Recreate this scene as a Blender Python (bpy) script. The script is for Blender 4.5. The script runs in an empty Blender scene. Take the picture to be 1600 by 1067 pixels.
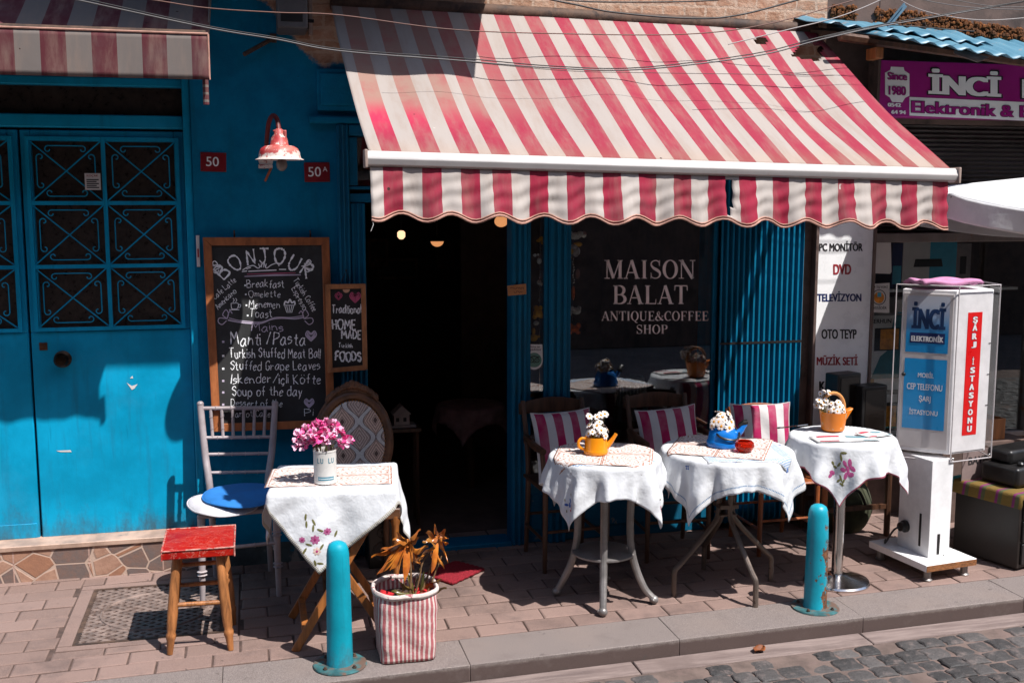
import bpy, math, random
from mathutils import Vector, Matrix
from math import pi, sin, cos, sqrt, atan2, radians as R
random.seed(11)
S = bpy.context.scene
COL = S.collection

# ---------------------------------------------------------------- camera, sky, sun, exposure
PITCH, YAW, FPX = R(7.4), R(13.5), 1700.0
CAMP = Vector((0.0, -5.35, 1.78))
FW = Vector((sin(YAW)*cos(PITCH), cos(YAW)*cos(PITCH), -sin(PITCH)))
RT = Vector((cos(YAW), -sin(YAW), 0.0))
UP = RT.cross(FW)
cam = bpy.data.cameras.new('camera'); camo = bpy.data.objects.new('camera', cam); COL.objects.link(camo)
cam.sensor_width = 36.0; cam.lens = FPX/1600*36.0; cam.clip_start = 0.05; cam.clip_end = 500
camo.matrix_world = Matrix(((RT.x, UP.x, -FW.x, CAMP.x), (RT.y, UP.y, -FW.y, CAMP.y), (RT.z, UP.z, -FW.z, CAMP.z), (0, 0, 0, 1)))
S.camera = camo
SUN = Vector((0.327, -0.413, 0.850)).normalized()
w = bpy.data.worlds.new('World'); S.world = w; w.use_nodes = True
wt = w.node_tree; bg = wt.nodes['Background']
sky = wt.nodes.new('ShaderNodeTexSky'); sky.sky_type = 'NISHITA'; sky.sun_disc = False
sky.sun_elevation = math.asin(SUN.z); sky.sun_rotation = atan2(SUN.x, SUN.y)
wt.links.new(sky.outputs[0], bg.inputs[0]); bg.inputs[1].default_value = 0.125
sl = bpy.data.lights.new('sun', 'SUN'); sl.energy = 5.0; sl.angle = R(0.5); sl.color = (1.0, 0.97, 0.94)
so = bpy.data.objects.new('sun', sl); COL.objects.link(so); so.rotation_euler = SUN.to_track_quat('Z', 'Y').to_euler()
so.location = (4, -8, 12)
S.view_settings.view_transform = 'Standard'; S.view_settings.look = 'None'
S.view_settings.exposure = 0.5; S.view_settings.gamma = 1.0
S.render.engine = 'CYCLES'
S.cycles.max_bounces = 8; S.cycles.transparent_max_bounces = 12

def ray(px, py): return FW*FPX + RT*(px-800) + UP*(533.5-py)
def W(px, py, Y=0.0):            # point of the vertical plane y = Y seen at a pixel of the photograph
    r = ray(px, py); return CAMP + r*((Y-CAMP.y)/r.y)
def G(px, py, h=0.0):            # point of the horizontal plane z = h
    r = ray(px, py); return CAMP + r*((h-CAMP.z)/r.z)

# ---------------------------------------------------------------- text outlines (made while the scene is empty)
_tc = {}
def text_geo(body, bold=0.0):
    k = (body, bold)
    if k in _tc: return _tc[k]
    cu = bpy.data.curves.new('t', 'FONT'); cu.body = body; cu.size = 1.0; cu.offset = bold; cu.resolution_u = 4
    ob = bpy.data.objects.new('t', cu); COL.objects.link(ob)
    bpy.context.view_layer.update()
    me = bpy.data.meshes.new_from_object(ob.evaluated_get(bpy.context.evaluated_depsgraph_get()))
    vs = [(v.co.x, v.co.y) for v in me.vertices]; fs = [tuple(p.vertices) for p in me.polygons]
    bpy.data.objects.remove(ob); bpy.data.curves.remove(cu); bpy.data.meshes.remove(me)
    xs = [v[0] for v in vs]; ys = [v[1] for v in vs]
    if not xs: xs = ys = [0, 1]
    _tc[k] = (vs, fs, min(xs), max(xs), min(ys), max(ys)); return _tc[k]

# ---------------------------------------------------------------- mesh builder
def catmull(pts, n=6):
    pts = [Vector(p) for p in pts]
    if len(pts) < 3: return pts
    out = []
    for i in range(len(pts)-1):
        p0 = pts[i-1] if i else pts[0]*2-pts[1]
        p1, p2 = pts[i], pts[i+1]
        p3 = pts[i+2] if i+2 < len(pts) else p2*2-p1
        for k in range(n):
            t = k/n
            out.append(0.5*((2*p1)+(p2-p0)*t+(2*p0-5*p1+4*p2-p3)*t*t+(3*p1-p0-3*p2+p3)*t*t*t))
    out.append(pts[-1]); return out

class MB:
    def __init__(s, base=None):
        s.v = []; s.f = []; s.m = []; s.a = []; s.uv = []; s.k = 0; s.c = 0.0; s.M = None
        s.off = Vector(base.location) if base is not None else Vector((0, 0, 0))
    def add(s, vs, fs, cs=None, uvs=None):
        o = len(s.v)
        for i, p in enumerate(vs):
            p = Vector(p)
            if s.M is not None: p = s.M @ p
            s.v.append(p - s.off); s.uv.append(uvs[i] if uvs else (0.0, 0.0))
        for i, f in enumerate(fs):
            s.f.append([o+j for j in f]); s.m.append(s.k); s.a.append(cs[i] if cs else s.c)
        return s
    def box(s, x0, x1, y0, y1, z0, z1):
        vs = [(x, y, z) for z in (z0, z1) for y in (y0, y1) for x in (x0, x1)]
        return s.add(vs, [(0, 2, 3, 1), (4, 5, 7, 6), (0, 1, 5, 4), (2, 6, 7, 3), (0, 4, 6, 2), (1, 3, 7, 5)])
    def tube(s, pts, r, n=10, cap=True, smooth=0):
        if smooth: 
            rr = r
            P = catmull(pts, smooth)
            if isinstance(r, (list, tuple)):
                q = catmull([(a, 0, 0) for a in r], smooth); rr = [max(1e-4, a.x) for a in q]
            r = rr
        else: P = [Vector(p) for p in pts]
        m = len(P); rs = list(r) if isinstance(r, (list, tuple)) else [r]*m
        T = [(P[min(i+1, m-1)]-P[max(i-1, 0)]).normalized() for i in range(m)]
        a = T[0].orthogonal().normalized(); vs = []
        for i in range(m):
            a = a - T[i]*a.dot(T[i])
            if a.length < 1e-6: a = T[i].orthogonal()
            a.normalize(); b = T[i].cross(a)
            for k in range(n):
                t = 2*pi*k/n; vs.append(P[i]+(a*cos(t)+b*sin(t))*rs[i])
        fs = [(i*n+k, i*n+(k+1) % n, (i+1)*n+(k+1) % n, (i+1)*n+k) for i in range(m-1) for k in range(n)]
        if cap: fs += [tuple(range(n-1, -1, -1)), tuple((m-1)*n+k for k in range(n))]
        return s.add(vs, fs)
    def lathe(s, prof, n=24, cap=True, o=(0, 0, 0)):
        vs = []; o = Vector(o)
        for r, z in prof:
            for k in range(n):
                t = 2*pi*k/n; vs.append(o+Vector((r*cos(t), r*sin(t), z)))
        m = len(prof)
        fs = [(i*n+k, i*n+(k+1) % n, (i+1)*n+(k+1) % n, (i+1)*n+k) for i in range(m-1) for k in range(n)]
        if cap: fs += [tuple(range(n-1, -1, -1)), tuple((m-1)*n+k for k in range(n))]
        return s.add(vs, fs)
    def grid(s, fn, nu, nv, cf=None, skip=None, wrap=False):
        vs = []; uvs = []
        for j in range(nv+1):
            for i in range(nu+1):
                vs.append(fn(i/nu, j/nv)); uvs.append((i/nu, j/nv))
        fs = []; cs = []
        for j in range(nv):
            for i in range(nu):
                if skip and skip(i, j): continue
                a = j*(nu+1)+i; fs.append((a, a+1, a+nu+2, a+nu+1)); cs.append(cf(i, j) if cf else s.c)
        return s.add(vs, fs, cs, uvs)
    def ball(s, c, r, nu=12, nv=8):
        c = Vector(c); rx, ry, rz = r if isinstance(r, (list, tuple)) else (r, r, r)
        vs = [c+Vector((0, 0, -rz))]
        for j in range(1, nv):
            a = -pi/2+pi*j/nv
            for i in range(nu):
                t = 2*pi*i/nu; vs.append(c+Vector((rx*cos(a)*cos(t), ry*cos(a)*sin(t), rz*sin(a))))
        vs.append(c+Vector((0, 0, rz))); L = len(vs)-1
        fs = [(0, 1+(i+1) % nu, 1+i) for i in range(nu)]
        fs += [(1+j*nu+i, 1+j*nu+(i+1) % nu, 1+(j+1)*nu+(i+1) % nu, 1+(j+1)*nu+i) for j in range(nv-2) for i in range(nu)]
        fs += [(L, 1+(nv-2)*nu+i, 1+(nv-2)*nu+(i+1) % nu) for i in range(nu)]
        return s.add(vs, fs)
    def prism(s, pts, o, ux, uy, th):     # outline in the frame (o, ux, uy), extruded by th along ux x uy
        o, ux, uy = Vector(o), Vector(ux), Vector(uy); n = ux.cross(uy).normalized(); m = len(pts)
        vs = [o+ux*p[0]+uy*p[1]+n*th for p in pts]+[o+ux*p[0]+uy*p[1] for p in pts]
        return s.add(vs, [tuple(range(m)), tuple(range(2*m-1, m-1, -1))]+[(i, m+i, m+(i+1) % m, (i+1) % m) for i in range(m)])
    def ribbon(s, pts, wd, fr):           # flat stroke; fr maps (x, y) to a point
        P = [Vector((p[0], p[1], 0)) for p in pts]; m = len(P); ws = wd if isinstance(wd, (list, tuple)) else [wd]*m
        vs = []
        for i in range(m):
            t = P[min(i+1, m-1)]-P[max(i-1, 0)]
            if t.length < 1e-9: t = Vector((1, 0, 0))
            t.normalize(); nn = Vector((-t.y, t.x, 0))*ws[i]*0.5
            for q in (P[i]+nn, P[i]-nn): vs.append(fr(q.x, q.y))
        return s.add(vs, [(2*i, 2*i+1, 2*i+3, 2*i+2) for i in range(m-1)])
    def text(s, body, fr, cx, cy, wd=None, h=None, bold=0.0, fat=0.0):   # centred at (cx, cy), scaled to width and height; fat thickens the stems
        vs, fs, x0, x1, y0, y1 = text_geo(body, 0.0)
        sy = h/(y1-y0) if h else None; sx = wd/(x1-x0) if wd else None
        sx = sx or sy; sy = sy or sx
        fat += bold*.7
        if not fat: return s.add([fr(cx+(x-(x0+x1)/2)*sx, cy+(y-(y0+y1)/2)*sy) for x, y in vs], fs)
        sx *= (x1-x0)/(x1-x0+2*fat); sy *= (y1-y0)/(y1-y0+fat*.5)
        nrm = (fr(1, 0)-fr(0, 0)).cross(fr(0, 1)-fr(0, 0)).normalized(); k = 0
        for dx in (-1, -.5, 0, .5, 1):
            for dy in (-.25, .25):
                k += 1; s.add([fr(cx+(x+dx*fat-(x0+x1)/2)*sx, cy+(y+dy*fat-(y0+y1)/2)*sy)+nrm*(k*4e-5) for x, y in vs], fs)
        return s
    def build(s, name, mats, parent=None, ang=35, bev=0, seg=2, sub=0, solid=0):
        me = bpy.data.meshes.new(name); me.from_pydata([tuple(v) for v in s.v], [], s.f)
        mats = mats if isinstance(mats, (list, tuple)) else [mats]
        for m in mats: me.materials.append(m)
        me.polygons.foreach_set('material_index', s.m)
        at = me.attributes.new('c', 'FLOAT', 'FACE'); at.data.foreach_set('value', s.a)
        uvl = me.uv_layers.new(name='UVMap'); li = [0]*len(me.loops); me.loops.foreach_get('vertex_index', li)
        uvl.data.foreach_set('uv', [c for i in li for c in s.uv[i]])
        if ang: 
            me.polygons.foreach_set('use_smooth', [True]*len(me.polygons)); me.set_sharp_from_angle(angle=R(ang))
        me.update()
        ob = bpy.data.objects.new(name, me); COL.objects.link(ob)
        if parent is not None: ob.parent = parent
        if solid: 
            md = ob.modifiers.new('solid', 'SOLIDIFY'); md.thickness = solid; md.offset = 0
        if sub: 
            md = ob.modifiers.new('sub', 'SUBSURF'); md.levels = md.render_levels = sub
        if bev:
            md = ob.modifiers.new('bevel', 'BEVEL'); md.width = bev; md.segments = seg; md.limit_method = 'ANGLE'; md.angle_limit = R(40)
        return ob

def tag(o, label=None, cat=None, group=None, kind=None):
    for k, v in (('label', label), ('category', cat), ('group', group), ('kind', kind)):
        if v: o[k] = v
    return o
def thing(name, label, cat, loc=(0, 0, 0), rz=0.0, group=None):
    o = bpy.data.objects.new(name, None); o.empty_display_size = 0.1; COL.objects.link(o)
    o.location = loc; o.rotation_euler = (0, 0, rz); return tag(o, label, cat, group)
def dup(o, loc=None, rz=None, label=None, parent=None):
    c = o.copy(); COL.objects.link(c)
    if parent is not None: c.parent = parent
    if loc is not None: c.location = loc
    if rz is not None: c.rotation_euler = (0, 0, rz)
    if label: c['label'] = label
    for ch in list(o.children): dup(ch, parent=c)
    return c
def frame(o, ux, uy):
    o, ux, uy = Vector(o), Vector(ux).normalized(), Vector(uy).normalized()
    return lambda x, y: o+ux*x+uy*y
def wallfr(Y, x0=0.0, z0=0.0): return lambda x, y: Vector((x0+x, Y, z0+y))

# ---------------------------------------------------------------- material builder
def lin(r, g, b): return tuple(((c/255/12.92) if c/255 < .04045 else ((c/255+.055)/1.055)**2.4) for c in (r, g, b))
class NT:
    def __init__(s, name, rough=0.6, metal=0.0, spec=0.5):
        s.mat = bpy.data.materials.new(name); s.mat.use_nodes = True; s.t = s.mat.node_tree; s.b = s.t.nodes['Principled BSDF']
        s.b.inputs['Roughness'].default_value = rough; s.b.inputs['Metallic'].default_value = metal
        s.b.inputs['Specular IOR Level'].default_value = spec; s._o = None
    def N(s, ty, **kw):
        n = s.t.nodes.new(ty)
        for k, v in kw.items(): setattr(n, k, v)
        return n
    def put(s, sock, v):
        if isinstance(v, bpy.types.NodeSocket): s.t.links.new(v, sock)
        elif isinstance(v, (tuple, list)) and len(v) == 3 and sock.type == 'RGBA': sock.default_value = (*v, 1)
        else: sock.default_value = v
    def obj(s, sc=None, rot=None):
        if s._o is None: s._o = s.N('ShaderNodeTexCoord')
        o = s._o.outputs['Object']
        if sc or rot:
            m = s.N('ShaderNodeMapping'); s.put(m.inputs['Vector'], o)
            if sc: m.inputs['Scale'].default_value = sc
            if rot: m.inputs['Rotation'].default_value = rot
            return m.outputs[0]
        return o
    def uv(s):
        if s._o is None: s._o = s.N('ShaderNodeTexCoord')
        return s._o.outputs['UV']
    def xyz(s, v):
        n = s.N('ShaderNodeSeparateXYZ'); s.put(n.inputs[0], v); return n.outputs
    def comb(s, x, y, z):
        n = s.N('ShaderNodeCombineXYZ'); [s.put(n.inputs[i], q) for i, q in enumerate((x, y, z))]; return n.outputs[0]
    def math(s, op, a, b=0.0, c=0.0, clamp=False):
        n = s.N('ShaderNodeMath', operation=op, use_clamp=clamp)
        s.put(n.inputs[0], a); s.put(n.inputs[1], b); s.put(n.inputs[2], c); return n.outputs[0]
    def mix(s, f, a, b, mode='MIX'):
        n = s.N('ShaderNodeMix', data_type='RGBA', blend_type=mode)
        s.put(n.inputs[0], f); s.put(n.inputs[6], a); s.put(n.inputs[7], b); return n.outputs[2]
    def ramp(s, v, lo, hi, a=0.0, b=1.0):
        n = s.N('ShaderNodeMapRange', interpolation_type='SMOOTHSTEP')
        for i, q in enumerate((v, lo, hi, a, b)): s.put(n.inputs[i], q)
        return n.outputs[0]
    def noise(s, scale, vec=None, detail=4.0, rough=0.6, dist=0.0):
        n = s.N('ShaderNodeTexNoise'); s.put(n.inputs['Vector'], vec or s.obj())
        n.inputs['Scale'].default_value = scale; n.inputs['Detail'].default_value = detail
        n.inputs['Roughness'].default_value = rough; n.inputs['Distortion'].default_value = dist; return n.outputs['Fac']
    def vor(s, scale, vec=None, feature='F1', rand=1.0, out=0):
        n = s.N('ShaderNodeTexVoronoi', feature=feature); s.put(n.inputs['Vector'], vec or s.obj())
        n.inputs['Scale'].default_value = scale; n.inputs['Randomness'].default_value = rand; return n.outputs[out]
    def attr(s):
        return s.N('ShaderNodeAttribute', attribute_name='c').outputs['Fac']
    def col(s, v): s.put(s.b.inputs['Base Color'], v)
    def rough(s, v): s.put(s.b.inputs['Roughness'], v)
    def bump(s, h, st=0.3, dist=0.01):
        n = s.N('ShaderNodeBump'); n.inputs['Strength'].default_value = st; n.inputs['Distance'].default_value = dist
        s.put(n.inputs['Height'], h)
        if s.b.inputs['Normal'].links: s.t.links.new(s.b.inputs['Normal'].links[0].from_socket, n.inputs['Normal'])
        s.t.links.new(n.outputs[0], s.b.inputs['Normal'])

def pmat(name, col, rough=0.6, metal=0.0, var=0.25, vs=9.0, bump=0.15, bs=60.0, stains=(), spec=0.5, sc=None, attr=0.0, bd=0.004):
    m = NT(name, rough, metal, spec); v = m.obj(sc) if sc else m.obj()
    n = m.noise(vs, v, 5.0, 0.65)
    c = m.mix(m.ramp(n, 0.3, 0.7), tuple(x*(1-var) for x in col), tuple(min(1, x*(1+var*.7)) for x in col))
    if attr: c = m.mix(m.math('MULTIPLY', m.attr(), attr), c, tuple(x*.35 for x in col))
    for i, (sc_, ss, lo, hi) in enumerate(stains):
        f = m.ramp(m.noise(ss, v, 6.0, 0.7, 0.3+i*.2), lo, hi); c = m.mix(f, c, sc_)
    m.col(c); m.rough(m.ramp(n, 0.2, 0.8, max(0.03, rough-.1), min(1, rough+.12)))
    if bump: m.bump(m.noise(bs, v, 4.0, 0.7), bump, bd)
    return m.mat
def glass(name, fac=0.1, tint=(0.9, 0.93, 0.93), rough=0.0, fr=0.5):
    m = NT(name); t = m.t; t.nodes.remove(m.b)
    tr = m.N('ShaderNodeBsdfTransparent'); tr.inputs[0].default_value = (*tint, 1)
    gl = m.N('ShaderNodeBsdfGlossy'); gl.inputs['Roughness'].default_value = rough
    ly = m.N('ShaderNodeLayerWeight'); ly.inputs[0].default_value = 0.35
    f = m.math('MULTIPLY_ADD', ly.outputs['Fresnel'], fr, fac, True)
    mx = m.N('ShaderNodeMixShader'); m.put(mx.inputs[0], f); m.put(mx.inputs[1], tr.outputs[0]); m.put(mx.inputs[2], gl.outputs[0])
    t.links.new(mx.outputs[0], t.nodes['Material Output'].inputs[0]); return m.mat

# ---------------------------------------------------------------- materials of the setting
def blue_plaster():
    m = NT('blue_plaster', 0.8, spec=.12); x, y, z = m.xyz(m.obj())
    n = m.noise(5, None, 6, .7); big = m.noise(1.3, None, 5, .65); n2 = m.noise(14, None, 6, .75)
    blue = m.mix(m.ramp(n, .3, .7), (0.0, 0.135, 0.26), (0.001, 0.20, 0.37))
    blue = m.mix(m.ramp(m.noise(3, m.obj((6, 6, .7)), 4), .5, .8, 0, .6), blue, (0.003, 0.13, 0.21))
    blue = m.mix(m.ramp(n2, .68, .78, 0, .8), blue, (0.07, 0.10, 0.11))
    blue = m.mix(m.ramp(m.noise(26, None, 3), .72, .76, 0, .8), blue, (0.02, 0.02, 0.025))
    # rubble and brick where the plaster has come off, above the shop front
    b = m.N('ShaderNodeTexBrick'); vec = m.comb(m.math('ADD', x, m.math('MULTIPLY', n2, .06)), m.math('ADD', z, m.math('MULTIPLY', n, .05)), 0.0)
    m.put(b.inputs['Vector'], vec); b.inputs['Scale'].default_value = 4.4; b.inputs['Mortar Size'].default_value = .03
    m.put(b.inputs['Color1'], (.46, .25, .16)); m.put(b.inputs['Color2'], (.33, .165, .10)); m.put(b.inputs['Mortar'], (.52, .38, .29))
    brick = m.mix(m.ramp(n2, .35, .7), b.outputs['Color'], (.55, .39, .29)); brick = m.mix(m.ramp(big, .55, .72, 0, .8), brick, (.12, .07, .05))
    d = m.math('SUBTRACT', z, m.math('ADD', 2.40, m.math('MAXIMUM', 0.0, m.math('SUBTRACT', .36, x))))
    d = m.math('ADD', d, m.math('MULTIPLY', m.math('SUBTRACT', n, .5), .22))
    f = m.ramp(d, 0.0, .03)
    m.col(m.mix(f, blue, brick))
    h = m.math('ADD', m.math('MULTIPLY', n2, .5), m.math('MULTIPLY', f, m.math('SUBTRACT', m.math('MULTIPLY', m.noise(40, None, 5, .7), .8), m.math('MULTIPLY', b.outputs['Fac'], .9))))
    m.bump(h, .5, .02); return m.mat
def paint(name, col, chip=(0.25, 0.3, 0.3), rough=0.42, lo=.70, hi=.74, base=None, grime=.5, cs=16, splash=None):
    m = NT(name, rough, spec=.2); n = m.noise(4, None, 6, .65); st = m.noise(5, m.obj((5, 5, .5)), 5, .6); f = m.noise(cs, None, 6, .75)
    c = m.mix(m.ramp(n, .3, .7), tuple(x*.82 for x in col), tuple(x*1.12 for x in col))
    c = m.mix(m.ramp(st, .5, .75, 0, grime), c, tuple(x*.55+.01 for x in col))
    if splash is not None:
        z = m.xyz(m.obj())[2]; g_ = m.noise(9, m.obj((1, 1, .45)), 6, .75); e_ = m.math('ADD', g_, m.math('MULTIPLY', m.math('SUBTRACT', splash, z), 1.6))
        c = m.mix(m.ramp(e_, .48, .85, 0, .75), c, (.055, .06, .058)); c = m.mix(m.ramp(m.noise(30, m.obj((1, 1, .08)), 3, .5), .66, .72, 0, .35), c, tuple(x*.45 for x in col)); c = m.mix(m.ramp(m.noise(2.3, None, 5, .7), .5, .7, 0, .35), c, tuple(x*.8+.03 for x in col))
    c = m.mix(m.ramp(f, lo, hi), c, chip); m.col(c); m.rough(m.ramp(n, .2, .8, rough-.08, rough+.15))
    m.bump(m.math('ADD', m.noise(90, None, 3), m.math('MULTIPLY', f, .6)), .12, .004); return m.mat
M = {}
M['plaster'] = blue_plaster()
M['blue_paint'] = paint('blue_gloss_paint', (0.0, 0.130, 0.25), (.20, .22, .22), .42, .74, .77)
M['door_blue'] = paint('door_blue_paint', (0.001, 0.32, 0.55), (.45, .42, .40), .38, .74, .75, grime=.5, cs=22, splash=.30)
M['shutter_blue'] = paint('shutter_blue_paint', (0.002, 0.15, 0.275), (.16, .12, .10), .40, .72, .76)
M['bollard_teal'] = paint('teal_bollard_paint', (0.004, 0.30, 0.40), (.035, .02, .015), .42, .685, .70, grime=.5, cs=40, splash=.10)
def rusty_teal():
    m = NT('rusty_teal_paint', .45); x, y, z = m.xyz(m.obj()); n = m.noise(22, m.obj((1, 1, .6)), 6, .7); n3 = m.noise(60, None, 4)
    c = m.mix(m.ramp(m.noise(5), .3, .7), (0.004, .25, .34), (.006, .33, .44))
    hgt = m.math('ADD', n, m.math('MULTIPLY', m.math('SUBTRACT', x, .012), 3.0)); hgt = m.math('SUBTRACT', hgt, m.math('MULTIPLY', m.math('MAXIMUM', 0.0, m.math('SUBTRACT', z, .27)), 1.0))
    f = m.ramp(hgt, .505, .525); rust = m.mix(m.ramp(n3, .35, .65), (.05, .022, .012), (.19, .075, .03))
    m.col(m.mix(f, c, rust)); m.rough(m.math('ADD', .4, m.math('MULTIPLY', f, .45))); m.bump(m.math('SUBTRACT', n3, m.math('MULTIPLY', f, 1.2)), .25, .004); return m.mat
M['bollard_rust'] = rusty_teal()
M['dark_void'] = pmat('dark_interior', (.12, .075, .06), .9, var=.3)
M['pane'] = glass('window_glass', .105); M['pane_clear'] = glass('shop_glass', .03)
M['door_glass'] = pmat('wired_dark_glass', (.035, .022, .016), .32, var=.5, vs=30, bump=.5, bs=220, spec=.35)
M['concrete'] = pmat('grey_concrete', (.22, .18, .165), .9, var=.3, vs=4, bump=.3, bs=120, stains=[((.10, .08, .07), 3, .52, .72)])
M['brown_wall'] = pmat('brown_render', (.13, .085, .07), .9, var=.35, vs=5, bump=.3, stains=[((.05, .035, .03), 4, .5, .7)])
M['iron'] = pmat('black_iron', (.02, .017, .016), .5, .4, bump=.2)
M['rust_iron'] = pmat('rusted_iron', (.11, .065, .045), .75, .3, var=.5, vs=14, bump=.4, stains=[((.045, .03, .025), 10, .5, .65)])
M['grey_metal'] = pmat('grey_cast_metal', (.27, .25, .24), .45, .55, var=.22, vs=12, bump=.2, bs=90)
M['chrome'] = pmat('worn_chrome', (.62, .59, .57), .16, 1.0, var=.15, vs=5, bump=.04, stains=[((.35, .25, .2), 9, .62, .75)])
M['white_metal'] = pmat('white_enamelled_metal', (.80, .79, .79), .35, var=.1, bump=.05, stains=[((.30, .24, .21), 6, .66, .8)])
M['black_plastic'] = pmat('black_plastic', (.012, .011, .011), .38, var=.3, bump=.1)
M['dark_wood'] = pmat('dark_wood', (.085, .036, .018), .45, var=.45, vs=6, sc=(6, 6, .8), bump=.2, bs=30)
M['orange_wood'] = pmat('orange_wood', (.33, .115, .028), .42, var=.45, vs=5, sc=(7, 7, .8), bump=.2, bs=30)
M['stool_wood'] = pmat('worn_stool_wood', (.36, .14, .045), .45, var=.5, vs=7, sc=(5, 5, .7), bump=.25, bs=40, stains=[((.13, .05, .02), 9, .55, .7)])
M['frame_wood'] = pmat('orange_frame_wood', (.36, .115, .035), .5, var=.35, vs=6, sc=(4, 4, 1.2), bump=.2, bs=50)
M['white_paper'] = pmat('white_paper', (.66, .64, .62), .7, var=.06, bump=.05)
M['ink'] = pmat('black_ink', (.012, .011, .013), .6, var=.1, bump=0)
M['ink_red'] = pmat('red_ink', (.33, .008, .02), .5, var=.1, bump=0)
M['ink_navy'] = pmat('navy_ink', (.006, .02, .12), .5, var=.1, bump=0)
M['ink_white'] = pmat('white_vinyl', (.86, .85, .84), .45, var=.05, bump=0)

# ---------------------------------------------------------------- ground, kerb, gutter, cobbles
KA = 0.044                                        # the kerb runs at a slight angle to the shop fronts
def ky(x, y0): return y0+KA*x
def struct(ob): return tag(ob, kind='structure')
m = NT('pavers', .9)
a = m.attr(); n = m.noise(6, None, 6, .7); g = m.noise(260, None, 3, .6)
c = m.mix(a, (.160, .102, .084), (.235, .152, .127)); c = m.mix(m.ramp(n, .5, .75, 0, .65), c, (.10, .07, .063)); c = m.mix(m.ramp(g, .35, .7, 0, .5), c, (.31, .215, .182))
c = m.mix(m.ramp(m.noise(1.6, None, 6, .7), .48, .68, 0, .65), c, (.085, .058, .052)); c = m.mix(m.ramp(m.noise(22, None, 3), .70, .72, 0, .75), c, (.06, .04, .036))
m.col(c); m.bump(g, .5, .004); m.bump(n, .3, .01); M['paver'] = m.mat
M['joint'] = pmat('sandy_joint', (.085, .052, .042), .95, var=.4, vs=20, bump=.4)
rnd = random.Random(3)
GR = (-.745, -.155, -.86, -.20)                    # the drain cover lies in this hole
b = MB(); L, D = .212, .118; row = 0; yy = -1.19
b.k = 1; b.add([(-6, ky(-6, -1.2), -.006), (10, ky(10, -1.2), -.006), (10, .3, -.006), (-6, .3, -.006)], [(0, 1, 2, 3)]); b.k = 0
while yy < .12:
    x = -4.0+(row % 2)*L/2+rnd.uniform(-.01, .01)
    while x < 8.5:
        g_ = .0035; x0, x1, y0, y1 = x+g_, x+L-g_, yy+g_, yy+D-g_
        E0, E1, E2, E3 = GR[0]-.062, GR[1]+.062, GR[2]-.052-KA*x, GR[3]+.057-KA*x; FX0, FX1, FY0, FY1 = x0, x1, y0, y1
        if x1 > E0 and x0 < E1 and y1 > E2 and y0 < E3: parts = [(x0, min(x1, E0-.003), y0, y1), (max(x0, E1+.003), x1, y0, y1), (max(x0, E0), min(x1, E1), y0, E2-.003), (max(x0, E0), min(x1, E1), E3+.003, y1)]
        else: parts = [(x0, x1, y0, y1)]
        for x0, x1, y0, y1 in parts:
            if x1-x0 < .015 or y1-y0 < .015: continue
            z = rnd.uniform(-.0015, .0015); tx, ty = rnd.uniform(-.006, .006), rnd.uniform(-.008, .008); e = .006
            P = lambda px, py, dz: (px, py+KA*px, z+dz+tx*(px-x)+ty*(py-yy))
            q = [(x0, y0), (x1, y0), (x1, y1), (x0, y1)]; r_ = [(x0+e, y0+e), (x1-e, y0+e), (x1-e, y1-e), (x0+e, y1-e)]
            q = [(px+rnd.uniform(-.002, .002), py+rnd.uniform(-.002, .002)) for px, py in q]
            b.c = rnd.random()
            b.add([P(px, py, -.012) for px, py in q]+[P(px, py, -.003) for px, py in q]+[P(px, py, 0) for px, py in r_],
                  [(0, 1, 5, 4), (1, 2, 6, 5), (2, 3, 7, 6), (3, 0, 4, 7), (4, 5, 9, 8), (5, 6, 10, 9), (6, 7, 11, 10), (7, 4, 8, 11), (8, 9, 10, 11)])
        x += L
    yy += D; row += 1
# cut stones round the cover
b.k = 0; b.c = .9
for X0, X1, Y0, Y1 in ((GR[0]-.06, GR[0], GR[2], GR[3]), (GR[0]-.06, GR[1]+.06, GR[3], GR[3]+.055), (GR[1], GR[1]+.06, GR[2], GR[3]), (GR[0]-.06, GR[1]+.06, GR[2]-.05, GR[2])):
    b.c = rnd.random(); b.box(X0+.003, X1-.003, Y0+.003, Y1-.003, -.02, -.001)
struct(b.build('sidewalk', [M['paver'], M['joint']], ang=20))

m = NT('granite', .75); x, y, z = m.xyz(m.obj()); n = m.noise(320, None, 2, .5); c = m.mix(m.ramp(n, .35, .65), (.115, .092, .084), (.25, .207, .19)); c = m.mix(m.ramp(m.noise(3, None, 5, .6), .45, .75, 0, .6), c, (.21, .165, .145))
dz = m.ramp(m.math('ADD', z, m.math('MULTIPLY', m.noise(25), .02)), .004, -.012); c = m.mix(m.math('MULTIPLY', dz, .92), c, (.075, .048, .042)); c = m.mix(m.ramp(m.noise(20, None, 4), .66, .69, 0, .6), c, (.07, .055, .05)); c = m.mix(m.ramp(m.noise(9, None, 6, .7), .52, .72, 0, .5), c, (.13, .10, .09))  # front face painted darker below the top edge, as its shaded side
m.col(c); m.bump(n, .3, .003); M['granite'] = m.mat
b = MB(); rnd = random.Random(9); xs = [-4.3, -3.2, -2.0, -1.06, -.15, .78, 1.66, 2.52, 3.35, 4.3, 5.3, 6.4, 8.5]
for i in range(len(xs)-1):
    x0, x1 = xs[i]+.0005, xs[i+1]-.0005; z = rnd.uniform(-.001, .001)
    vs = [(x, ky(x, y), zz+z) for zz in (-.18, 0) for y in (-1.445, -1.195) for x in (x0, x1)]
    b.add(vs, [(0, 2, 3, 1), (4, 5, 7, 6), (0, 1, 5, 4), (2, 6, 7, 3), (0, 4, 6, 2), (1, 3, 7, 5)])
struct(b.build('kerb', M['granite'], bev=.0035, seg=2))
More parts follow.
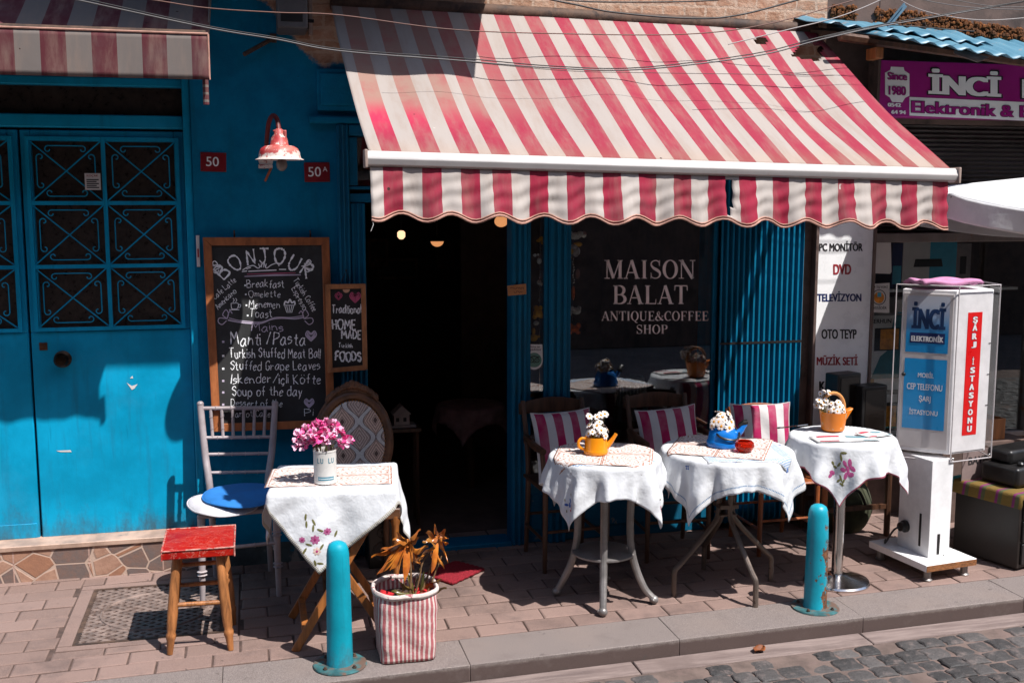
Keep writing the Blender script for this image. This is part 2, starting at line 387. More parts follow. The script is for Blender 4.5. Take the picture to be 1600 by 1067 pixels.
m = NT('gutter_stone', .85); n = m.noise(7, m.obj((.5, 5, 1)), 6, .7); c = m.mix(m.ramp(n, .3, .7), (.14, .10, .09), (.25, .19, .17)); c = m.mix(m.ramp(m.noise(2.4, None, 5), .52, .7, 0, .6), c, (.115, .08, .07))
m.col(c); m.bump(m.noise(150, None, 4), .4, .003); m.bump(n, .25, .01); M['gutter'] = m.mat
b = MB(); xs = [-4.3, -3.1, -1.9, -.8, .35, 1.45, 2.5, 3.6, 4.8, 6.2, 8.5]
for i in range(len(xs)-1):
    x0, x1 = xs[i]+.003, xs[i+1]-.003
    vs = [(x, ky(x, y), zz) for zz in (-.2, -.066) for y in (-1.565, -1.448) for x in (x0, x1)]
    b.add(vs, [(0, 2, 3, 1), (4, 5, 7, 6), (0, 1, 5, 4), (2, 6, 7, 3), (0, 4, 6, 2), (1, 3, 7, 5)])
struct(b.build('gutter', M['gutter'], bev=.004, seg=1))
m = NT('cobble', .7); a = m.attr(); n = m.noise(18, None, 6, .7); g = m.noise(200, None, 3)
c = m.mix(a, (.030, .028, .028), (.11, .098, .094)); c = m.mix(m.ramp(n, .50, .75, 0, .7), c, (.21, .16, .145)); c = m.mix(m.ramp(g, .6, .75, 0, .5), c, (.16, .14, .13))
m.col(c); m.rough(m.ramp(n, .3, .7, .5, .85)); m.bump(g, .5, .004); m.bump(n, .6, .02); M['cobble'] = m.mat
M['mortar'] = pmat('sand_mortar', (.135, .095, .08), .95, var=.35, vs=9, bump=.5, bs=160, stains=[((.17, .115, .10), 5, .5, .7)])
b = MB(); rnd = random.Random(21); b.k = 1
b.grid(lambda u, v: (-4.3+12.8*u, ky(-4.3+12.8*u, -1.565-3.6*v), -.0715+.003*sin(u*90)*sin(v*31)), 120, 30); b.k = 0
yy = -1.575; row = 0
while yy > -4.6:
    D = rnd.uniform(.082, .108); x = -4.2+rnd.uniform(0, .1)
    while x < 8:
        L = rnd.uniform(.085, .122)
        if not (row < 1 and rnd.random() < .25) and rnd.random() > .03:
            g_ = rnd.uniform(.0008, .0032); zt = -.063+rnd.uniform(-.006, .004); b.c = rnd.random()**1.5; N_ = 8; US = (0, .02, .07, .28, .5, .72, .93, .98, 1); dx = rnd.uniform(-.003, .003)
            w1, w2, w3 = [rnd.uniform(-.005, .005) for _ in range(3)]; tx, ty = rnd.uniform(-.06, .06), rnd.uniform(-.06, .06)
            def f(u, v):
                u, v = US[int(round(u*8))], US[int(round(v*8))]
                px = x+g_+(L-2*g_)*u+w1*(v-.5)+dx; py = yy-g_-(D-2*g_)*v+w2*(u-.5)
                e = (1-abs(2*u-1)**5)*(1-abs(2*v-1)**5)
                e = max(0, e)**.24
                return (px+.004*sin(9*v+w3*900), ky(px, py), -.082+(zt+.082)*e+tx*(u-.5)*.08*e+ty*(v-.5)*.08*e)
            b.grid(f, N_, N_)
        x += L
    yy -= D; row += 1
struct(b.build('road', [M['cobble'], M['mortar']], ang=0))
b = MB(); b.add([(-200, -200, -.21), (200, -200, -.21), (200, 200, -.21), (-200, 200, -.21)], [(0, 1, 2, 3)]); struct(b.build('ground', M['concrete']))

# drain cover
t = thing('drain_cover', 'rusty square drain cover with a diamond lattice, in the paving under the red stool', 'drain cover', ((GR[0]+GR[1])/2, (GR[2]+GR[3])/2, 0))
b = MB(t); x0, x1, y0, y1 = GR
for q in ((x0, x1, y0, y0+.018), (x0, x1, y1-.018, y1), (x0, x0+.018, y0+.018, y1-.018), (x1-.018, x1, y0+.018, y1-.018)): b.box(*q, -.02, .0005)
b.build('rim', M['rust_iron'], t)
b = MB(t); b.box(x0+.018, x1-.018, y0+.018, y1-.018, -.02, -.0085); b.build('backing', M['iron'], t)
b = MB(t); cx, cy, rr = (x0+x1)/2, (y0+y1)/2, .225
def clip(p, d):
    ts = []
    for lo, hi, p_, d_ in ((x0+.018, x1-.018, p[0], d[0]), (y0+.018, y1-.018, p[1], d[1])): ts.append(sorted(((lo-p_)/d_, (hi-p_)/d_)))
    a_, b_ = max(ts[0][0], ts[1][0]), min(ts[0][1], ts[1][1]); return (a_, b_) if b_-a_ > .01 else None
for sgn in (1, -1):
    d = Vector((.80, .60*sgn, 0)); nn = Vector((-d.y, d.x, 0))
    for k in range(-14, 15):
        p = Vector((cx, cy, 0))+nn*(k*.034); cl = clip(p, d)
        if not cl: continue
        A, B_ = p+d*cl[0], p+d*cl[1]; ww = nn*.0080; top = Vector((0, 0, -.0015 if sgn > 0 else -.0019)); bot = Vector((0, 0, -.009))
        b.add([A+ww+top, A-ww+top, B_-ww+top, B_+ww+top, A+ww+bot, A-ww+bot, B_-ww+bot, B_+ww+bot], [(0, 1, 2, 3), (0, 3, 7, 4), (1, 5, 6, 2)])
M['worn_iron'] = pmat('worn_rusty_iron', (.23, .165, .14), .7, .2, var=.45, vs=14, bump=.4, stains=[((.10, .06, .045), 8, .5, .68)])
b.build('lattice', M['worn_iron'], t)
b = MB(t); b.tube([(cx+rr*cos(a), cy+rr*.98*sin(a), -.0035) for a in [2*pi*i/48 for i in range(49)]], .0075, 6, cap=False); b.build('lid_ring', M['worn_iron'], t)

# ---------------------------------------------------------------- café building
cafe = thing('cafe_building', 'blue painted café front with a dark doorway and bare brick above its awning', 'building')
b = MB()
b.box(-6, -1.86, 0, .25, -.1, 2.47); b.box(-6, 2.405, 0, .25, 2.47, 3.3); b.box(-.25, .417, 0, .25, -.1, 2.47)
b.box(.417, 2.405, 0, .25, 2.135, 2.47); b.box(2.405, 2.88, .10, .25, -.1, 2.47)
b.build('wall', M['plaster'], cafe, ang=0)
b = MB(); b.box(2.405, 2.99, 0, .25, 2.47, 3.3); b.build('brick_wall', M['plaster'], cafe)
b = MB(); b.box(2.88, 2.99, -.003, .25, -.1, 2.47); b.build('pier', M['brown_wall'], cafe, bev=.01)
# projecting upper storey (its underside is just above the picture and shades the left of the front)
m = pmat('grey_boarding', (.12, .10, .09), .85, var=.3, vs=4, sc=(1, 1, 8), bump=.2)
b = MB(); b.box(-.62, 1.33, -.98, 0, 3.2, 5.9); b.build('bay', m, cafe, bev=.01)
b = MB(); b.box(-6, -.62, 0, .25, 3.3, 6); b.box(1.33, 2.99, 0, .25, 3.3, 6); b.box(-.62, 1.33, 0, .25, 3.3, 6); b.build('upper_wall', M['brown_wall'], cafe)
# crazy-paved step
m = NT('crazy_tile', .55); v = m.obj(); x, y, z = m.xyz(v); wv = m.N('ShaderNodeMapping'); m.put(wv.inputs[0], v); wv.inputs['Scale'].default_value = (1, .6, 1.25)
idc = m.vor(8.5, wv.outputs[0], 'F1', 1, 1); ed = m.vor(8.5, wv.outputs[0], 'DISTANCE_TO_EDGE', 1, 0); r_, g_, b_ = m.xyz(idc)
c = m.mix(m.ramp(r_, .3, .55), (.33, .16, .095), (.40, .235, .165)); c = m.mix(m.ramp(g_, .68, .70), c, (.15, .115, .105)); c = m.mix(m.ramp(m.noise(26, None, 6, .7), .35, .7, 0, .55), c, (.24, .12, .08))
mo = m.ramp(ed, .022, .045); c = m.mix(mo, (.47, .34, .27), c)
sx = m.math('ABSOLUTE', m.math('SUBTRACT', m.math('FRACT', m.math('MULTIPLY', m.math('ADD', x, 5.13), 1/.334)), .5)); jt = m.ramp(sx, .488, .494)
c = m.mix(jt, c, (.42, .27, .22)); m.col(c); m.bump(m.math('ADD', m.math('MULTIPLY', mo, .7), m.math('MULTIPLY', m.noise(70), .4)), .4, .01); M['crazy'] = m.mat
st = MB(); st.box(-6, -.25, -.022, .2, -.1, .150); st.build('step', M['crazy'], cafe)
st = MB(); st.box(-6, -.25, -.03, .2, .1505, .176); st.build('step_top', pmat('step_cap', (.43, .29, .22), .5, var=.3, vs=9, stains=[((.20, .17, .15), 6, .6, .65)]), cafe, bev=.004)
st = MB(); st.box(-.25, .40, -.012, 0, -.1, .10); st.build('plinth', pmat('flaking_plinth', (.055, .075, .08), .9, var=.4, bump=.4, stains=[((.24, .22, .20), 9, .56, .64), ((.01, .13, .2), 5, .55, .6)]), cafe)
# left metal double door
def leaf(x0, x1, cols, knob):
    z0, z1, zg = .172, 2.10, 1.165; y = .10
    d = MB(); d.box(x0, x1, y, y+.04, z0, zg); d.box(x0, x0+.045, y, y+.04, zg, z1); d.box(x1-.045, x1, y, y+.04, zg, z1); d.box(x0+.045, x1-.045, y, y+.04, z1-.05, z1)
    ob = d.build('door', M['door_blue'], cafe, bev=.005)
    g = MB(); g.box(x0+.045, x1-.045, y+.03, y+.036, zg, z1-.05); g.build('glass', M['door_glass'], ob)
    k = MB(); X0, X1, Z0, Z1 = x0+.03, x1-.03, zg+.012, z1-.04; yb = y-.012
    xs = [X0+(X1-X0)*i/cols for i in range(cols+1)]; zs = [Z0+(Z1-Z0)*i/3 for i in range(4)]
    for xx in xs: k.box(xx-.009, xx+.009, yb-.006, yb+.008, Z0-.009, Z1+.009)
    for zz in zs: k.box(X0, X1, yb-.004, yb+.006, zz-.009, zz+.009)
    for i in range(cols):
        for j in range(3):
            a0, a1, c0, c1 = xs[i]+.008, xs[i+1]-.008, zs[j]+.008, zs[j+1]-.008; cx, cz = (a0+a1)/2, (c0+c1)/2; hw, hh = (a1-a0)/2, (c1-c0)/2
            k.tube([(a0, yb, c0), (a1, yb, c1)], .0034, 5); k.tube([(a0, yb+.004, c1), (a1, yb+.004, c0)], .0034, 5)
            w_, h_ = hw*.80, hh*.82; s_ = .030     # scrolled frame: four bars ending in curls
            def curl(px, pz, sx, sz, along):
                pts = []
                for q in range(9):
                    t = q/8*1.5*pi; r0 = s_*(.55-.32*q/8)
                    if along == 'x': pts.append((px+sx*(r0*sin(t)), yb, pz-sz*(s_*.5-r0*cos(t)) ))
                    else: pts.append((px-sx*(s_*.5-r0*cos(t)), yb, pz+sz*(r0*sin(t))))
                return pts
            for sz in (1, -1):
                A = curl(cx+w_-s_*1.7, cz+sz*h_, 1, sz, 'x'); B_ = curl(cx-w_+s_*1.7, cz+sz*h_, -1, sz, 'x'); k.tube(B_[::-1]+A, .0028, 5)
            for sx_ in (1, -1):
                A = curl(cx+sx_*w_, cz+h_-s_*1.7, sx_, 1, 'z'); B_ = curl(cx+sx_*w_, cz-h_+s_*1.7, sx_, -1, 'z'); k.tube(B_[::-1]+A, .0028, 5)
    k.build('grille', M['door_blue'], ob)
    if knob:
        kb = MB(); kb.M = Matrix.Translation((x0+.135, y, 1.035)) @ Matrix.Rotation(pi/2, 4, 'X')
        kb.lathe([(.040, 0), (.040, .006), (.030, .012), (.016, .016), (.016, .03), (.030, .036), (.034, .05), (.024, .062), (.004, .064)], 20); kb.build('knob', pmat('blackened_brass', (.05, .03, .02), .35, .8, var=.4), ob)
        kb = MB(); kb.box(x0+.035, x0+.070, y-.005, y+.001, 1.08, 1.115); kb.M = Matrix.Translation((x0+.052, y-.005, 1.098)) @ Matrix.Rotation(pi/2, 4, 'X'); kb.lathe([(.010, 0), (.010, .004), (.003, .005)], 12); kb.build('lock', pmat('rusty_lock', (.15, .06, .03), .6, .5, var=.5), ob)
    else:
        kb = MB(); kb.box(x0+.01, x1-.01, y-.006, y, z0+.004, z0+.075); kb.build('kick_plate', M['door_blue'], ob, bev=.002)
    return ob
leaf(-1.012, -.292, 2, True); leaf(-1.83, -1.022, 2, False)
b = MB()
b.box(-.288, -.25, .02, .16, .176, 2.47); b.box(-1.86, -1.834, .05, .16, .176, 2.47); b.box(-1.834, -.288, .06, .16, 2.11, 2.17); b.box(-1.834, -.288, .06, .16, 2.30, 2.34); b.box(-1.834, -.288, .07, .16, 2.44, 2.47)
b.build('door_frame', M['door_blue'], cafe, bev=.006)
b = MB(); b.box(-1.834, -.288, .11, .12, 2.17, 2.30); b.box(-1.834, -.288, .11, .12, 2.34, 2.44); b.build('fanlight', M['door_glass'], cafe)
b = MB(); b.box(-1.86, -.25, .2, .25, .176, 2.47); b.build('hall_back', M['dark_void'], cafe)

# café doorway and display window joinery
def post(x0, x1, z0, z1, y0=-.035, y1=.09):
    p = MB(); p.box(x0, x1, y0+.012, y1, z0, z1); w_ = x1-x0
    for q in (.0, .36, .72): p.box(x0+w_*q+.004, x0+w_*(q+.28)-.004, y0, y0+.0118, z0, z1)
    return p.build('post', M['blue_paint'], cafe, bev=.004)
post(.417, .472, 0, 2.135, -.06, .09); post(.475, .548, 0, 1.765, -.025, .10)
post(1.278, 1.357, 0, 2.135); post(1.474, 1.570, 0, 2.135)
b = MB(); b.box(.474, 1.277, -.012, .09, 1.768, 1.812); b.box(.474, 1.277, -.022, .09, 1.86-.03, 1.846); b.box(.474, 1.277, -.05, .09, 2.085, 2.135); b.box(.474, .515, -.02, .09, 1.85, 2.08); b.build('transom', M['blue_paint'], cafe, bev=.004)
b = MB(); b.box(.516, 1.277, .03, .036, 1.85, 2.08); b.build('transom_pane', M['pane'], cafe)
b = MB(); b.box(.548, 1.278, -.03, .12, -.02, .022); b.build('threshold', M['blue_paint'], cafe, bev=.006)
b = MB(); b.box(.33, .56, -.03, .0, 2.20, 2.395); b.box(.345, .545, -.042, -.0302, 2.225, 2.375); b.build('fuse_box', M['plaster'], cafe, bev=.006)
b = MB(); b.box(.29, .62, -.05, 0, 2.14, 2.175); b.build('ledge', M['plaster'], cafe, bev=.01)
def shopwin(x0, x1, name='window'):
    f = MB(); e = .022
    f.box(x0, x1, -.012, .08, .30, .335); f.box(x0, x1, -.012, .08, 2.085, 2.135); f.box(x0, x0+e, -.012, .08, .335, 2.085); f.box(x1-e, x1, -.012, .08, .335, 2.085)
    ob = f.build(name, M['blue_paint'], cafe, bev=.004)
    p = MB(); p.box(x0+e, x1-e, .0, .005, .335, 2.085); p.build('pane', M['pane'], ob)
    q = MB(); q.box(x0, x1, .0, .08, .0, .30); q.box(x0+.03, x1-.03, -.014, -.0002, .07, .26); q.build('panel', paint('stall_panel_paint', (0.004, .105, .19), (.20, .17, .145), .5, .6, .66), cafe, bev=.004)
    return ob
shopwin(1.358, 1.473); shopwin(1.571, 2.40)
b = MB(); n = 30
prof = []
for i in range(n+1): prof.append((2.403+.474*i/n, -.01 if i % 2 else -.048))
for i in range(n):
    (xa, ya), (xb, yb) = prof[i], prof[i+1]; b.add([(xa, ya, .04), (xb, yb, .04), (xb, yb, 2.2), (xa, ya, 2.2)], [(0, 1, 2, 3)])
sh = b.build('shutter', M['shutter_blue'], cafe, ang=0, solid=.004)
b = MB()
for i in range(1, n, 2): b.box(prof[i-1][0]-.005, prof[i-1][0]+.005, -.0565, -.0505, .06, 2.18)
b.build('slat_edge', M['shutter_blue'], sh)
b = MB(); b.box(2.403, 2.877, -.058, -.0502, 1.02, 1.032); b.build('lattice_bar', M['iron'], sh)
# interior shell
b = MB(); Z = 2.5
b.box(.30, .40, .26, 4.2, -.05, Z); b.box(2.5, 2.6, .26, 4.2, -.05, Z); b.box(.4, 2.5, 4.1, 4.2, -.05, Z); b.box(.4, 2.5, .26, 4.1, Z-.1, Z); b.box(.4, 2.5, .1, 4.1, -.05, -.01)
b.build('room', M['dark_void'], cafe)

# houses across the street: behind the camera, seen only as the dark side of the glass reflections
opp = thing('row_house', 'plain brown rendered row house across the street, opposite the café', 'building', (1, -8.5, 0))
b = MB(opp); b.box(-22, 26, -9, -8.5, -.2, 6.8); b.build('wall', M['brown_wall'], opp)
for x in range(-12, 16, 3):
    for z in (1.0, 4.0):
        b = MB(opp); b.box(x, x+1.2, -8.5, -8.44, z, z+1.7); o_ = b.build('window', M['brown_wall'], opp); b = MB(opp); b.box(x+.08, x+1.12, -8.439, -8.43, z+.08, z+1.62); b.build('pane', M['door_glass'], o_)

# ---------------------------------------------------------------- electronics shop
el = thing('electronics_shop', 'dim electronics shop front with a ribbed shutter above its window, right of the café', 'building')
b = MB(); b.box(3.30, 9, 0, .25, 2.19, 6); b.box(2.99, 3.295, 0, .25, -.1, 6); b.box(3.30, 9, .05, .25, -.1, .42); b.build('wall', M['brown_wall'], el)
b = MB(); b.box(3.30, 9, .0, .06, 1.548, 1.60); b.box(3.295, 3.32, .0, .06, .42, 1.548); b.box(4.35, 4.40, .0, .06, .42, 1.548); b.box(3.32, 9, .0, .06, .42, .45)
fr_ = b.build('window', pmat('dull_steel_frame', (.22, .19, .18), .5, .3, var=.2, stains=[((.22, .09, .03), 8, .58, .7)]), el, bev=.004)
b = MB(); b.box(3.32, 4.35, .03, .035, .45, 1.548); b.box(4.40, 9, .03, .035, .45, 1.548); b.build('pane', M['pane_clear'], fr_)
b = MB(); rib = []
nz = 48
b.grid(lambda u, v: (3.30+5.7*u, .03+.012*sin(v*nz*pi), 1.60+.59*v), 1, nz*4); b.build('roller_shutter', pmat('dark_shutter', (.10, .085, .08), .5, .3, var=.2), el, ang=0)
b = MB(); b.box(3.30, 9, 3.0, 3.1, -.1, 2.2); b.box(3.30, 9, .25, 3, -.1, -.05); b.box(3.30, 9, .25, 3, 2.15, 2.2); b.box(3.2, 3.30, .25, 3, -.1, 2.2); b.box(8.9, 9, .25, 3, -.1, 2.2); b.build('room', M['dark_void'], el)

# ---------------------------------------------------------------- awnings
def awning_cloth(name, red, cream, fade, dirt=.5):
    m = NT(name, .85); x, y, z = m.xyz(m.obj()); x, z = m.math('ADD', x, .4), m.math('ADD', z, 2.70); a = m.attr(); n = m.noise(7, None, 6, .65); wv = m.noise(700, None, 1)
    st = m.noise(3.2, m.obj((5, 1, 1)), 5, .65)
    if fade:
        f = m.math('MULTIPLY', m.ramp(m.math('ADD', x, m.math('MULTIPLY', n, .5)), .75, 1.75, 1, 0), m.ramp(m.math('ADD', z, m.math('MULTIPLY', n, .05)), 2.09, 2.22))
        r = m.mix(f, red, (.33, .185, .145)); f2 = m.math('MULTIPLY', m.ramp(x, .4, 1.1, 1, 0), m.ramp(z, 2.0, 2.12, 0, 1)); r = m.mix(m.math('MULTIPLY', f2, m.ramp(z, 2.22, 2.1)), r, (.52, .012, .07))
        r = m.mix(m.ramp(n, .45, .75, 0, .5), r, (.36, .06, .07)); cr = m.mix(m.ramp(z, 1.93, 2.03, .75, 0), cream, (.42, .32, .26))
        r = m.mix(m.ramp(z, 1.93, 2.02, .6, 0), r, (.26, .08, .06))
    else: r = m.mix(m.ramp(n, .4, .75, 0, .6), red, tuple(q*.6+.05 for q in red)); cr = cream
    c = m.mix(a, cr, r); c = m.mix(m.ramp(st, .42, .75, 0, dirt), c, (.30, .21, .165)); c = m.mix(m.ramp(m.noise(60, None, 5, .8), .62, .8, 0, .5), c, (.33, .24, .19))
    c = m.mix(m.ramp(m.noise(11, None, 3, .5), .765, .79, 0, .85), c, (.66, .60, .55)); c = m.mix(m.ramp(m.vor(5.5, None, 'F1'), .035, .03), c, (.045, .015, .012))
    m.col(c); m.bump(wv, .12, .001); m.bump(n, .15, .01)
    # thin cloth lets a little of the sun through
    t = m.t; tl = m.N('ShaderNodeBsdfTranslucent'); m.put(tl.inputs[0], c); mx = m.N('ShaderNodeMixShader'); mx.inputs[0].default_value = .12
    m.put(mx.inputs[1], m.b.outputs[0]); m.put(mx.inputs[2], tl.outputs[0]); t.links.new(mx.outputs[0], t.nodes['Material Output'].inputs[0]); return m.mat
M['awn'] = awning_cloth('faded_striped_canvas', (.30, .016, .045), (.375, .325, .295), True, .45)
M['awn_val'] = awning_cloth('striped_valance_canvas', (.34, .008, .040), (.52, .46, .42), False, .35)
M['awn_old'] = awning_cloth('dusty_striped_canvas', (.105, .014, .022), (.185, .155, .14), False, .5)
M['piping'] = pmat('cream_piping', (.47, .25, .19), .8, var=.25, vs=20, bump=.1)
M['white_bar'] = pmat('white_awning_bar', (.54, .51, .49), .35, var=.06, bump=.03, stains=[((.36, .27, .22), 8, .60, .8)])
WID = [.65, 1, 1, 1, 1, 1, .65, 1, 1, 1, 1, 1, 1, 1, 1, 1, 1, 1, 1, 1, .8, 1, 1, 1, 1, 1, 1, 1, 1, 1, 1, 1, 1, 1]
edges = [0.0]
for q in WID: edges.append(edges[-1]+q)
edges = [e/edges[-1] for e in edges]
SUBC = 4
ucol = []; cflag = []
for i in range(len(WID)):
    for k in range(SUBC): ucol.append(edges[i]+(edges[i+1]-edges[i])*k/SUBC); cflag.append(i % 2)
ucol.append(1.0); NU = len(ucol)-1
def ui(u): return ucol[min(NU, int(round(u*NU)))]
A0, A1, B0, B1 = Vector((.40, -.03, 2.70)), Vector((2.90, -.03, 2.665)), Vector((.447, -1.175, 1.962)), Vector((2.945, -1.175, 1.915))
t = thing('striped_awning', 'large red and cream striped awning with a scalloped valance over the café doorway', 'awning', (.4, 0, 2.70))
def fcan(u, v):
    u = ui(u); p = (A0.lerp(A1, u)).lerp(B0.lerp(B1, u), v); s_ = sin(pi*v)*(.030+.014*sin(u*9)+.010*sin(u*23+1))+.004*sin(u*40+v*9)*sin(pi*v)
    return p+Vector((0, .25*s_, -s_))
def hole(i, j):
    u, v = i/NU, j/64
    a_ = (u-.945)*11+(v-.16)*5.0; b_ = (v-.16)*14-(u-.945)*9
    if abs(a_) < .34 and abs(b_) < .9 and u < .985: return True
    return abs((u-.86)*30+(v-.085)*10) < .35 and abs(v-.09) < .022
b = MB(t); b.grid(fcan, NU, 64, cf=lambda i, j: cflag[i], skip=hole); b.build('canopy', M['awn'], t, ang=60, solid=.0015)
b = MB(t)
prof = [(-.026, .020), (-.034, 0), (-.026, -.022), (.0, -.030), (.020, -.030), (.026, -.022), (.026, .022), (.018, .030), (-.012, .030)]
vs = []; P0, P1 = Vector((.432, -1.185, 1.934)), Vector((2.962, -1.185, 1.884))
for P in (P0, P1): vs += [P+Vector((0, y, z)) for y, z in prof]
n = len(prof); b.add(vs, [(i, (i+1) % n, n+(i+1) % n, n+i) for i in range(n)]+[tuple(range(n-1, -1, -1)), tuple(range(n, 2*n))]); b.build('front_bar', M['white_bar'], t, ang=50, bev=.002)
b = MB(t)
for P in (P0, P1): b.box(P.x-.006, P.x+.006, P.y-.038, P.y+.03, P.z-.034, P.z+.034)
b.build('end_cap', pmat('yellowed_end_cap', (.34, .25, .21), .6, var=.3), t, bev=.003)
rnd = random.Random(5); ph = [rnd.uniform(0, 6.28) for _ in range(12)]
def vz(u): return -.186+.0155*cos(2*pi*(u*13.2-.63))
def fval(u, v):
    u = ui(u); p = P0.lerp(P1, .006+.978*u); k = v**1.1
    fold = sin(u*61+ph[0]+v*.8)*.007+sin(u*143+ph[1]-v*1.4)*.005+sin(u*29+ph[2]+v)*.010
    wr = .0035*sin(u*210+v*16+ph[3])*sin(pi*v)+.003*sin(v*19+u*70)*sin(pi*v)
    return p+Vector((0, -.012+k*fold*1.4+wr-.02*v, -.028+v*vz(u)))
tear = lambda i, j: 80 <= i <= 81 and 2 <= j <= 21-(i-80)*5
b = MB(t); b.grid(fval, NU, 24, cf=lambda i, j: cflag[i], skip=tear); va = b.build('valance', M['awn_val'], t, ang=80, solid=.0015)
b = MB(t); b.tube([fval(i/NU, 1.0)+Vector((0, -.002, -.003)) for i in range(NU+1)], .0045, 6); b.tube([fval(i/NU, .955)+Vector((0, -.003, 0)) for i in range(NU+1)], .0028, 5); b.build('piping', M['piping'], va)
b = MB(t); b.tube([(.40, -.03, 2.70), (2.91, -.03, 2.66)], .035, 12); b.build('roller', M['rust_iron'], t)
b = MB(t); b.tube([(.62, -.04, 2.5), (1.25, -.6, 2.20), (.60, -1.15, 1.95)], .016, 8); b.build('folding_arm', M['dark_wood'], t)
b = MB(t); b.tube([(2.80, -.04, 2.46), (2.2, -.6, 2.18), (2.75, -1.15, 1.91)], .016, 8); b.build('folding_arm', M['dark_wood'], t)
b = MB(t); b.tube([(2.925, -.06, 2.56), (2.95, -.35, 2.37), (2.955, -.72, 2.135)], [.020, .018, .014], 8); b.build('side_arm', pmat('dark_brown_flap', (.05, .018, .018), .8, var=.3), t)
b = MB(t); q = fval(0, 1); b.tube([q, q+Vector((.006, -.004, -.02)), q+Vector((-.004, -.002, -.045))], .0012, 4); b.build('loose_thread', M['white_paper'], t)

t = thing('striped_awning', 'dusty striped awning with a straight hem over the blue metal door', 'awning', (-1.5, 0, 2.75))
X0, X1, sw = -3.1, -.140, .0955
cols = []; x = X1
while x > X0: cols.append(x); x -= sw*(.7 if len(cols) == 1 else 1)
cols.append(x); cols = cols[::-1]; nS = len(cols)-1
uc = []
for i in range(nS): uc += [cols[i]+(cols[i+1]-cols[i])*k/2 for k in range(2)]
uc.append(cols[-1]); NL = len(uc)-1; cf = lambda i, j: 1.0 if (nS-1-i//2) % 2 == 0 else 0.0
xl = lambda u: uc[min(NL, int(round(u*NL)))]
b = MB(t); b.grid(lambda u, v: (xl(u)+.0*v, -.02-.615*v, 2.80-.352*v-.012*sin(pi*v)), NL, 14, cf=cf); b.build('canopy', M['awn_old'], t, ang=60, solid=.002)
b = MB(t); b.grid(lambda u, v: (xl(u), -.638-.004*sin(xl(u)*31)*v-.003*sin(xl(u)*77)*v, 2.447-.180*v), NL, 8, cf=cf); b.build('valance', M['awn_old'], t, ang=60, solid=.002)
b = MB(t); b.tube([(X0, -.640, 2.449), (X1, -.640, 2.449)], .004, 6); b.tube([(X1, -.640, 2.447), (X1, -.642, 2.267)], .004, 6); b.build('piping', M['piping'], t)
b = MB(t); b.prism([(0, 0), (.62, -.35), (.62, -.38), (0, -.10)], (X1+.002, -.02, 2.79), (0, -1, 0), (0, 0, 1), .006); b.build('end_flap', M['awn_old'], t)
b = MB(t)
b.grid(lambda u, v: (X1-.018+.012*cos(u*2*pi), -.60+.012*sin(u*2*pi), 2.27-.10*v), 10, 10, cf=lambda i, j: 1.0 if j % 3 < 2 else 0.0); b.build('hanging_strap', M['awn_old'], t)
b = MB(t); b.tube([(X0, -.62, 2.45), (X1-.01, -.62, 2.45)], .016, 8); b.build('front_bar', M['rust_iron'], t)

# ---------------------------------------------------------------- wall lamp, number plates, stickers on the front
m = NT('chipped_red_enamel', .5); n = m.noise(38, None, 6, .75); z = m.xyz(m.obj())[2]
f = m.ramp(m.math('ADD', n, m.ramp(z, .035, -.012, 0, .16)), .565, .59); g = m.noise(9)
m.col(m.mix(f, m.mix(m.ramp(g, .35, .65), (.42, .025, .03), (.47, .16, .13)), (.70, .60, .54))); m.bump(m.math('SUBTRACT', 0.0, f), .3, .002); M['lamp_red'] = m.mat
t = thing('wall_lamp', 'red gooseneck wall lamp with peeling paint on its bell shade, above the chalkboard', 'wall lamp', (.137, -.45, 1.968))
b = MB(t); b.tube([(.085, 0, 1.965), (.088, -.10, 2.03), (.098, -.22, 2.12), (.115, -.33, 2.15), (.132, -.42, 2.125), (.137, -.45, 2.075)], .0105, 10, smooth=5); b.build('arm', pmat('dull_red_pipe', (.17, .02, .018), .5, var=.35, stains=[((.05, .02, .015), 20, .6, .7)]), t)
b = MB(t); b.M = Matrix.Translation((.085, 0, 1.965)) @ Matrix.Rotation(pi/2, 4, 'X'); b.lathe([(.034, 0), (.034, .008), (.014, .014)], 16); b.build('wall_plate', M['lamp_red'], t)
b = MB(t); o = (.137, -.45, 1.968)
b.lathe([(.012, .118), (.020, .112), (.022, .095), (.034, .078), (.039, .050), (.042, .047), (.062, .044), (.079, .034), (.087, .018), (.089, .002), (.092, -.008), (.103, -.013), (.104, -.015), (.090, -.0125), (.085, .0), (.082, .016), (.060, .038), (.0, .042)], 40, cap=False, o=o); b.build('shade', M['lamp_red'], t, ang=50)
b = MB(t); b.box(.158, .168, -.47, -.43, 2.02, 2.078); b.box(.112, .168, -.462, -.438, 2.074, 2.080); b.build('clamp', M['lamp_red'], t, bev=.002)
b = MB(t); b.ball((.145, -.45, 1.932), (.024, .024, .028), 14, 9); b.tube([(.145, -.45, 1.955), (.145, -.45, 1.985)], .014, 10); b.build('bulb', pmat('clouded_bulb', (.25, .22, .2), .08, var=.3), t)
t = thing('cable_bracket', 'small rusty bracket with a cut cable end on the wall below the red lamp', 'bracket', (.10, 0, 1.94))
b = MB(t); b.box(.05, .115, -.02, 0, 1.928, 1.946); b.build('plate', M['lamp_red'], t, bev=.002)
b = MB(t); b.tube([(.108, -.012, 1.93), (.096, -.03, 1.905), (.078, -.025, 1.868)], .0055, 8, smooth=4); b.build('cable_end', pmat('orange_cable', (.42, .10, .03), .5), t)
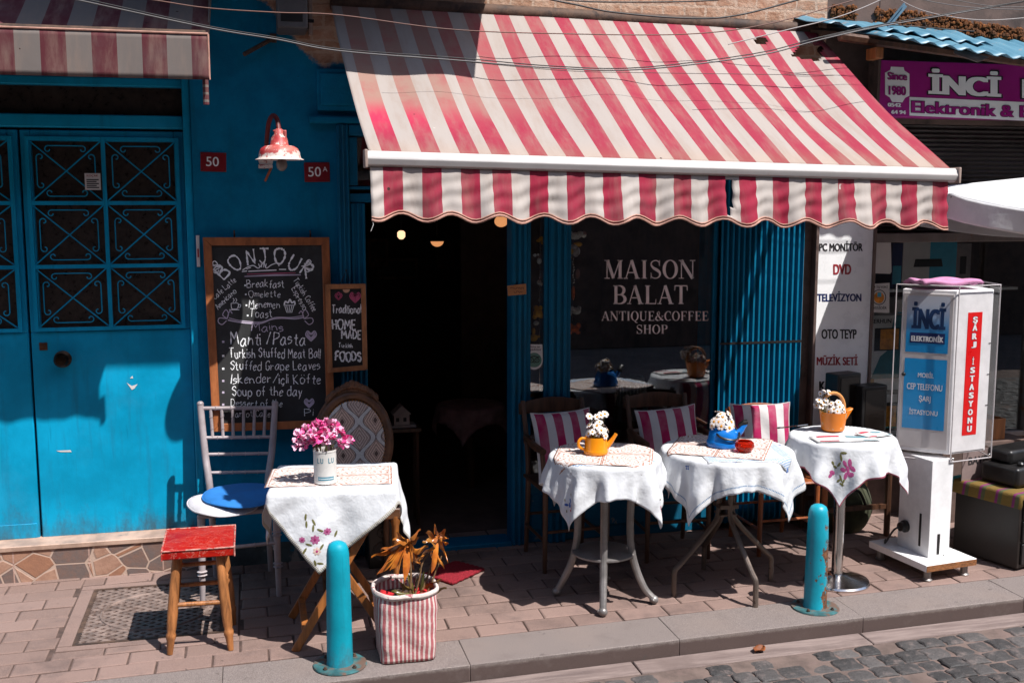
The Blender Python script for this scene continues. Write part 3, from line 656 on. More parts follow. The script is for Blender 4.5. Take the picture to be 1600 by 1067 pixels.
def plate(name, label, x0, x1, z0, z1, txt, sup, rot):
    t = thing(name, label, 'number plate', ((x0+x1)/2, -.004, (z0+z1)/2), group='house number plates'); t.rotation_euler = (0, rot, 0)
    w_, h_ = (x1-x0)/2, (z1-z0)/2
    b = MB(); b.box(-w_, w_, -.002, .002, -h_, h_); ob = b.build('panel', pmat('red_enamel_plate', (.21, .006, .012), .35, var=.15, bump=.03, stains=[((.06, .02, .015), 20, .70, .74)]), t, bev=.001)
    b = MB(); fr = lambda x, y: Vector((x, -.0036, y)); b.text(txt, fr, -.004 if not sup else -.012, .002, None, h_*1.0, .012)
    if sup: b.text(sup, fr, .038, .014, None, h_*.48, .01)
    b.build('lettering', M['ink_white'], t)
    for sx, sz in ((-1, -1), (1, -1), (-1, 1), (1, 1)): b = MB(); b.ball((sx*(w_-.007), -.003, sz*(h_-.007)), .0028, 8, 5); b.build('screw', M['rust_iron'], t)
plate('number_plate', 'red house number plate reading 50, on the blue wall left of the lamp', -.213, -.097, 1.912, 2.000, '50', None, R(1.5))
plate('number_plate', 'red house number plate reading 50A, below and right of the lamp', .263, .383, 1.866, 1.958, '50', 'A', R(-1))
t = thing('door_sticker', 'small white paper notice with red heading, stuck on the grille of the blue door', 'sticker', W(145, 283, .083))
c0, c1 = W(132, 271, .083), W(158, 297, .083)
b = MB(t); b.box(c0.x, c1.x, .080, .0805, c1.z, c0.z); b.build('sheet', M['white_paper'], t)
b = MB(t); fr = wallfr(.0793); b.text('KOÇAK', fr, (c0.x+c1.x)/2, c0.z-.012, .05, .011, .02); b.build('heading', M['ink_red'], t)
b = MB(t)
for k in range(5): b.box(c0.x+.008, c1.x-.008-.01*(k % 2), .0791, .0799, c0.z-.032-.009*k, c0.z-.027-.009*k)
b.build('print', M['ink'], t)
tp = thing('edge_sign', 'narrow white and red plate on the edge of the blue wall beside the chalkboard', 'sign', W(309, 392, -.01))
a0, a1 = W(306, 368, -.012), W(313, 417, -.012)
b = MB(tp); b.box(a0.x, a1.x, -.012, 0, a1.z, a0.z); b.build('panel', M['white_paper'], tp, bev=.001)
b = MB(tp); b.box(a0.x+.004, a1.x-.004, -.0135, -.0122, a1.z+.045, a1.z+.085); b.build('mark', M['ink_red'], tp)
for nm, lb, pts in (('paint_flake', 'large torn white paper scrap stuck on the sunlit door panel', [(198, 598), (206, 603), (215, 600), (210, 607), (206, 609)]), ('paint_flake', 'tiny white paper scrap on the door above the larger one', [(203, 591), (207, 587), (208, 591)]), ('paint_flake', 'white paint scuff low on the blue door', [(88, 704), (110, 703), (112, 706), (94, 706)])):
    P = [W(x, y, .0985) for x, y in pts]; b = MB(); n = len(P)
    b.add([p for p in P]+[p+Vector((0, .001, 0)) for p in P], [tuple(range(n)), tuple(range(2*n-1, n-1, -1))]); tag(b.build(nm, M['white_paper']), lb, 'scrap', 'scraps stuck on the door')

# ---------------------------------------------------------------- chalk lettering: a single-stroke hand
FONT = {'A': '00 3a 60|14 54', 'B': '00 0a|~0a 4a 57 05|~05 55 61 00', 'C': '~58 3a 08 04 11 30 51', 'D': '00 0a|~0a 49 65 41 00', 'E': '5a 0a 00 50|05 45', 'F': '5a 0a 00|05 45', 'G': '~58 3a 08 04 10 40 54|34 54',
 'H': '0a 00|5a 50|05 55', 'I': '0a 00', 'J': '1a 7a|~4a 43 20 02', 'K': '0a 00|5a 05 50', 'L': '0a 00 50', 'M': '00 1a 44 7a 80', 'N': '00 0a 50 5a', 'O': '~3a 08 04 20 50 75 69 3a', 'P': '00 0a|~0a 59 56 04', 'R': '00 0a|~0a 59 56 05|15 60',
 'S': '~58 3a 19 07 45 53 30 02', 'T': '0a 7a|3a 30', 'U': '~0a 03 20 40 63 6a', 'a': '~55 36 14 02 10 30 54|56 51 60', 'b': '0a 00|~04 36 53 30 01', 'c': '~45 26 03 10 41', 'd': '~55 26 03 10 40 52|5a 50', 'e': '~03 44 36 15 03 10 41',
 'f': '~4a 29 27 20|05 45', 'h': '0a 00|~03 25 44 50', 'i': '06 00|08 09', 'k': '0a 00|46 03 50', 'l': '0a 00', 'm': '06 00|~03 25 34 30|~34 55 64 60', 'n': '06 00|~03 25 44 50', 'o': '~26 04 10 40 54 26', 'p': '06 0o|~05 36 53 30 01',
 'r': '06 00|~03 25 45', 's': '~45 26 04 43 31 00', 't': '29 21 40|06 46', 'u': '~06 02 20 41 46|46 50', 'v': '06 20 46', 'y': '06 20|46 1o', 'ç': '~45 26 03 10 41|~20 3m 1n', 'ö': '~26 04 10 40 54 26|18 19|48 49', '/': '00 5a', ' ': ''}
def tok(t):
    y = t[1]; return (int(t[0], 16)/10, {'m': -.1, 'n': -.2, 'o': -.3, 'b': 1.1}.get(y) if y in 'mnob' else int(y, 16)/10)
def strokes(ch):
    out = []
    for s_ in FONT.get(ch, '').split('|'):
        if not s_: continue
        sm = s_[0] == '~'; p = [tok(q) for q in s_.lstrip('~').split()]
        out.append([(v.x, v.y) for v in catmull([(a, b_, 0) for a, b_ in p], 5)] if sm else p)
    return out
crnd = random.Random(4)
def chalk(mb, s_, fr, x, y, h, wd=None, lw=.11, rot=0.0):
    adv = []; cx = 0
    for ch in s_:
        st_ = strokes(ch); mx = max([p[0] for q in st_ for p in q], default=.25); adv.append((cx, st_)); cx += mx+.2
    tw = (cx-.2)*h; sx = wd/tw if wd else 1.0; ca, sa = cos(rot), sin(rot)
    for x0, st_ in adv:
        jy, jr = crnd.uniform(-.09, .09), crnd.uniform(-.12, .12)
        for q in st_:
            pts = []
            for i in range(len(q)-1):
                a, b_ = q[i], q[i+1]; k = max(1, int(math.dist(a, b_)/.12))
                pts += [(a[0]+(b_[0]-a[0])*j/k, a[1]+(b_[1]-a[1])*j/k) for j in range(k)]
            pts.append(q[-1])
            P = [((x0+px+jr*py)*h*sx, (py+jy)*h) for px, py in pts]; P = [(x+ca*px-sa*py, y+sa*px+ca*py) for px, py in P]
            mb.ribbon(P, [h*lw*crnd.uniform(.45, 1.45) for _ in P], fr)
def chalkmat(name, col):
    m = NT(name, .95); n = m.noise(420, None, 3, .7)
    m.col(col); t = m.t; tr = m.N('ShaderNodeBsdfTransparent'); mx = m.N('ShaderNodeMixShader'); m.put(mx.inputs[0], m.ramp(n, .25, .45, .6, 1.0))
    m.put(mx.inputs[1], tr.outputs[0]); m.put(mx.inputs[2], m.b.outputs[0]); t.links.new(mx.outputs[0], t.nodes['Material Output'].inputs[0]); return m.mat
M['chalk'] = chalkmat('white_chalk', (.95, .96, .97)); M['chalk_pink'] = chalkmat('pink_chalk', (.55, .10, .20)); M['chalk_lilac'] = chalkmat('lilac_chalk', (.58, .50, .62))
M['slate'] = pmat('black_slate', (.022, .022, .022), .75, var=.35, vs=5, bump=.1, stains=[((.05, .051, .053), 3, .48, .74)])
M['slate2'] = pmat('black_board', (.014, .013, .013), .7, var=.35, bump=.1)
t = thing('chalkboard', 'tall framed chalkboard menu headed BONJOUR, leaning on the blue wall under the lamp', 'chalkboard', (.085, 0, .67))
TL, TR, BR, BL = Vector((-.214, -.028, 1.606)), Vector((.371, -.028, 1.602)), Vector((.376, -.085, .684)), Vector((-.199, -.085, .690))
BN = (TR-TL).cross(BL-TL).normalized(); 
if BN.y > 0: BN = -BN
def BP(off):
    o = TL+BN*off
    def f(px, py):
        r = ray(px, -py); return CAMP+r*((o-CAMP).dot(BN)/r.dot(BN))
    return f
def quadbar(b, p, q, r, s, th):
    b.add([p, q, r, s]+[v+BN*th for v in (p, q, r, s)], [(3, 2, 1, 0), (4, 5, 6, 7), (0, 1, 5, 4), (1, 2, 6, 5), (2, 3, 7, 6), (3, 0, 4, 7)])
ex, ez = (TR-TL).normalized(), (BL-TL).normalized(); fw_ = .038
iTL, iTR, iBR, iBL = TL+ex*fw_+ez*fw_, TR-ex*fw_+ez*fw_, BR-ex*fw_-ez*fw_, BL+ex*fw_-ez*fw_
b = MB(t)
for q in ((TL, TR, iTR, iTL), (TR, BR, iBR, iTR), (BR, BL, iBL, iBR), (BL, TL, iTL, iBL)): quadbar(b, *q, .020)
b.build('frame', M['frame_wood'], t, bev=.003)
b = MB(t); quadbar(b, iTL, iTR, iBR, iBL, .008); board = b.build('board', M['slate'], t, ang=0)
b = MB(t); f = BP(.0088); c = MB(t); l = MB(t)      # lettering at its place on the slate, in photograph rows and columns
def arc_text(mb, s_, cx, cy, r, a0, a1, h, lw, flip=1):
    n = len(s_)
    for i, ch in enumerate(s_):
        a = a0+(a1-a0)*i/(n-1); x, y = cx+r*sin(a), cy+r*cos(a); st_ = strokes(ch); mx = max(p[0] for q in st_ for p in q)
        chalk(mb, ch, f, x-mx*h/2*cos(a), y+mx*h/2*sin(a), h, None, lw, -a)
arc_text(b, 'BONJOUR', 414, -502, 92, R(-40), R(40), 23, .115); b.build('heading', M['chalk'], board, ang=0)
for s_, x, y, h, wd in (('Breakfast', 386, -449, 13, 58), ('Omelette', 389, -464, 11, 49), ('Menemen', 389, -481, 13, 48), ('Toast', 390, -496, 14, 35), ('Manti /Pasta', 361, -539, 21, 116), ('Turkish Stuffed Meat Ball', 359, -559, 16, 141), ('Stuffed Grape Leaves', 360, -578, 15, 140), ('Iskender/içli Köfte', 361, -599, 16, 140), ('Soup of the day', 363, -618, 16, 108), ('Dessert of the', 361, -635, 12, 80), ('Carrot Cake', 362, -651, 11, 60), ('Pi', 476, -650, 12, 13)):
    b = MB(t); chalk(b, s_, f, x, y, h*.92, wd, .085); b.build('menu_line', M['chalk'], board, ang=0)
l = MB(t); chalk(l, 'Mains', f, 393, -517, 13, 50, .09); l.build('menu_line', M['chalk_lilac'], board, ang=0)
for s_, x, y, wd, ro in (('Cafe Latte', 336, -468, 44, 41), ('Americano', 341, -484, 40, 44), ('Turkish Coffee', 458, -438, 58, -58), ('Espresso', 455, -452, 38, -60)): b = MB(t); chalk(b, s_, f, x, y, 9, wd, .10, R(ro)); b.build('menu_line', M['chalk'], board, ang=0)
for x, y in ((383, -446), (384, -460), (385, -477), (387, -493)): b = MB(t); b.ribbon([(x-1.3, y), (x+1.3, y)], 2.6, f); b.build('bullet', M['chalk'], board, ang=0)
for y in (-534, -556, -576, -595, -613, -632, -648): b = MB(t); b.ribbon([(347, y), (350.5, y)], 3.2, f); b.build('bullet', M['chalk_lilac' if y in (-534, -595, -613, -632) else 'chalk'], board, ang=0)
def sm(pts, n=6): return [(v.x, v.y) for v in catmull([(a, q, 0) for a, q in pts], n)]
for dx, dy, sg in ((337, -417, 1), (481, -415, -1)):        # scrolls beside the heading
    b = MB(t)
    for pts in ([(0, 0), (-5, 5), (-2, 9), (2, 6), (3, 1)], [(3, 0), (-7, 2), (-9, -3), (-3, -5), (6, -2)], [(2, -3), (-3, -8), (2, -10), (5, -5)], [(0, 0), (10, -1)], [(-2, 3), (6, 3)]): b.ribbon(sm([(dx+sg*x, dy+y) for x, y in pts]), 1.5, f)
    b.build('scroll', M['chalk'], board, ang=0)
b = MB(t)
b.ribbon(sm([(379, -422), (388, -417), (396, -415), (404, -419), (412, -411), (416, -419), (424, -414), (434, -411), (436, -416)]), 1.5, f)
for k in range(4): b.ribbon([(406+3*k, -418), (404+4*k, -412)], 1.2, f)
b.ribbon([(378, -424.5), (386, -423.5)], 1.6, f); b.ribbon([(388, -424), (432, -422)], 1.8, f); b.ribbon([(436, -421), (447, -421)], 1.6, f); b.ribbon([(385, -420.5), (392, -418)], 1.3, f); b.build('flourish', M['chalk'], board, ang=0); l = MB(t)
l.ribbon([(382, -432), (430, -430), (470, -429.5)], [1.2, 2.6, 1.5], f); c.ribbon([(386, -428.5), (440, -427), (462, -426.5)], [.8, 1.6, .8], f); l.build('underline', M['chalk_lilac'], board, ang=0); l = MB(t)
l.ribbon(sm([(356, -500), (372, -503), (390, -505), (408, -505), (424, -499), (440, -497), (460, -498), (474, -496)]), 2.0, f); l.ribbon(sm([(358, -497), (376, -501), (408, -503), (430, -496), (455, -496), (474, -493)]), 1.2, f)
for cx, sg in ((351, 1), (479, -1)):
    for pts in ([(4, 0), (-3, 6), (2, 14), (6, 8), (4, 0)], [(4, 0), (-8, 1), (-10, -5), (-4, -9), (3, -3)], [(4, 2), (8, 12), (12, 8)]): l.ribbon(sm([(cx+sg*x, -498+y) for x, y in pts]), 1.4, f)
def heart(mb, cx, cy, s_, fill=3):
    for k in range(fill):
        q = s_*(1-k*.28); mb.ribbon(sm([(cx, cy-q), (cx-q*.9, cy), (cx-q*.6, cy+q*.75), (cx, cy+q*.35), (cx+q*.6, cy+q*.75), (cx+q*.9, cy), (cx, cy-q)], 5), s_*.2, f)
l.build('ribbon_divider', M['chalk_lilac'], board, ang=0)
for hx, hy, hs in ((486, -524, 9), (483, -629, 8)): l = MB(t); heart(l, hx, hy, hs); l.build('heart', M['chalk_lilac'], board, ang=0)
b = MB(t)
for pts in ([(361, -474), (362, -482), (366, -483), (371, -482), (372, -474), (361, -474)], [(372, -476), (376, -476), (375, -480), (371, -480)], [(358, -484), (374, -484)], [(364, -472), (366, -469), (364, -466)], [(368, -472), (370, -469), (368, -466)]): b.ribbon(sm(pts, 3), 1.1, f)
b.build('cup_drawing', M['chalk'], board, ang=0); b = MB(t)
for pts in ([(445, -478), (448, -488), (456, -488), (459, -478)], [(448, -478), (450, -487)], [(452, -478), (452, -487)], [(456, -478), (454, -487)], [(443, -477), (461, -477)]): b.ribbon(pts, 1.1, f)
b.ribbon(sm([(444, -476), (446, -471), (450, -473), (453, -468), (456, -473), (460, -471), (461, -476)]), 2.4, f)
b.build('cupcake_drawing', M['chalk'], board, ang=0); c.build('chalk_line', M['chalk_pink'], board, ang=0)
b = MB(t)
for px in (366, 485): p = W(px, 365, -.03); b.tube([p+Vector((0, .02, -.02)), p, p+Vector((0, .028, .012))], .004, 6)
b.build('hook', M['rust_iron'], t)

# small board
t = thing('chalkboard', 'small narrow chalkboard in a pale wood frame reading Traditional Home Made Turkish Foods', 'chalkboard', (.445, -.07, .95))
Ys = -.085; q0, q1, q2, q3 = W(508, 444, Ys), W(571, 443, Ys), W(574, 577, Ys), W(512, 582, Ys)
TLo = TL; TL, BN = q0, Vector((0, -1, 0)); ex, ez, fw_ = (q1-q0).normalized(), (q3-q0).normalized(), .023
i0, i1, i2, i3 = q0+ex*fw_+ez*fw_, q1-ex*fw_+ez*fw_, q2-ex*fw_-ez*fw_, q3+ex*fw_-ez*fw_
b = MB(t)
for q in ((q0, q1, i1, i0), (q1, q2, i2, i1), (q2, q3, i3, i2), (q3, q0, i0, i3)): quadbar(b, *q, .016)
b.build('frame', pmat('pale_pine_frame', (.42, .17, .065), .5, var=.25, sc=(4, 4, 1.5), bump=.15), t, bev=.002)
b = MB(t); quadbar(b, i0, i1, i2, i3, .006); board = b.build('board', M['slate2'], t, ang=0)
f = BP(.007); b = MB(t); c = MB(t)
for s_, x, y, h, wd, lw in (('Traditional', 519, -489, 13, 45, .12), ('HOME', 520, -514, 15, 36, .15), ('MADE', 534, -530, 13, 30, .15), ('Turkish', 529, -543, 7, 22, .13), ('FOODS', 524, -564, 14, 40, .18)): b = MB(t); chalk(b, s_, f, x, y, h, wd, lw); b.build('menu_line', M['chalk'], board, ang=0)
heart(c, 555, -464, 9, 4); c.build('heart', M['chalk_pink'], board, ang=0); c = MB(t); heart(c, 529, -463, 6, 2); c.ribbon(sm([(529, -468), (526, -462), (529, -457), (532, -462), (529, -468)]), 2, f)
c.build('heart', M['chalk_pink'], board, ang=0)
b = MB(t); p = W(541, 424, Ys); b.tube([W(530, 446, Ys-.005), p, W(549, 445, Ys-.005)], .0025, 5); b.tube([p+Vector((0, -.01, .004)), p+Vector((0, .06, .004))], .004, 6); b.build('hanging_string', M['ink'], t)
b = MB(t); p = W(541, 452, Ys-.009); b.M = Matrix.Translation(p) @ Matrix.Rotation(pi/2, 4, 'X'); b.prism([(.017*cos(a), .017*sin(a)) for a in [pi+pi*i/12 for i in range(13)]], (0, 0, 0), (1, 0, 0), (0, 1, 0), .002); b.build('paper_emblem', pmat('orange_sticker', (.62, .35, .22), .5, var=.2), t)

# ---------------------------------------------------------------- serif window lettering
def serif(ch):
    T_, t_, sl, sh = .17, .055, .15, .042; out = []
    R_ = lambda pts, w_: out.append((pts, w_))
    def stem(x, w_=T_, y0=0, y1=1, s0=True, s1=True):
        R_([(x, y0), (x, y1)], w_)
        if s0: R_([(x-sl, y0+sh/2), (x+sl, y0+sh/2)], sh)
        if s1: R_([(x-sl, y1-sh/2), (x+sl, y1-sh/2)], sh)
    def ell(cx, cy, rx, ry, a0, a1, n=28):
        P, w_ = [], []
        for i in range(n+1):
            a = R(a0+(a1-a0)*i/n); P.append((cx+rx*cos(a), cy+ry*sin(a))); w_.append(t_+(T_*1.05-t_)*abs(cos(a))**1.5)
        R_(P, w_)
    if ch == 'M': stem(.13, t_); R_([(.15, 1), (.5, .02)], T_); R_([(.5, .02), (.86, 1)], t_); stem(.88); return out, 1.05
    if ch == 'A': R_([(.10, 0), (.42, 1)], t_); R_([(.42, 1), (.76, 0)], T_); R_([(.2, .33), (.64, .33)], t_); R_([(-.02, .018), (.22, .018)], sh); R_([(.60, .018), (.92, .018)], sh); return out, .90
    if ch == 'I': stem(.2); return out, .42
    if ch == 'N': stem(.13, t_, s0=True); R_([(.12, 1), (.78, .0)], T_); stem(.78, t_, s0=False); return out, .95
    if ch == 'L': stem(.2); R_([(.2, .02), (.66, .02)], t_); R_([(.66, 0), (.68, .27)], [.05, .03]); return out, .72
    if ch == 'T': stem(.38, s1=False); R_([(.03, .98), (.73, .98)], t_); R_([(.04, 1), (.02, .72)], [.05, .03]); R_([(.72, 1), (.74, .72)], [.05, .03]); return out, .78
    if ch == 'E' or ch == 'F':
        stem(.2, s0=(ch == 'F')); R_([(.2, .98), (.66, .98)], t_); R_([(.65, 1), (.67, .76)], [.05, .03]); R_([(.2, .52), (.52, .52)], t_); R_([(.52, .40), (.52, .64)], .035)
        if ch == 'E': R_([(.05, .02), (.68, .02)], t_); R_([(.67, 0), (.70, .27)], [.05, .03])
        return out, .74
    if ch == 'H': stem(.2); stem(.74); R_([(.2, .52), (.74, .52)], t_); return out, .96
    if ch == 'O': ell(.43, .5, .35, .49, 0, 360, 44); return out, .88
    if ch == 'Q': ell(.43, .5, .35, .49, 0, 360, 44); R_([(.40, .02), (.55, -.18), (.78, -.22)], [.10, .12, .03]); return out, .88
    if ch == 'C': ell(.44, .5, .36, .49, 48, 312, 34); R_([(.70, .64), (.70, 1)], .04); R_([(.68, .84), (.6, .93)], [.09, .05]); return out, .80
    if ch == 'U': stem(.18, s0=False, y0=.3); stem(.72, t_, s0=False, y0=.3); P = [(.45-.27*cos(R(a)), .3-.29*sin(R(a))) for a in range(0, 181, 12)]; R_(P, [T_+(t_-T_)*min(1, i/10) for i in range(len(P))]); return out, .90
    if ch == 'P' or ch == 'B':
        stem(.2); R_([(.2, .98), (.40, .98)], t_); R_([(.2, .50), (.42, .50)], t_); ell(.40, .74, .26, .24, 90, -90, 18)
        if ch == 'B': R_([(.2, .02), (.42, .02)], t_); ell(.42, .26, .30, .24, 90, -90, 18)
        return out, .80 if ch == 'B' else .74
    if ch == 'S':
        P = sm([(.58, .74), (.56, .90), (.36, .98), (.16, .90), (.12, .74), (.24, .58), (.42, .48), (.58, .36), (.62, .22), (.54, .08), (.34, .02), (.14, .10), (.11, .28)], 5); m_ = len(P)
        R_(P, [t_+(T_-t_)*max(0, 1-abs(i/m_-.5)/.28) for i in range(m_)]); R_([(.60, .68), (.60, 1)], .035); R_([(.10, 0), (.10, .33)], .035); return out, .72
    if ch == '&':
        P = sm([(.86, .52), (.72, .24), (.50, .04), (.24, .04), (.10, .22), (.20, .44), (.46, .62), (.54, .82), (.42, .97), (.28, .88), (.30, .68), (.48, .40), (.70, .14), (.92, .04)], 5); m_ = len(P)
        R_(P, [.05+(.10 if i/m_ > .70 or .2 < i/m_ < .38 else 0) for i in range(m_)]); R_([(.72, .52), (.96, .52)], sh); return out, 1.0
    return out, .4
def serif_line(mb, s_, fr, x0, x1, y, h):
    gl = [serif(ch) for ch in s_]; tot = sum(g[1] for g in gl)+.06*(len(gl)-1); sx = (x1-x0)/tot; x = x0
    for g, a in gl:
        for P, w_ in g:
            Q = [(x+px*sx, y+py*h) for px, py in P]
            ws = w_ if isinstance(w_, list) else [w_]*len(P); s2 = []
            for i in range(len(P)):
                d = Vector((P[min(i+1, len(P)-1)][0]-P[max(i-1, 0)][0], P[min(i+1, len(P)-1)][1]-P[max(i-1, 0)][1])); hz_ = abs(d.y)/max(1e-6, d.length); s2.append(ws[i]*(sx*hz_+h*(1-hz_)))
            mb.ribbon(Q, s2, fr)
        x += (a+.06)*sx
t = thing('window_lettering', 'pale serif lettering MAISON BALAT ANTIQUE&COFFEE SHOP on the dark café window', 'lettering', W(1020, 460, -.002))
def WF(Y):
    return lambda px, py: W(px, -py, Y)
f = WF(-.0022); b = MB(t)
serif_line(b, 'MAISON', f, 945, 1087, -435.5, 29); serif_line(b, 'BALAT', f, 957, 1075, -475, 29); serif_line(b, 'ANTIQUE&COFFEE', f, 940, 1107, -501, 14.5); serif_line(b, 'SHOP', f, 994, 1043, -521.5, 14)
b.build('vinyl_letters', pmat('pinkish_vinyl', (.88, .72, .68), .5, var=.12, bump=0), t, ang=0)

# ---------------------------------------------------------------- stickers and note on the café window posts
t = thing('review_sticker', "white shield sticker with a green owl-eye circle reading We're on Tripadvisor, on the narrow window", 'sticker', W(834, 556, -.003))
f = WF(-.0030); b = MB(t); P = [(821, -538), (847.5, -538), (848, -562)]+[(834.5+13.5*cos(R(a)), -564+13.5*sin(R(a))) for a in range(0, -181, -15)]+[(821, -562)]
b.add([f(x, y) for x, y in P], [tuple(range(len(P)))]); b.build('shield', M['ink_white'], t, ang=0)
f = WF(-.0036); b = MB(t); P = [(834.7+11.5*cos(R(a)), -562.5+11.5*sin(R(a))) for a in range(0, 360, 12)]; b.add([f(x, y) for x, y in P], [tuple(range(len(P)))]); b.build('green_disc', pmat('mint_green', (.14, .30, .24), .5, var=.05, bump=0), t, ang=0)
f = WF(-.0042); b = MB(t); b.text("We're on", f, 834.3, -541.5, 18, 4, .012); b.text('Tripadvisor', f, 834.3, -546.5, 23, 4.6, .012)
for sx in (-1, 1):
    b.ribbon([(834.7+sx*4.3+3.4*cos(R(a)), -562.8+3.4*sin(R(a))) for a in range(0, 361, 20)], 1.3, f); b.ribbon([(834.7+sx*4.3-.9, -562.8), (834.7+sx*4.3+.9, -562.8)], 1.8, f)
b.ribbon(sm([(826.2, -558), (830, -557.6), (834.7, -556.4), (839.4, -557.6), (843.2, -558)]), 1.5, f); b.ribbon([(833.6, -565.5), (834.7, -567.2), (835.8, -565.5)], 1.2, f); b.build('print', M['ink'], t, ang=0)
t = thing('taped_note', 'small orange paper note with handwriting taped to the door post', 'note', W(808, 453, -.04))
f = WF(-.042); b = MB(t); P = [(792.5, -446.5), (822, -443.5), (822.5, -459.5), (793.5, -462.5)]; b.add([f(*p) for p in P]+[f(*p)+Vector((0, .001, 0)) for p in P], [(3, 2, 1, 0), (4, 5, 6, 7)]); b.build('paper', pmat('orange_paper', (.50, .22, .09), .8, var=.1, bump=.1), t)
f = WF(-.0426); b = MB(t)
for y0, x0, x1 in ((-450.5, 797, 819), (-456.5, 803, 817)):
    P = []; x = x0
    while x < x1: P.append((x, y0+crnd.uniform(-1.6, 1.8))); x += crnd.uniform(.8, 1.6)
    b.ribbon(P, .7, f)
b.build('handwriting', M['ink'], t, ang=0)

# ---------------------------------------------------------------- draped cloths
def drape(cx, cy, h, tab, half, rot, flare=.05, amp=.016, nr=11, seed=0, cull=None):
    rn = random.Random(seed); p1, p2, p3 = [rn.uniform(0, 6.28) for _ in range(3)]; cr, sr = cos(rot), sin(rot)
    def fm(u, v, lift=0.0):
        x, y = (u*cr-v*sr)*half, (u*sr+v*cr)*half
        if tab[0] == 'round':
            r = tab[1]; d = math.hypot(x, y)
            if d < 1e-6: return Vector((cx, cy, h+lift))
            dx, dy = x/d, y/d; ex_, ey_ = dx*min(d, r), dy*min(d, r); over = d-r; th = atan2(y, x)
        else:
            hx, hy, tr = tab[1:]; ct, st_ = cos(tr), sin(tr); lx, ly = x*ct+y*st_, -x*st_+y*ct
            qx, qy = max(-hx, min(hx, lx)), max(-hy, min(hy, ly)); ox, oy = lx-qx, ly-qy; over = math.hypot(ox, oy)
            if over > 1e-9: ox, oy = ox/over, oy/over
            th = atan2(ly/hy, lx/hx); ex_, ey_ = qx*ct-qy*st_, qx*st_+qy*ct; dx, dy = ox*ct-oy*st_, ox*st_+oy*ct
        if over <= 0: return Vector((cx+ex_, cy+ey_, h+lift+.0012*sin(u*17+p1)*sin(v*15+p2)))
        e = .014; k = min(1, over/.16); k = k*k*(3-2*k)
        rp = amp*(sin(nr*th+p1+.8*sin(2*th+p2))+.55*sin(nr*1.7*th+p2)+.35*sin(nr*2.9*th+p3+over*9))*k
        wr = .0022*sin(over*60+th*13+p3)*k
        if over < e*1.57: a = over/e; out, dz = e*sin(a), e*(1-cos(a))
        else: out, dz = e+(over-e*1.57)*flare, e+(over-e*1.57)*.985
        out += rp+wr+.010*k
        if dz < e: nx, nz = over/(e*1.57), 1-over/(e*1.57)
        else: nx, nz = 1, 0
        return Vector((cx+ex_+dx*(out+lift*nx), cy+ey_+dy*(out+lift*nx), h-dz+lift*nz))
    return fm
def linen(name, hem, hemcol, tint=(.76, .77, .79), check=None):
    m = NT(name, .9, spec=.2); uvx = m.xyz(m.uv()); n = m.noise(30, None, 6, .7); big = m.noise(7, None, 4, .6)
    c = m.mix(m.ramp(big, .3, .75), tint, tuple(q*.90 for q in tint))
    ax, ay = [m.math('ABSOLUTE', m.math('MULTIPLY_ADD', uvx[i], 2.0, -1.0)) for i in (0, 1)]
    mxd = m.math('MAXIMUM', ax, ay); mnd = m.math('MINIMUM', ax, ay)
    if hem:
        lo, hi, freq = hem
        band = m.math('MULTIPLY', m.math('GREATER_THAN', mxd, lo), m.math('LESS_THAN', mxd, hi))
        if freq: band = m.math('MULTIPLY', band, m.math('GREATER_THAN', m.math('FRACT', m.math('MULTIPLY', mnd, freq)), .35))
        c = m.mix(m.math('MULTIPLY', band, .85), c, hemcol)
    m.col(c); m.bump(big, .8, .014); m.bump(m.noise(10, None, 4, .55, 1.6), .32, .010); m.bump(n, .18, .003); m.bump(m.noise(900, None, 1), .1, .001)
    t = m.t; tl = m.N('ShaderNodeBsdfTranslucent'); m.put(tl.inputs[0], c); mx = m.N('ShaderNodeMixShader'); mx.inputs[0].default_value = .22
    m.put(mx.inputs[1], m.b.outputs[0]); m.put(mx.inputs[2], tl.outputs[0]); t.links.new(mx.outputs[0], t.nodes['Material Output'].inputs[0]); return m.mat
def lace():
    m = NT('lace_cloth', .9, spec=.1); u = m.xyz(m.uv()); ux, uy = [m.math('MULTIPLY', u[i], 2.0) for i in (0, 1)]
    fx, fy = [m.math('SUBTRACT', m.math('FRACT', q), .5) for q in (ux, uy)]
    r = m.math('SQRT', m.math('ADD', m.math('MULTIPLY', fx, fx), m.math('MULTIPLY', fy, fy)))
    an = m.math('ARCTAN2', fy, fx); pet = m.math('MULTIPLY', m.math('SINE', m.math('MULTIPLY', an, 10.0)), .045)
    rings = m.math('SINE', m.math('MULTIPLY', m.math('ADD', r, pet), 52.0)); v = m.vor(34, m.uv(), 'F1', .9)
    f = m.math('MULTIPLY', m.ramp(rings, .1, .5), m.ramp(v, .25, .55)); e = m.math('MAXIMUM', m.math('ABSOLUTE', fx), m.math('ABSOLUTE', fy))
    f = m.math('MAXIMUM', m.math('MULTIPLY', f, .8), m.math('MULTIPLY', m.ramp(m.math('SINE', m.math('MULTIPLY', e, 120.0)), .3, .7), m.math('GREATER_THAN', e, .43)))
    m.col(m.mix(f, (.66, .60, .57), (.30, .12, .07))); m.bump(f, .25, .003); return m.mat
M['linen'] = linen('white_linen', None, None); M['linen_blue'] = linen('white_linen_blue_hem', (.925, .94, 60), (.04, .17, .36)); M['linen_cream'] = linen('white_linen_cream_hem', (.965, 1.0, 55), (.42, .36, .24)); M['linen_red'] = linen('white_linen_red_hem', (.98, 1.0, 0), (.40, .02, .07))
M['lace'] = lace()
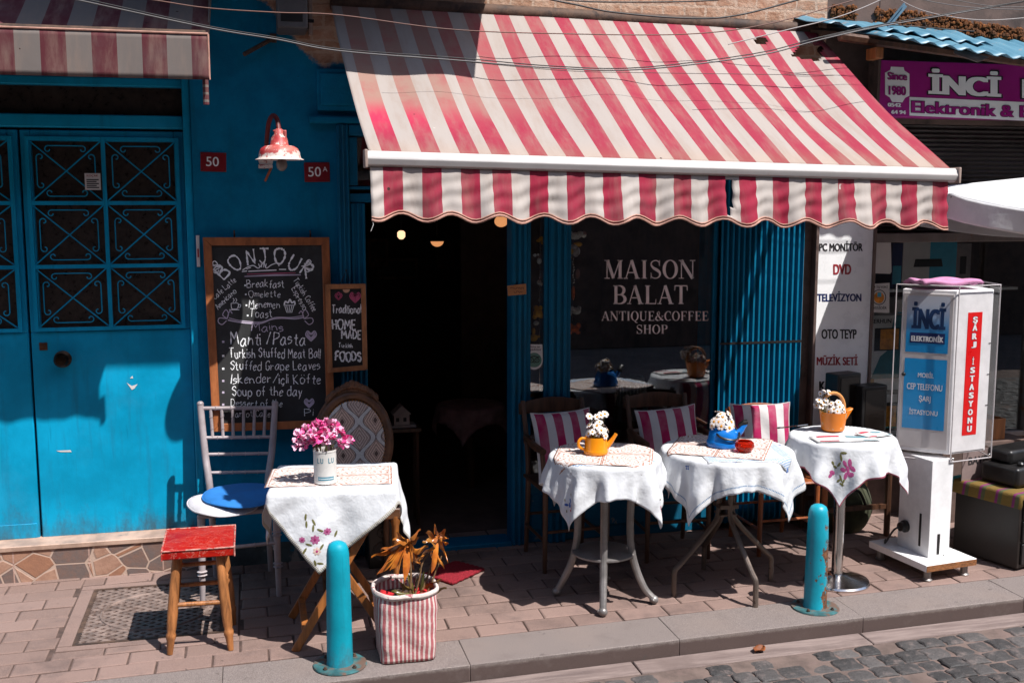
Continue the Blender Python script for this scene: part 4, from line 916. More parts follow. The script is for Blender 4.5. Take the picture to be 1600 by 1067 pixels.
def gingham():
    m = NT('blue_cross_stitch', .9); u = m.xyz(m.uv()); a, b_ = [m.math('GREATER_THAN', m.math('FRACT', m.math('MULTIPLY', u[i], 26.0)), .5) for i in (0, 1)]
    e = m.math('MAXIMUM', *[m.math('ABSOLUTE', m.math('SUBTRACT', u[i], .5)) for i in (0, 1)]); f = m.math('MULTIPLY', m.math('ABSOLUTE', m.math('SUBTRACT', a, b_)), m.math('MULTIPLY', m.math('GREATER_THAN', e, .37), m.math('LESS_THAN', e, .485)))
    m.col(m.mix(m.math('MULTIPLY', f, .85), (.64, .64, .65), (.05, .20, .42))); return m.mat
M['gingham'] = gingham()
TH = {}
for k, c in dict(pink=(.42, .10, .24), rose=(.40, .06, .20), magenta=(.32, .015, .12), olive=(.13, .12, .035), blue=(.02, .10, .40), teal=(.02, .25, .33), red=(.50, .03, .07), pale=(.55, .40, .34), gold=(.45, .32, .10), white=(.6, .55, .55)).items(): TH[k] = pmat(k+'_thread', c, .8, var=.25, vs=150, bump=.4, bs=500)
def blob(b, fm, u, v, su, sv, rot, lift=.0016, n=8, pinch=0.0):
    P = []
    for i in range(n):
        a = 2*pi*i/n; q = 1-pinch*abs(sin(a/2)) if pinch else 1; x, y = su*cos(a)*q, sv*sin(a)*q; P.append(fm(u+x*cos(rot)-y*sin(rot), v+x*sin(rot)+y*cos(rot), lift))
    b.add([fm(u, v, lift+.001)]+P, [(0, 1+i, 1+(i+1) % n) for i in range(n)])
def cloth(name, label, fm, mat, group, parent=None, n=72, half_sel=None, cat='tablecloth', solid=.0016):
    o = fm(0, 0); b = MB(); b.off = o
    b.grid(lambda u, v: fm(2*u-1, 2*v-1), n, n); ob = b.build(name, mat, parent, ang=180, solid=solid); ob.location = o
    return tag(ob, label, cat, group)

# ---------------------------------------------------------------- table at the door: folding table, cloth, tin of flowers
T1 = (.315, -.905, .645)
t = thing('folding_table', 'small wooden folding table with crossed legs by the chalkboard', 'table', (T1[0], T1[1], 0))
b = MB(t); b.M = Matrix.Translation((T1[0], T1[1], 0)) @ Matrix.Rotation(-.12, 4, 'Z'); b.box(-.235, .235, -.215, .215, .622, .642); b.build('tabletop', M['orange_wood'], t, bev=.004)
def plank(b, p, q, w_, d_):
    p, q = Vector(p), Vector(q); a = (q-p).normalized(); s_ = a.cross(Vector((0, 1, 0))).normalized()*w_/2; e = Vector((0, 1, 0))*d_/2
    vs = [c+i*s_+j*e for c in (p, q) for i, j in ((-1, -1), (1, -1), (1, 1), (-1, 1))]
    b.add(vs, [(0, 1, 2, 3), (7, 6, 5, 4), (0, 4, 5, 1), (1, 5, 6, 2), (2, 6, 7, 3), (3, 7, 4, 0)])
for y, d_ in ((-1.115, 0), (-.75, 0)):
    for x0, x1, yo in ((.125, .50, -.012), (.515, .13, .012)):
        b = MB(t); plank(b, (x0, y+yo, 0), (x1, y+yo, .622), .032, .018); b.build('leg', M['orange_wood'], t, bev=.003)
for x, z in ((.170, .075), (.47, .075)):
    b = MB(t); b.box(x-.014, x+.014, -1.10, -.76, z-.012, z+.012); b.build('stretcher', M['orange_wood'], t, bev=.003)
fm1 = drape(T1[0], T1[1], T1[2], ('rect', .243, .222, -.12), .392, R(-102.7+135), .10, .010, 7, 3)
c1 = cloth('tablecloth', 'white tablecloth with pink embroidered flowers on its hanging corner, on the folding table', fm1, M['linen_cream'], 'white tablecloths')
b = MB(c1); b.off = Vector(c1.location)
for u, v, s_, k in ((-.80, -.70, .052, 0), (-.90, -.62, .034, 0), (-.72, -.86, .040, 0), (-.86, -.80, .044, 1), (-.66, -.72, .042, 0)):
    b = MB(c1); b.off = Vector(c1.location); b.k = 0
    for i in range(7): a = 2*pi*i/7; blob(b, fm1, u+s_*.55*cos(a), v+s_*.55*sin(a), s_*.42, s_*.3, a)
    b.k = 1; blob(b, fm1, u, v, s_*.3, s_*.3, 0, .0026); b.build('embroidered_flower', [TH['pale' if k else 'pink'], TH['magenta']], c1, ang=180)
b = MB(c1); b.off = Vector(c1.location)
for u, v, a in ((-.74, -.60, .8), (-.77, -.53, .9), (-.95, -.72, .3), (-.95, -.88, 1.1), (-.80, -.93, 0), (-.62, -.80, .5), (-.92, -.92, 2.2), (-.70, -.56, 1.4), (-.73, -.47, .8), (-.70, -.66, 2.0), (-.80, -.80, .3), (-.88, -.70, 2.2)): blob(b, fm1, u, v, .036, .012, a)
tag(b.build('embroidered_leaves', TH['olive'], c1, ang=180), kind='stuff')
fd = drape(T1[0]-.02, T1[1]+.005, T1[2]+.0035, ('rect', .245, .224, -.12), .205, -.12, .05, .002, 5, 8)
b = MB(); b.off = fd(0, 0); b.grid(lambda u, v: fd((2*u-1)*1.24, (2*v-1)*.74), 40, 30); o_ = b.build('lace_doily', M['lace'], ang=180, solid=.001); o_.location = fd(0, 0); tag(o_, 'cream lace runner with brown thread under the white flower tin', 'doily', 'lace table mats')
def on_can(c, r): return lambda x, y: Vector((c[0]+r*sin(x/r), c[1]-r*cos(x/r), c[2]+y))
cc = (.268, -1.005, .6505)
t = thing('flower_tin', 'white tin with teal lettering and a teal band, holding pink flowers on the folding table', 'tin', cc)
b = MB(t); b.lathe([(.044, 0), (.0475, .002), (.0475, .006), (.046, .008), (.046, .128), (.0475, .130), (.0475, .136), (.0455, .137), (.0445, .130), (.0445, .012), (.0, .011)], 36, cap=False, o=cc); b.add([(cc[0], cc[1], cc[2]+.0)], []); b.build('body', pmat('white_tin', (.60, .58, .55), .3, var=.06, bump=.04, stains=[((.42, .34, .28), 12, .6, .75)]), t)
f = on_can(cc, .0466); b = MB(t); [b.text(ch, f, x, .098, w_, .021, .012) for ch, x, w_ in (('L', -.031, .009), ('U', -.016, .011), ('L', .015, .009), ('U', .029, .011))]; b.grid(lambda u, v: f(-.034+.068*u, .018+.014*v), 12, 1); b.build('lettering', pmat('teal_print', (.01, .18, .26), .4, var=.1, bump=0), t)
f = on_can(cc, .0470); b = MB(t)
for i in range(14): b.grid(lambda u, v: f(-.031+.0046*i+.0028*u, .0225+.0045*v), 1, 1)
b.build('small_print', M['ink_white'], t)

# flowers ---------------------------------------------------------
def petal_mesh(name, mats, seed):
    rn = random.Random(seed); b = MB()
    for k in range(26):                       # ruffled ball of petals
        th, ph_ = rn.uniform(0, 6.28), math.acos(rn.uniform(-.35, 1)); d = Vector((sin(ph_)*cos(th), sin(ph_)*sin(th), cos(ph_))); a = d.orthogonal().normalized(); a.rotate(Matrix.Rotation(rn.uniform(0, 6.28), 3, d)); c = d.cross(a)
        b.k = rn.choice([0, 0, 0, 1, 1, 1, 2]); s_ = rn.uniform(.55, .85); o = d*rn.uniform(.25, .75); w1 = rn.uniform(0, 6)
        b.grid(lambda u, v: o+a*(u-.5)*s_*(.5+.8*v)+(c*.55+d*.55)*(v*s_)+d*(.10*sin(u*9+w1)*v+.22*v*v-.3*(u-.5)**2), 5, 4)
    me = b.build(name, mats, None, ang=180, solid=0); md = me.data; bpy.data.objects.remove(me); return md
PK = [pmat('pink_petal', (.78, .09, .33), .7, var=.2, bump=0), pmat('pale_pink_petal', (.82, .45, .60), .7, var=.2, bump=0), pmat('deep_pink_petal', (.52, .012, .14), .7, var=.2, bump=0)]
pm_ = [petal_mesh('blossom', PK, i) for i in range(3)]
t = thing('flower_bunch', 'bunch of ruffled bright pink flowers in the white tin', 'flowers', (cc[0], cc[1], cc[2]+.11))
rn = random.Random(6)
for i, (x, y, z) in enumerate([(466, 683, 0), (480, 672, .02), (497, 664, .01), (513, 664, 0), (529, 677, .0), (541, 690, 0), (533, 694, -.03), (515, 686, -.045), (496, 688, -.045), (479, 690, -.03), (470, 694, .0), (505, 676, -.03), (522, 668, .03), (488, 679, -.035), (509, 668, .04)]):
    p = W(x, y, -1.0+z); o = bpy.data.objects.new('blossom', pm_[i % 3]); COL.objects.link(o); o.parent = t; o.location = p-Vector(t.location); s_ = rn.uniform(.022, .029); o.scale = (s_, s_, s_); o.rotation_euler = (rn.uniform(-.6, .6), rn.uniform(-.6, .6), rn.uniform(0, 6))
b = MB(t)
for i in range(9): a = i*.7; b.tube([(cc[0]+.02*cos(a), cc[1]+.02*sin(a), cc[2]+.02), (cc[0]+.035*cos(a), cc[1]+.03*sin(a), cc[2]+.155)], .002, 5)
b.build('stems', TH['olive'], t)
def daisy_mesh():
    b = MB(); n = 12
    for i in range(n):
        a = 2*pi*i/n+.1*sin(i*3); d = Vector((cos(a), sin(a), 0)); s_ = Vector((-sin(a), cos(a), 0)); dz = .04*sin(i*5)
        pts = []
        for r_, w_, z in ((.25, .10, .02), (.60, .19, .10+dz), (.92, .15, .02+dz), (1.05, .05, -.03+dz)): pts += [d*r_-s_*w_+Vector((0, 0, z)), d*r_+s_*w_+Vector((0, 0, z))]
        b.add(pts, [(2*j, 2*j+1, 2*j+3, 2*j+2) for j in range(3)])
    b.k = 1; b.ball((0, 0, .06), (.32, .32, .16), 10, 6)
    o = b.build('daisy', [pmat('white_petal', (.72, .66, .62), .8, var=.12, bump=0), pmat('yellow_flower_eye', (.62, .27, .02), .8, var=.3, bump=.3, bs=20)], None, ang=60); md = o.data; bpy.data.objects.remove(o); return md
DM = daisy_mesh()
def daisies(label, c, rx, rz, n, s0, stem0, seed, extra=()):
    t = thing('daisy_bunch', label, 'flowers', c); rn = random.Random(seed); c = Vector(c); P = []
    while len(P) < n:
        d = Vector((rn.gauss(0, 1), rn.gauss(-.35, 1), abs(rn.gauss(.35, .8)))).normalized(); d2 = d*rn.uniform(.72, 1.22); p = Vector((d2.x*rx, d2.y*rx*.9, d2.z*rz))
        if all((p-q[0]).length > s0*1.05 for q in P) or rn.random() < .04: P.append((p, d))
    for p, d in P+[(Vector(q), Vector((.1, -.7, .7)).normalized()) for q in extra]:
        o = bpy.data.objects.new('daisy', DM); COL.objects.link(o); o.parent = t; o.location = p; s_ = s0*rn.uniform(.85, 1.2); o.scale = (s_, s_, s_)
        d = (d+Vector((rn.uniform(-.3, .3), rn.uniform(-.5, .1), rn.uniform(-.1, .3)))).normalized(); o.rotation_euler = d.to_track_quat('Z', 'Y').to_euler()
    b = MB()
    for p, d in P[:14]+[(Vector(q), None) for q in extra]: b.tube([Vector(stem0)-c, Vector(stem0)-c+Vector((p.x*.4, p.y*.4, rz*.3)), p-Vector((0, 0, .003))], .0016, 5)
    b.build('stems', TH['olive'], t); return t

# ---------------------------------------------------------------- cast metal table with the orange teapot
x0, y0, h0 = 1.50, -.862, .662
t = thing('bistro_table', 'round grey cast metal table with four curved legs and a lower shelf', 'table', (x0, y0, 0))
b = MB(t); b.lathe([(.0, h0-.018), (.225, h0-.018), (.235, h0-.012), (.235, h0-.006), (.228, h0-.004), (0, h0-.004)], 40, cap=False, o=(x0, y0, 0)); b.build('tabletop', M['grey_metal'], t)
for q in ((1.432, -1.065), (1.302, -.774), (1.703, -.976), (1.575, -.660)):
    d = Vector((q[0]-x0, q[1]-y0, 0)); L_ = d.length; d /= L_; P = lambda r, z: Vector((x0, y0, 0))+d*r+Vector((0, 0, z))
    b = MB(t); b.tube([P(.125, h0-.018), P(.122, .52), P(.118, .38), P(.122, .26), P(.145, .16), P(.185, .07), P(L_-.008, .026), P(L_, .008)], [.017, .017, .0165, .017, .017, .016, .015, .012], 10, smooth=5)
    lg = b.build('leg', M['grey_metal'], t); b = MB(t); b.ball(P(L_-.004, .020), (.021, .021, .020), 12, 8); b.ball(P(L_-.004, .022)+Vector((d.y, -d.x, 0))*.019, .008, 8, 6); b.build('foot', M['grey_metal'], lg)
b = MB(t); b.lathe([(0, .212), (.135, .212), (.142, .216), (.142, .223), (.135, .226), (0, .226)], 36, cap=False, o=(x0, y0, 0)); b.build('shelf', M['grey_metal'], t)
fm2 = drape(x0, y0, h0, ('round', .235), .375, R(-7), .07, .019, 9, 5)
c2 = cloth('tablecloth', 'white tablecloth with small blue and red motifs at its corners, under the orange teapot', fm2, M['linen'], 'white tablecloths', n=80)
b = MB(c2); b.off = Vector(c2.location)
for cu, cv in ((-.80, -.80), (.80, -.80), (.8, .8), (-.8, .8)):
    b = MB(c2); b.off = Vector(c2.location); b.k = 0
    for dx, dy, a in ((.0, .03, .6), (.05, .05, 1.4), (-.04, .07, 2.2), (.03, .0, .2)): blob(b, fm2, cu+dx, cv+dy, .035, .016, a)
    b.k = 1
    for dx, dy, a in ((.03, -.05, .6), (-.02, -.04, 2.4), (.06, -.03, 1.6)): blob(b, fm2, cu+dx, cv+dy, .030, .014, a)
    b.k = 2
    for dx, dy, a in ((-.10, .02, .6), (.10, .10, 1.4), (-.02, .13, 1.2)): blob(b, fm2, cu+dx, cv+dy, .02, .008, a)
    b.build('embroidery', [TH['blue'], TH['red'], TH['olive']], c2, ang=180)
for nm, mt, hf, rt, lf, lb in (('check_cloth', 'gingham', .205, R(-7), .003, 'small blue cross-stitch overlay under the lace on the teapot table'), ('lace_doily', 'lace', .215, R(-22), .006, 'cream lace square under the orange teapot')):
    g_ = drape(x0, y0+.005, h0+lf, ('round', .236), hf, rt, .05, .003, 7, 2); b = MB(); b.off = g_(0, 0); b.grid(lambda u, v: g_(2*u-1, 2*v-1), 36, 36); o_ = b.build(nm, M[mt], ang=180, solid=.001); o_.location = g_(0, 0); tag(o_, lb, 'doily', 'lace table mats' if mt == 'lace' else None)
oc = (1.458, -.862, h0+.0075); M['orange_enamel'] = pmat('orange_enamel', (.72, .24, .008), .22, var=.06, bump=.02)
t = thing('teapot', 'orange enamel coffee pot with a loop handle and straight spout, filled with daisies', 'teapot', oc)
b = MB(t); b.lathe([(.0, 0), (.048, 0), (.053, .004), (.055, .012), (.053, .020), (.050, .026), (.049, .075), (.048, .078), (.046, .078), (.046, .03), (.0, .01)], 36, cap=False, o=oc); b.build('body', M['orange_enamel'], t)
b = MB(t); b.tube([Vector(oc)+Vector(q) for q in ((.044, 0, .028), (.064, 0, .044), (.082, -.004, .070), (.092, -.006, .087))], [.015, .012, .009, .008], 12, smooth=5); b.build('spout', M['orange_enamel'], t)
b = MB(t); b.tube([Vector(oc)+Vector(q) for q in ((-.044, 0, .068), (-.066, 0, .072), (-.080, 0, .056), (-.076, 0, .034), (-.050, 0, .022))], [.006, .0065, .007, .007, .006], 10, smooth=5); b.build('handle', M['orange_enamel'], t)
daisies('daisies crowded in the orange coffee pot, some standing tall', (oc[0], oc[1], oc[2]+.084), .048, .055, 20, .0165, (oc[0], oc[1], oc[2]+.03), 3, [(-.03, 0, .085), (.022, 0, .088), (.040, 0, .092), (.003, 0, .08)])

# ---------------------------------------------------------------- round table with the blue kettle
x0, y0, h0 = 2.08, -.872, .660
t = thing('bistro_table', 'round table on four bent brown pipe legs, under the blue-hemmed cloth', 'table', (x0, y0, 0)); pipe = pmat('brown_pipe', (.155, .12, .10), .38, .55, var=.25, vs=14, bump=.1, stains=[((.07, .04, .03), 14, .6, .7)])
b = MB(t); b.lathe([(.0, h0-.02), (.275, h0-.02), (.285, h0-.014), (.285, h0-.006), (.278, h0-.004), (0, h0-.004)], 44, cap=False, o=(x0, y0, 0)); b.build('tabletop', M['orange_wood'], t)
for q in ((1.822, -.905), (2.121, -1.116), (2.337, -.833), (2.10, -.60)):
    d = Vector((q[0]-x0, q[1]-y0, 0)); L_ = d.length; d /= L_; P = lambda r, z: Vector((x0, y0, 0))+d*r+Vector((0, 0, z))
    b = MB(t); b.tube([P(.15, h0-.02), P(.045, .56), P(.036, .45), P(.038, .36), P(.075, .30), P(L_-.04, .155), P(L_-.004, .12), P(L_, .075), P(L_, .0)], .0125, 10, smooth=5); b.build('leg', pipe, t)
b = MB(t); b.box(x0-.045, x0+.045, y0-.045, y0+.045, .39, .41); b.box(x0-.04, x0+.04, y0-.04, y0+.04, .355, .365); b.build('hub_bracket', pipe, t, bev=.003)
fm3 = drape(x0, y0, h0, ('round', .285), .412, R(-8), .06, .019, 10, 14)
c3 = cloth('tablecloth', 'white tablecloth with a blue stitched hem on the round table with the blue kettle', fm3, M['linen_blue'], 'white tablecloths', n=84)
b = MB(c3); b.off = Vector(c3.location)
for cu, cv in ((-.62, -.50), (.55, -.62), (-.1, -.62), (.62, .1)):
    b = MB(c3); b.off = Vector(c3.location)
    for dx, dy in ((0, .018), (0, -.018), (.018, 0), (-.018, 0)): blob(b, fm3, cu+dx, cv+dy, .013, .013, .78, n=4)
    b.build('embroidery', TH['blue'], c3, ang=180)
for nm, mt, hf, rt, lf, lb, off in (('check_cloth', 'gingham', .20, R(-10), .003, 'blue cross-stitch square under the lace on the kettle table', (.05, -.06)), ('lace_doily', 'lace', .215, R(-32), .006, 'cream lace square under the blue kettle', (-.03, .02))):
    g_ = drape(x0, y0, h0+lf, ('round', .286), hf, rt, .05, .003, 7, 2); o3 = Vector((off[0]/hf, off[1]/hf, 0)); b = MB(); b.off = g_(0, 0); b.grid(lambda u, v: g_(2*u-1+o3.x, 2*v-1+o3.y), 36, 36); o_ = b.build(nm, M[mt], ang=180, solid=.001); o_.location = g_(0, 0); tag(o_, lb, 'doily', 'lace table mats' if mt == 'lace' else None)
oc = (2.072, -.842, h0+.0075); M['blue_enamel'] = pmat('blue_enamel', (.008, .155, .52), .2, var=.06, bump=.02)
t = thing('kettle', 'bright blue enamel kettle with a black bail handle, filled with daisies', 'kettle', oc)
b = MB(t); b.lathe([(.0, 0), (.068, 0), (.073, .005), (.074, .022), (.070, .030), (.068, .034), (.066, .05), (.060, .070), (.050, .083), (.044, .088), (.041, .087), (.05, .06), (.0, .02)], 40, cap=False, o=oc); b.build('body', M['blue_enamel'], t)
sp = [Vector(oc)+Vector(q) for q in ((.055, -.01, .050), (.078, -.014, .066), (.092, -.016, .086), (.105, -.018, .102))]
b = MB(t); b.tube(sp, [.020, .015, .011, .010], 12, smooth=5); sp_ = b.build('spout', M['blue_enamel'], t)
b = MB(t); b.tube([sp[2]+Vector((-.006, .02, .0)), sp[3]+Vector((-.004, .004, .004)), sp[3]+Vector((.008, -.002, .008))], [.016, .016, .012], 10); b.build('spout_cap', M['black_plastic'], t)
b = MB(t); b.tube([Vector(oc)+Vector(q) for q in ((-.046, -.01, .078), (-.040, -.055, .056), (0, -.078, .044), (.040, -.068, .044), (.066, -.030, .060), (.062, 0, .078))], .0052, 8, smooth=6); b.build('bail_handle', M['black_plastic'], t)
daisies('large white daisies in the blue kettle', (oc[0]-.008, oc[1], oc[2]+.092), .050, .060, 18, .0205, (oc[0], oc[1], oc[2]+.04), 5)
m = NT('amber_red_glass', .06); m.col((.62, .035, .012)); m.b.inputs['Transmission Weight'].default_value = .75; m.b.inputs['IOR'].default_value = 1.35; M['amber'] = m.mat
ac = Vector(G(1163, 706, h0+.006)); t = thing('ashtray', 'amber red glass bowl ashtray on the front edge of the kettle table', 'ashtray', ac)
b = MB(t); b.lathe([(0, .001), (.022, .001), (.036, .012), (.044, .028), (.041, .044), (.032, .052), (.028, .050), (.035, .042), (.037, .028), (.028, .016), (0, .010)], 32, cap=False, o=ac); b.build('bowl', M['amber'], t)
b = MB(t); b.ball(ac+Vector((0, 0, .022)), (.022, .022, .008), 12, 6); b.build('ash', pmat('orange_peel', (.45, .10, .02), .6), t)

# ---------------------------------------------------------------- pedestal table with the orange basket
x0, y0, h0 = 2.640, -.905, .700
t = thing('pedestal_table', 'round table on a chrome pole and dished chrome base, under the cloth with the rose', 'table', (x0, y0, 0))
b = MB(t); b.lathe([(0, 0), (.150, 0), (.152, .006), (.146, .014), (.10, .026), (.05, .036), (.036, .042), (0, .042)], 44, cap=False, o=(x0, y0, 0)); b.build('base', M['chrome'], t)
b = MB(t); b.lathe([(.026, .04), (.026, h0-.03)], 24, o=(x0, y0, 0)); b.build('pole', M['chrome'], t)
b = MB(t); b.lathe([(.0, h0-.022), (.218, h0-.022), (.226, h0-.014), (.226, h0-.006), (0, h0-.004)], 40, cap=False, o=(x0, y0, 0)); b.build('tabletop', M['dark_wood'], t)
fm4 = drape(x0, y0, h0, ('round', .228), .362, R(-121+135), .12, .022, 7, 23)
c4 = cloth('tablecloth', 'white tablecloth with a pink cross-stitch rose on the front, on the pedestal table', fm4, M['linen_red'], 'white tablecloths', n=80)
b = MB(c4); b.off = Vector(c4.location); ru, rv = -.60, -.64; eu = Vector((-.70, .70, 0)).normalized(); ev = Vector((-.7, -.7, 0)).normalized()     # ev runs down towards the hanging corner
def rp(a, q): return (ru-eu.x*a+ev.x*q, rv-eu.y*a+ev.y*q)
b.k = 0
for a, q, su, sv, r_ in ((.10, -.04, .055, .03, .3), (.15, .02, .05, .03, 1.2), (.14, .10, .05, .03, 2.0), (.06, .13, .055, .03, 2.8), (.01, .06, .05, .03, 1.4), (.03, -.02, .05, .025, .6), (.08, .04, .04, .028, .4), (.09, .085, .035, .02, 2.4), (-.17, .10, .045, .03, 1.0), (-.20, .13, .04, .025, 2.2)): p = rp(a, q); blob(b, fm4, p[0], p[1], su, sv, r_+.8)
b.k = 1
for a, q, su, r_ in ((-.03, -.09, .05, .2), (.0, -.15, .045, 1.6), (-.06, .0, .04, 2.4), (-.12, .03, .035, 1), (-.02, .17, .05, .5), (-.06, .20, .04, 2.0), (0, .24, .045, 1.2), (.03, .20, .04, 2.6), (-.15, -.02, .03, .4)): p = rp(a, q); blob(b, fm4, p[0], p[1], su, .017, r_+.8)
b.build('embroidery', [TH['rose'], TH['olive']], c4, ang=180)
for nm, lb, px, rot, sz, mt, z in (('menu_sheet', 'white printed paper with red and blue edges lying under the orange basket', (1320, 686), -.12, (.15, .055), None, .004), ('menu_sheet', 'pale paper napkin at the right of the basket table', (1365, 679), .2, (.07, .05), None, .0055)):
    p = G(px[0], px[1], h0+z); tt = thing(nm, lb, 'paper', p, rot); b = MB(); w_, d_ = sz
    b.grid(lambda u, v: ((u-.5)*2*w_, (v-.5)*2*d_, .003+.004*sin(u*5)*v), 14, 6); b.build('sheet', M['white_paper'], tt, ang=180, solid=.0008); b = MB()
    for i, (a, c_, q, e) in enumerate(((-.9, -.3, -.95, -.7), (.1, .9, .3, .7), (-.8, -.1, .4, .8), (.45, .92, -.9, -.72))): b.k = i % 2; b.grid(lambda u, v: (w_*(a+(c_-a)*u), d_*(q+(e-q)*v), .0050+.004*sin((w_*(a+(c_-a)*u)/w_/2+.5)*5)*(d_*(q+(e-q)*v)/d_/2+.5)), 6, 2)
    b.build('print', [TH['red'], TH['teal']], tt)
oc = tuple(Vector(G(1301, 671, h0+.008))); m = NT('orange_painted_tin', .35); v = m.vor(26, None, 'F1'); m.col(m.mix(m.ramp(v, .20, .23), m.mix(m.ramp(v, .08, .1), (.06, .26, .22), (.66, .36, .18)), (.66, .175, .006))); M['basket'] = m.mat
t = thing('flower_bucket', 'orange painted tin pot with a tall arched handle and a pointed lip, holding daisies', 'bucket', oc)
b = MB(t); b.lathe([(0, 0), (.050, 0), (.053, .003), (.064, .088), (.062, .088), (.052, .01), (0, .008)], 32, cap=False, o=oc); b.build('body', M['basket'], t)
b = MB(t); b.prism([(.045, .02), (.060, .045), (.098, .102), (.058, .090)], Vector(oc)+Vector((0, .018, 0)), (1, 0, 0), (0, 0, 1), .036); b.build('lip', M['basket'], t, bev=.006)
b = MB(t); b.tube([Vector(oc)+Vector((-.062+.0*i, 0, .085)) for i in (0,)]+[Vector(oc)+Vector((-.004-.060*cos(R(a)), 0, .10+.075*sin(R(a)))) for a in range(0, 181, 15)]+[Vector(oc)+Vector((.056, 0, .085))], .0085, 10); b.build('handle', pmat('peach_handle', (.62, .27, .085), .4, var=.1), t)
daisies('fading daisies in the orange bucket, a spray leaning left', (oc[0]+.004, oc[1], oc[2]+.09), .050, .045, 24, .0155, (oc[0], oc[1], oc[2]+.03), 8, [(-.055-.012*(i % 4), -.01*(i % 3), .03+.014*(i//4)) for i in range(12)]+[(-.075, .0, .085), (-.05, .01, .09), (-.03, 0, .088)])
b = None
sp0 = G(1222, 668, h0+.01); t = thing('spoon', 'metal teaspoon sticking out over the left edge of the basket table', 'spoon', sp0)
b = MB(t); q = G(1262, 663, h0+.008); b.tube([sp0, q], [.0035, .002], 8); b.build('handle', M['chrome'], t)
b = MB(t); b.ball(sp0+Vector((-.012, .0, .0)), (.018, .010, .004), 12, 6); b.build('bowl', M['chrome'], t)

# ---------------------------------------------------------------- stool
t = thing('stool', 'low wooden stool with a scuffed red leather seat, on the drain cover', 'stool', (-.235, -.90, 0))
m = NT('worn_red_leather', .45, spec=.2); v = m.obj((9, 40, 20)); wv = m.noise(6, v, 4, .6); n = m.noise(9, None, 6, .7); cr_ = m.noise(4, m.obj((3, 9, 3)), 5, .7, 1.2)
c = m.mix(m.ramp(n, .35, .7), (.30, .004, .004), (.42, .014, .005)); c = m.mix(m.ramp(wv, .55, .75, 0, .4), c, (.52, .07, .012)); c = m.mix(m.math('MULTIPLY', m.ramp(cr_, .497, .502), m.ramp(cr_, .509, .504)), c, (.55, .30, .24)); m.col(c); m.bump(wv, .4, .004); m.bump(m.noise(200), .15, .001); M['red_leather'] = m.mat
b = MB(); x0, x1, y0, y1, z0, z1 = -.137, .139, -.148, .152, .385, .432
def seat(u, v): 
    return (x0+(x1-x0)*u, y0+(y1-y0)*v, z1+.012*cos((u-.5)*pi)*cos((v-.5)*pi)-.012)
b.grid(seat, 14, 14); b.box(x0, x1, y0, y1, z0, z1-.0125)
se = b.build('seat', M['red_leather'], t, bev=.006, seg=3)
b = MB()
for p, q in (((x0, y0), (x1, y0)), ((x0, y0), (x0, y1)), ((x1, y0), (x1, y1)), ((x0, y1), (x1, y1))): b.tube([(p[0], p[1], z1-.010), (q[0], q[1], z1-.010)], .0035, 6)
b.tube([(x0, y0, z0), (x0, y0, z1-.01)], .003, 6); b.tube([(x1, y0, z0), (x1, y0, z1-.01)], .003, 6)
b.build('worn_edge', pmat('worn_pale_edge', (.50, .24, .20), .7, var=.5, vs=40, stains=[((.42, .02, .015), 30, .48, .56)]), se)
LG = [((-.122, -.139), (-.085, -.100)), ((.112, -.152), (.080, -.105)), ((-.13, .125), (-.085, .10)), ((.12, .12), (.085, .10))]
for (fx, fy), (tx, ty) in LG:
    P = lambda k: Vector((tx+(fx-tx)*k, ty+(fy-ty)*k, z0*(1-k)))
    b = MB(); b.tube([P(0), P(.3), P(.6), P(.74), P(.775), P(.80), P(.83), P(.86), P(1)], [.016, .0195, .021, .0185, .016, .020, .020, .016, .0115], 12); b.build('leg', M['stool_wood'], t)
def at(i, k): (fx, fy), (tx, ty) = LG[i]; return Vector((tx+(fx-tx)*k, ty+(fy-ty)*k, z0*(1-k)))
for i, j, k in ((0, 1, .50), (0, 1, .27), (2, 3, .5), (0, 2, .4), (1, 3, .4)):
    if (i, j, k) == (0, 1, .27): i, j = 2, 3
    b = MB(); b.tube([at(i, k), at(j, k)], .0095, 10); b.build('stretcher', M['stool_wood'], t)

# ---------------------------------------------------------------- grey spindle chair with cushions
t = thing('spindle_chair', 'silver grey bamboo-style chair with a spindle back, beside the red stool', 'chair', (-.08, -.30, 0))
gm = pmat('silver_grey_resin', (.36, .31, .315), .38, var=.18, vs=8, bump=.06)
rings = lambda b, p, q, ks, r: [b.tube([p.lerp(q, k-.012), p.lerp(q, k), p.lerp(q, k+.012)], [r*.9, r*1.35, r*.9], 10) for k in ks]
FL, FR, RL, RR = Vector((-.251, -.525, 0)), Vector((.080, -.485, 0)), Vector((-.205, -.15, 0)), Vector((.05, -.13, 0)); SZ = .415
for f_, top in ((FL, Vector((-.245, -.515, SZ-.02))), (FR, Vector((.078, -.480, SZ-.02)))):
    b = MB(t); b.tube([f_, f_.lerp(top, .5), top], [.0115, .0155, .017], 12); rings(b, f_, top, (.35, .39, .72, .76), .017); b.build('leg', gm, t)
tops = [Vector((-.250, -.105, .825)), Vector((.094, -.105, .812))]
posts = []
for f_, s_, tp in ((RL, Vector((-.215, -.20, SZ)), tops[0]), (RR, Vector((.047, -.19, SZ)), tops[1])):
    b = MB(t); m_ = s_.lerp(tp, .45)+Vector((-.004 if tp.x < 0 else .004, .012, 0)); b.tube([f_, s_, m_, tp], [.0125, .0165, .0165, .0155], 12, smooth=6); b.ball(tp+Vector((0, 0, .004)), (.0165, .0165, .014), 12, 7); b.build('back_post', gm, t)
def bp(i, z):
    s_, tp = (Vector((-.215, -.20, SZ)), tops[0]) if i == 0 else (Vector((.047, -.19, SZ)), tops[1]); k = (z-SZ)/(tp.z-SZ)
    return s_.lerp(tp, k)+Vector(((-.004, .004)[i], .012, 0))*max(0, 1-abs(k-.45)/.45)
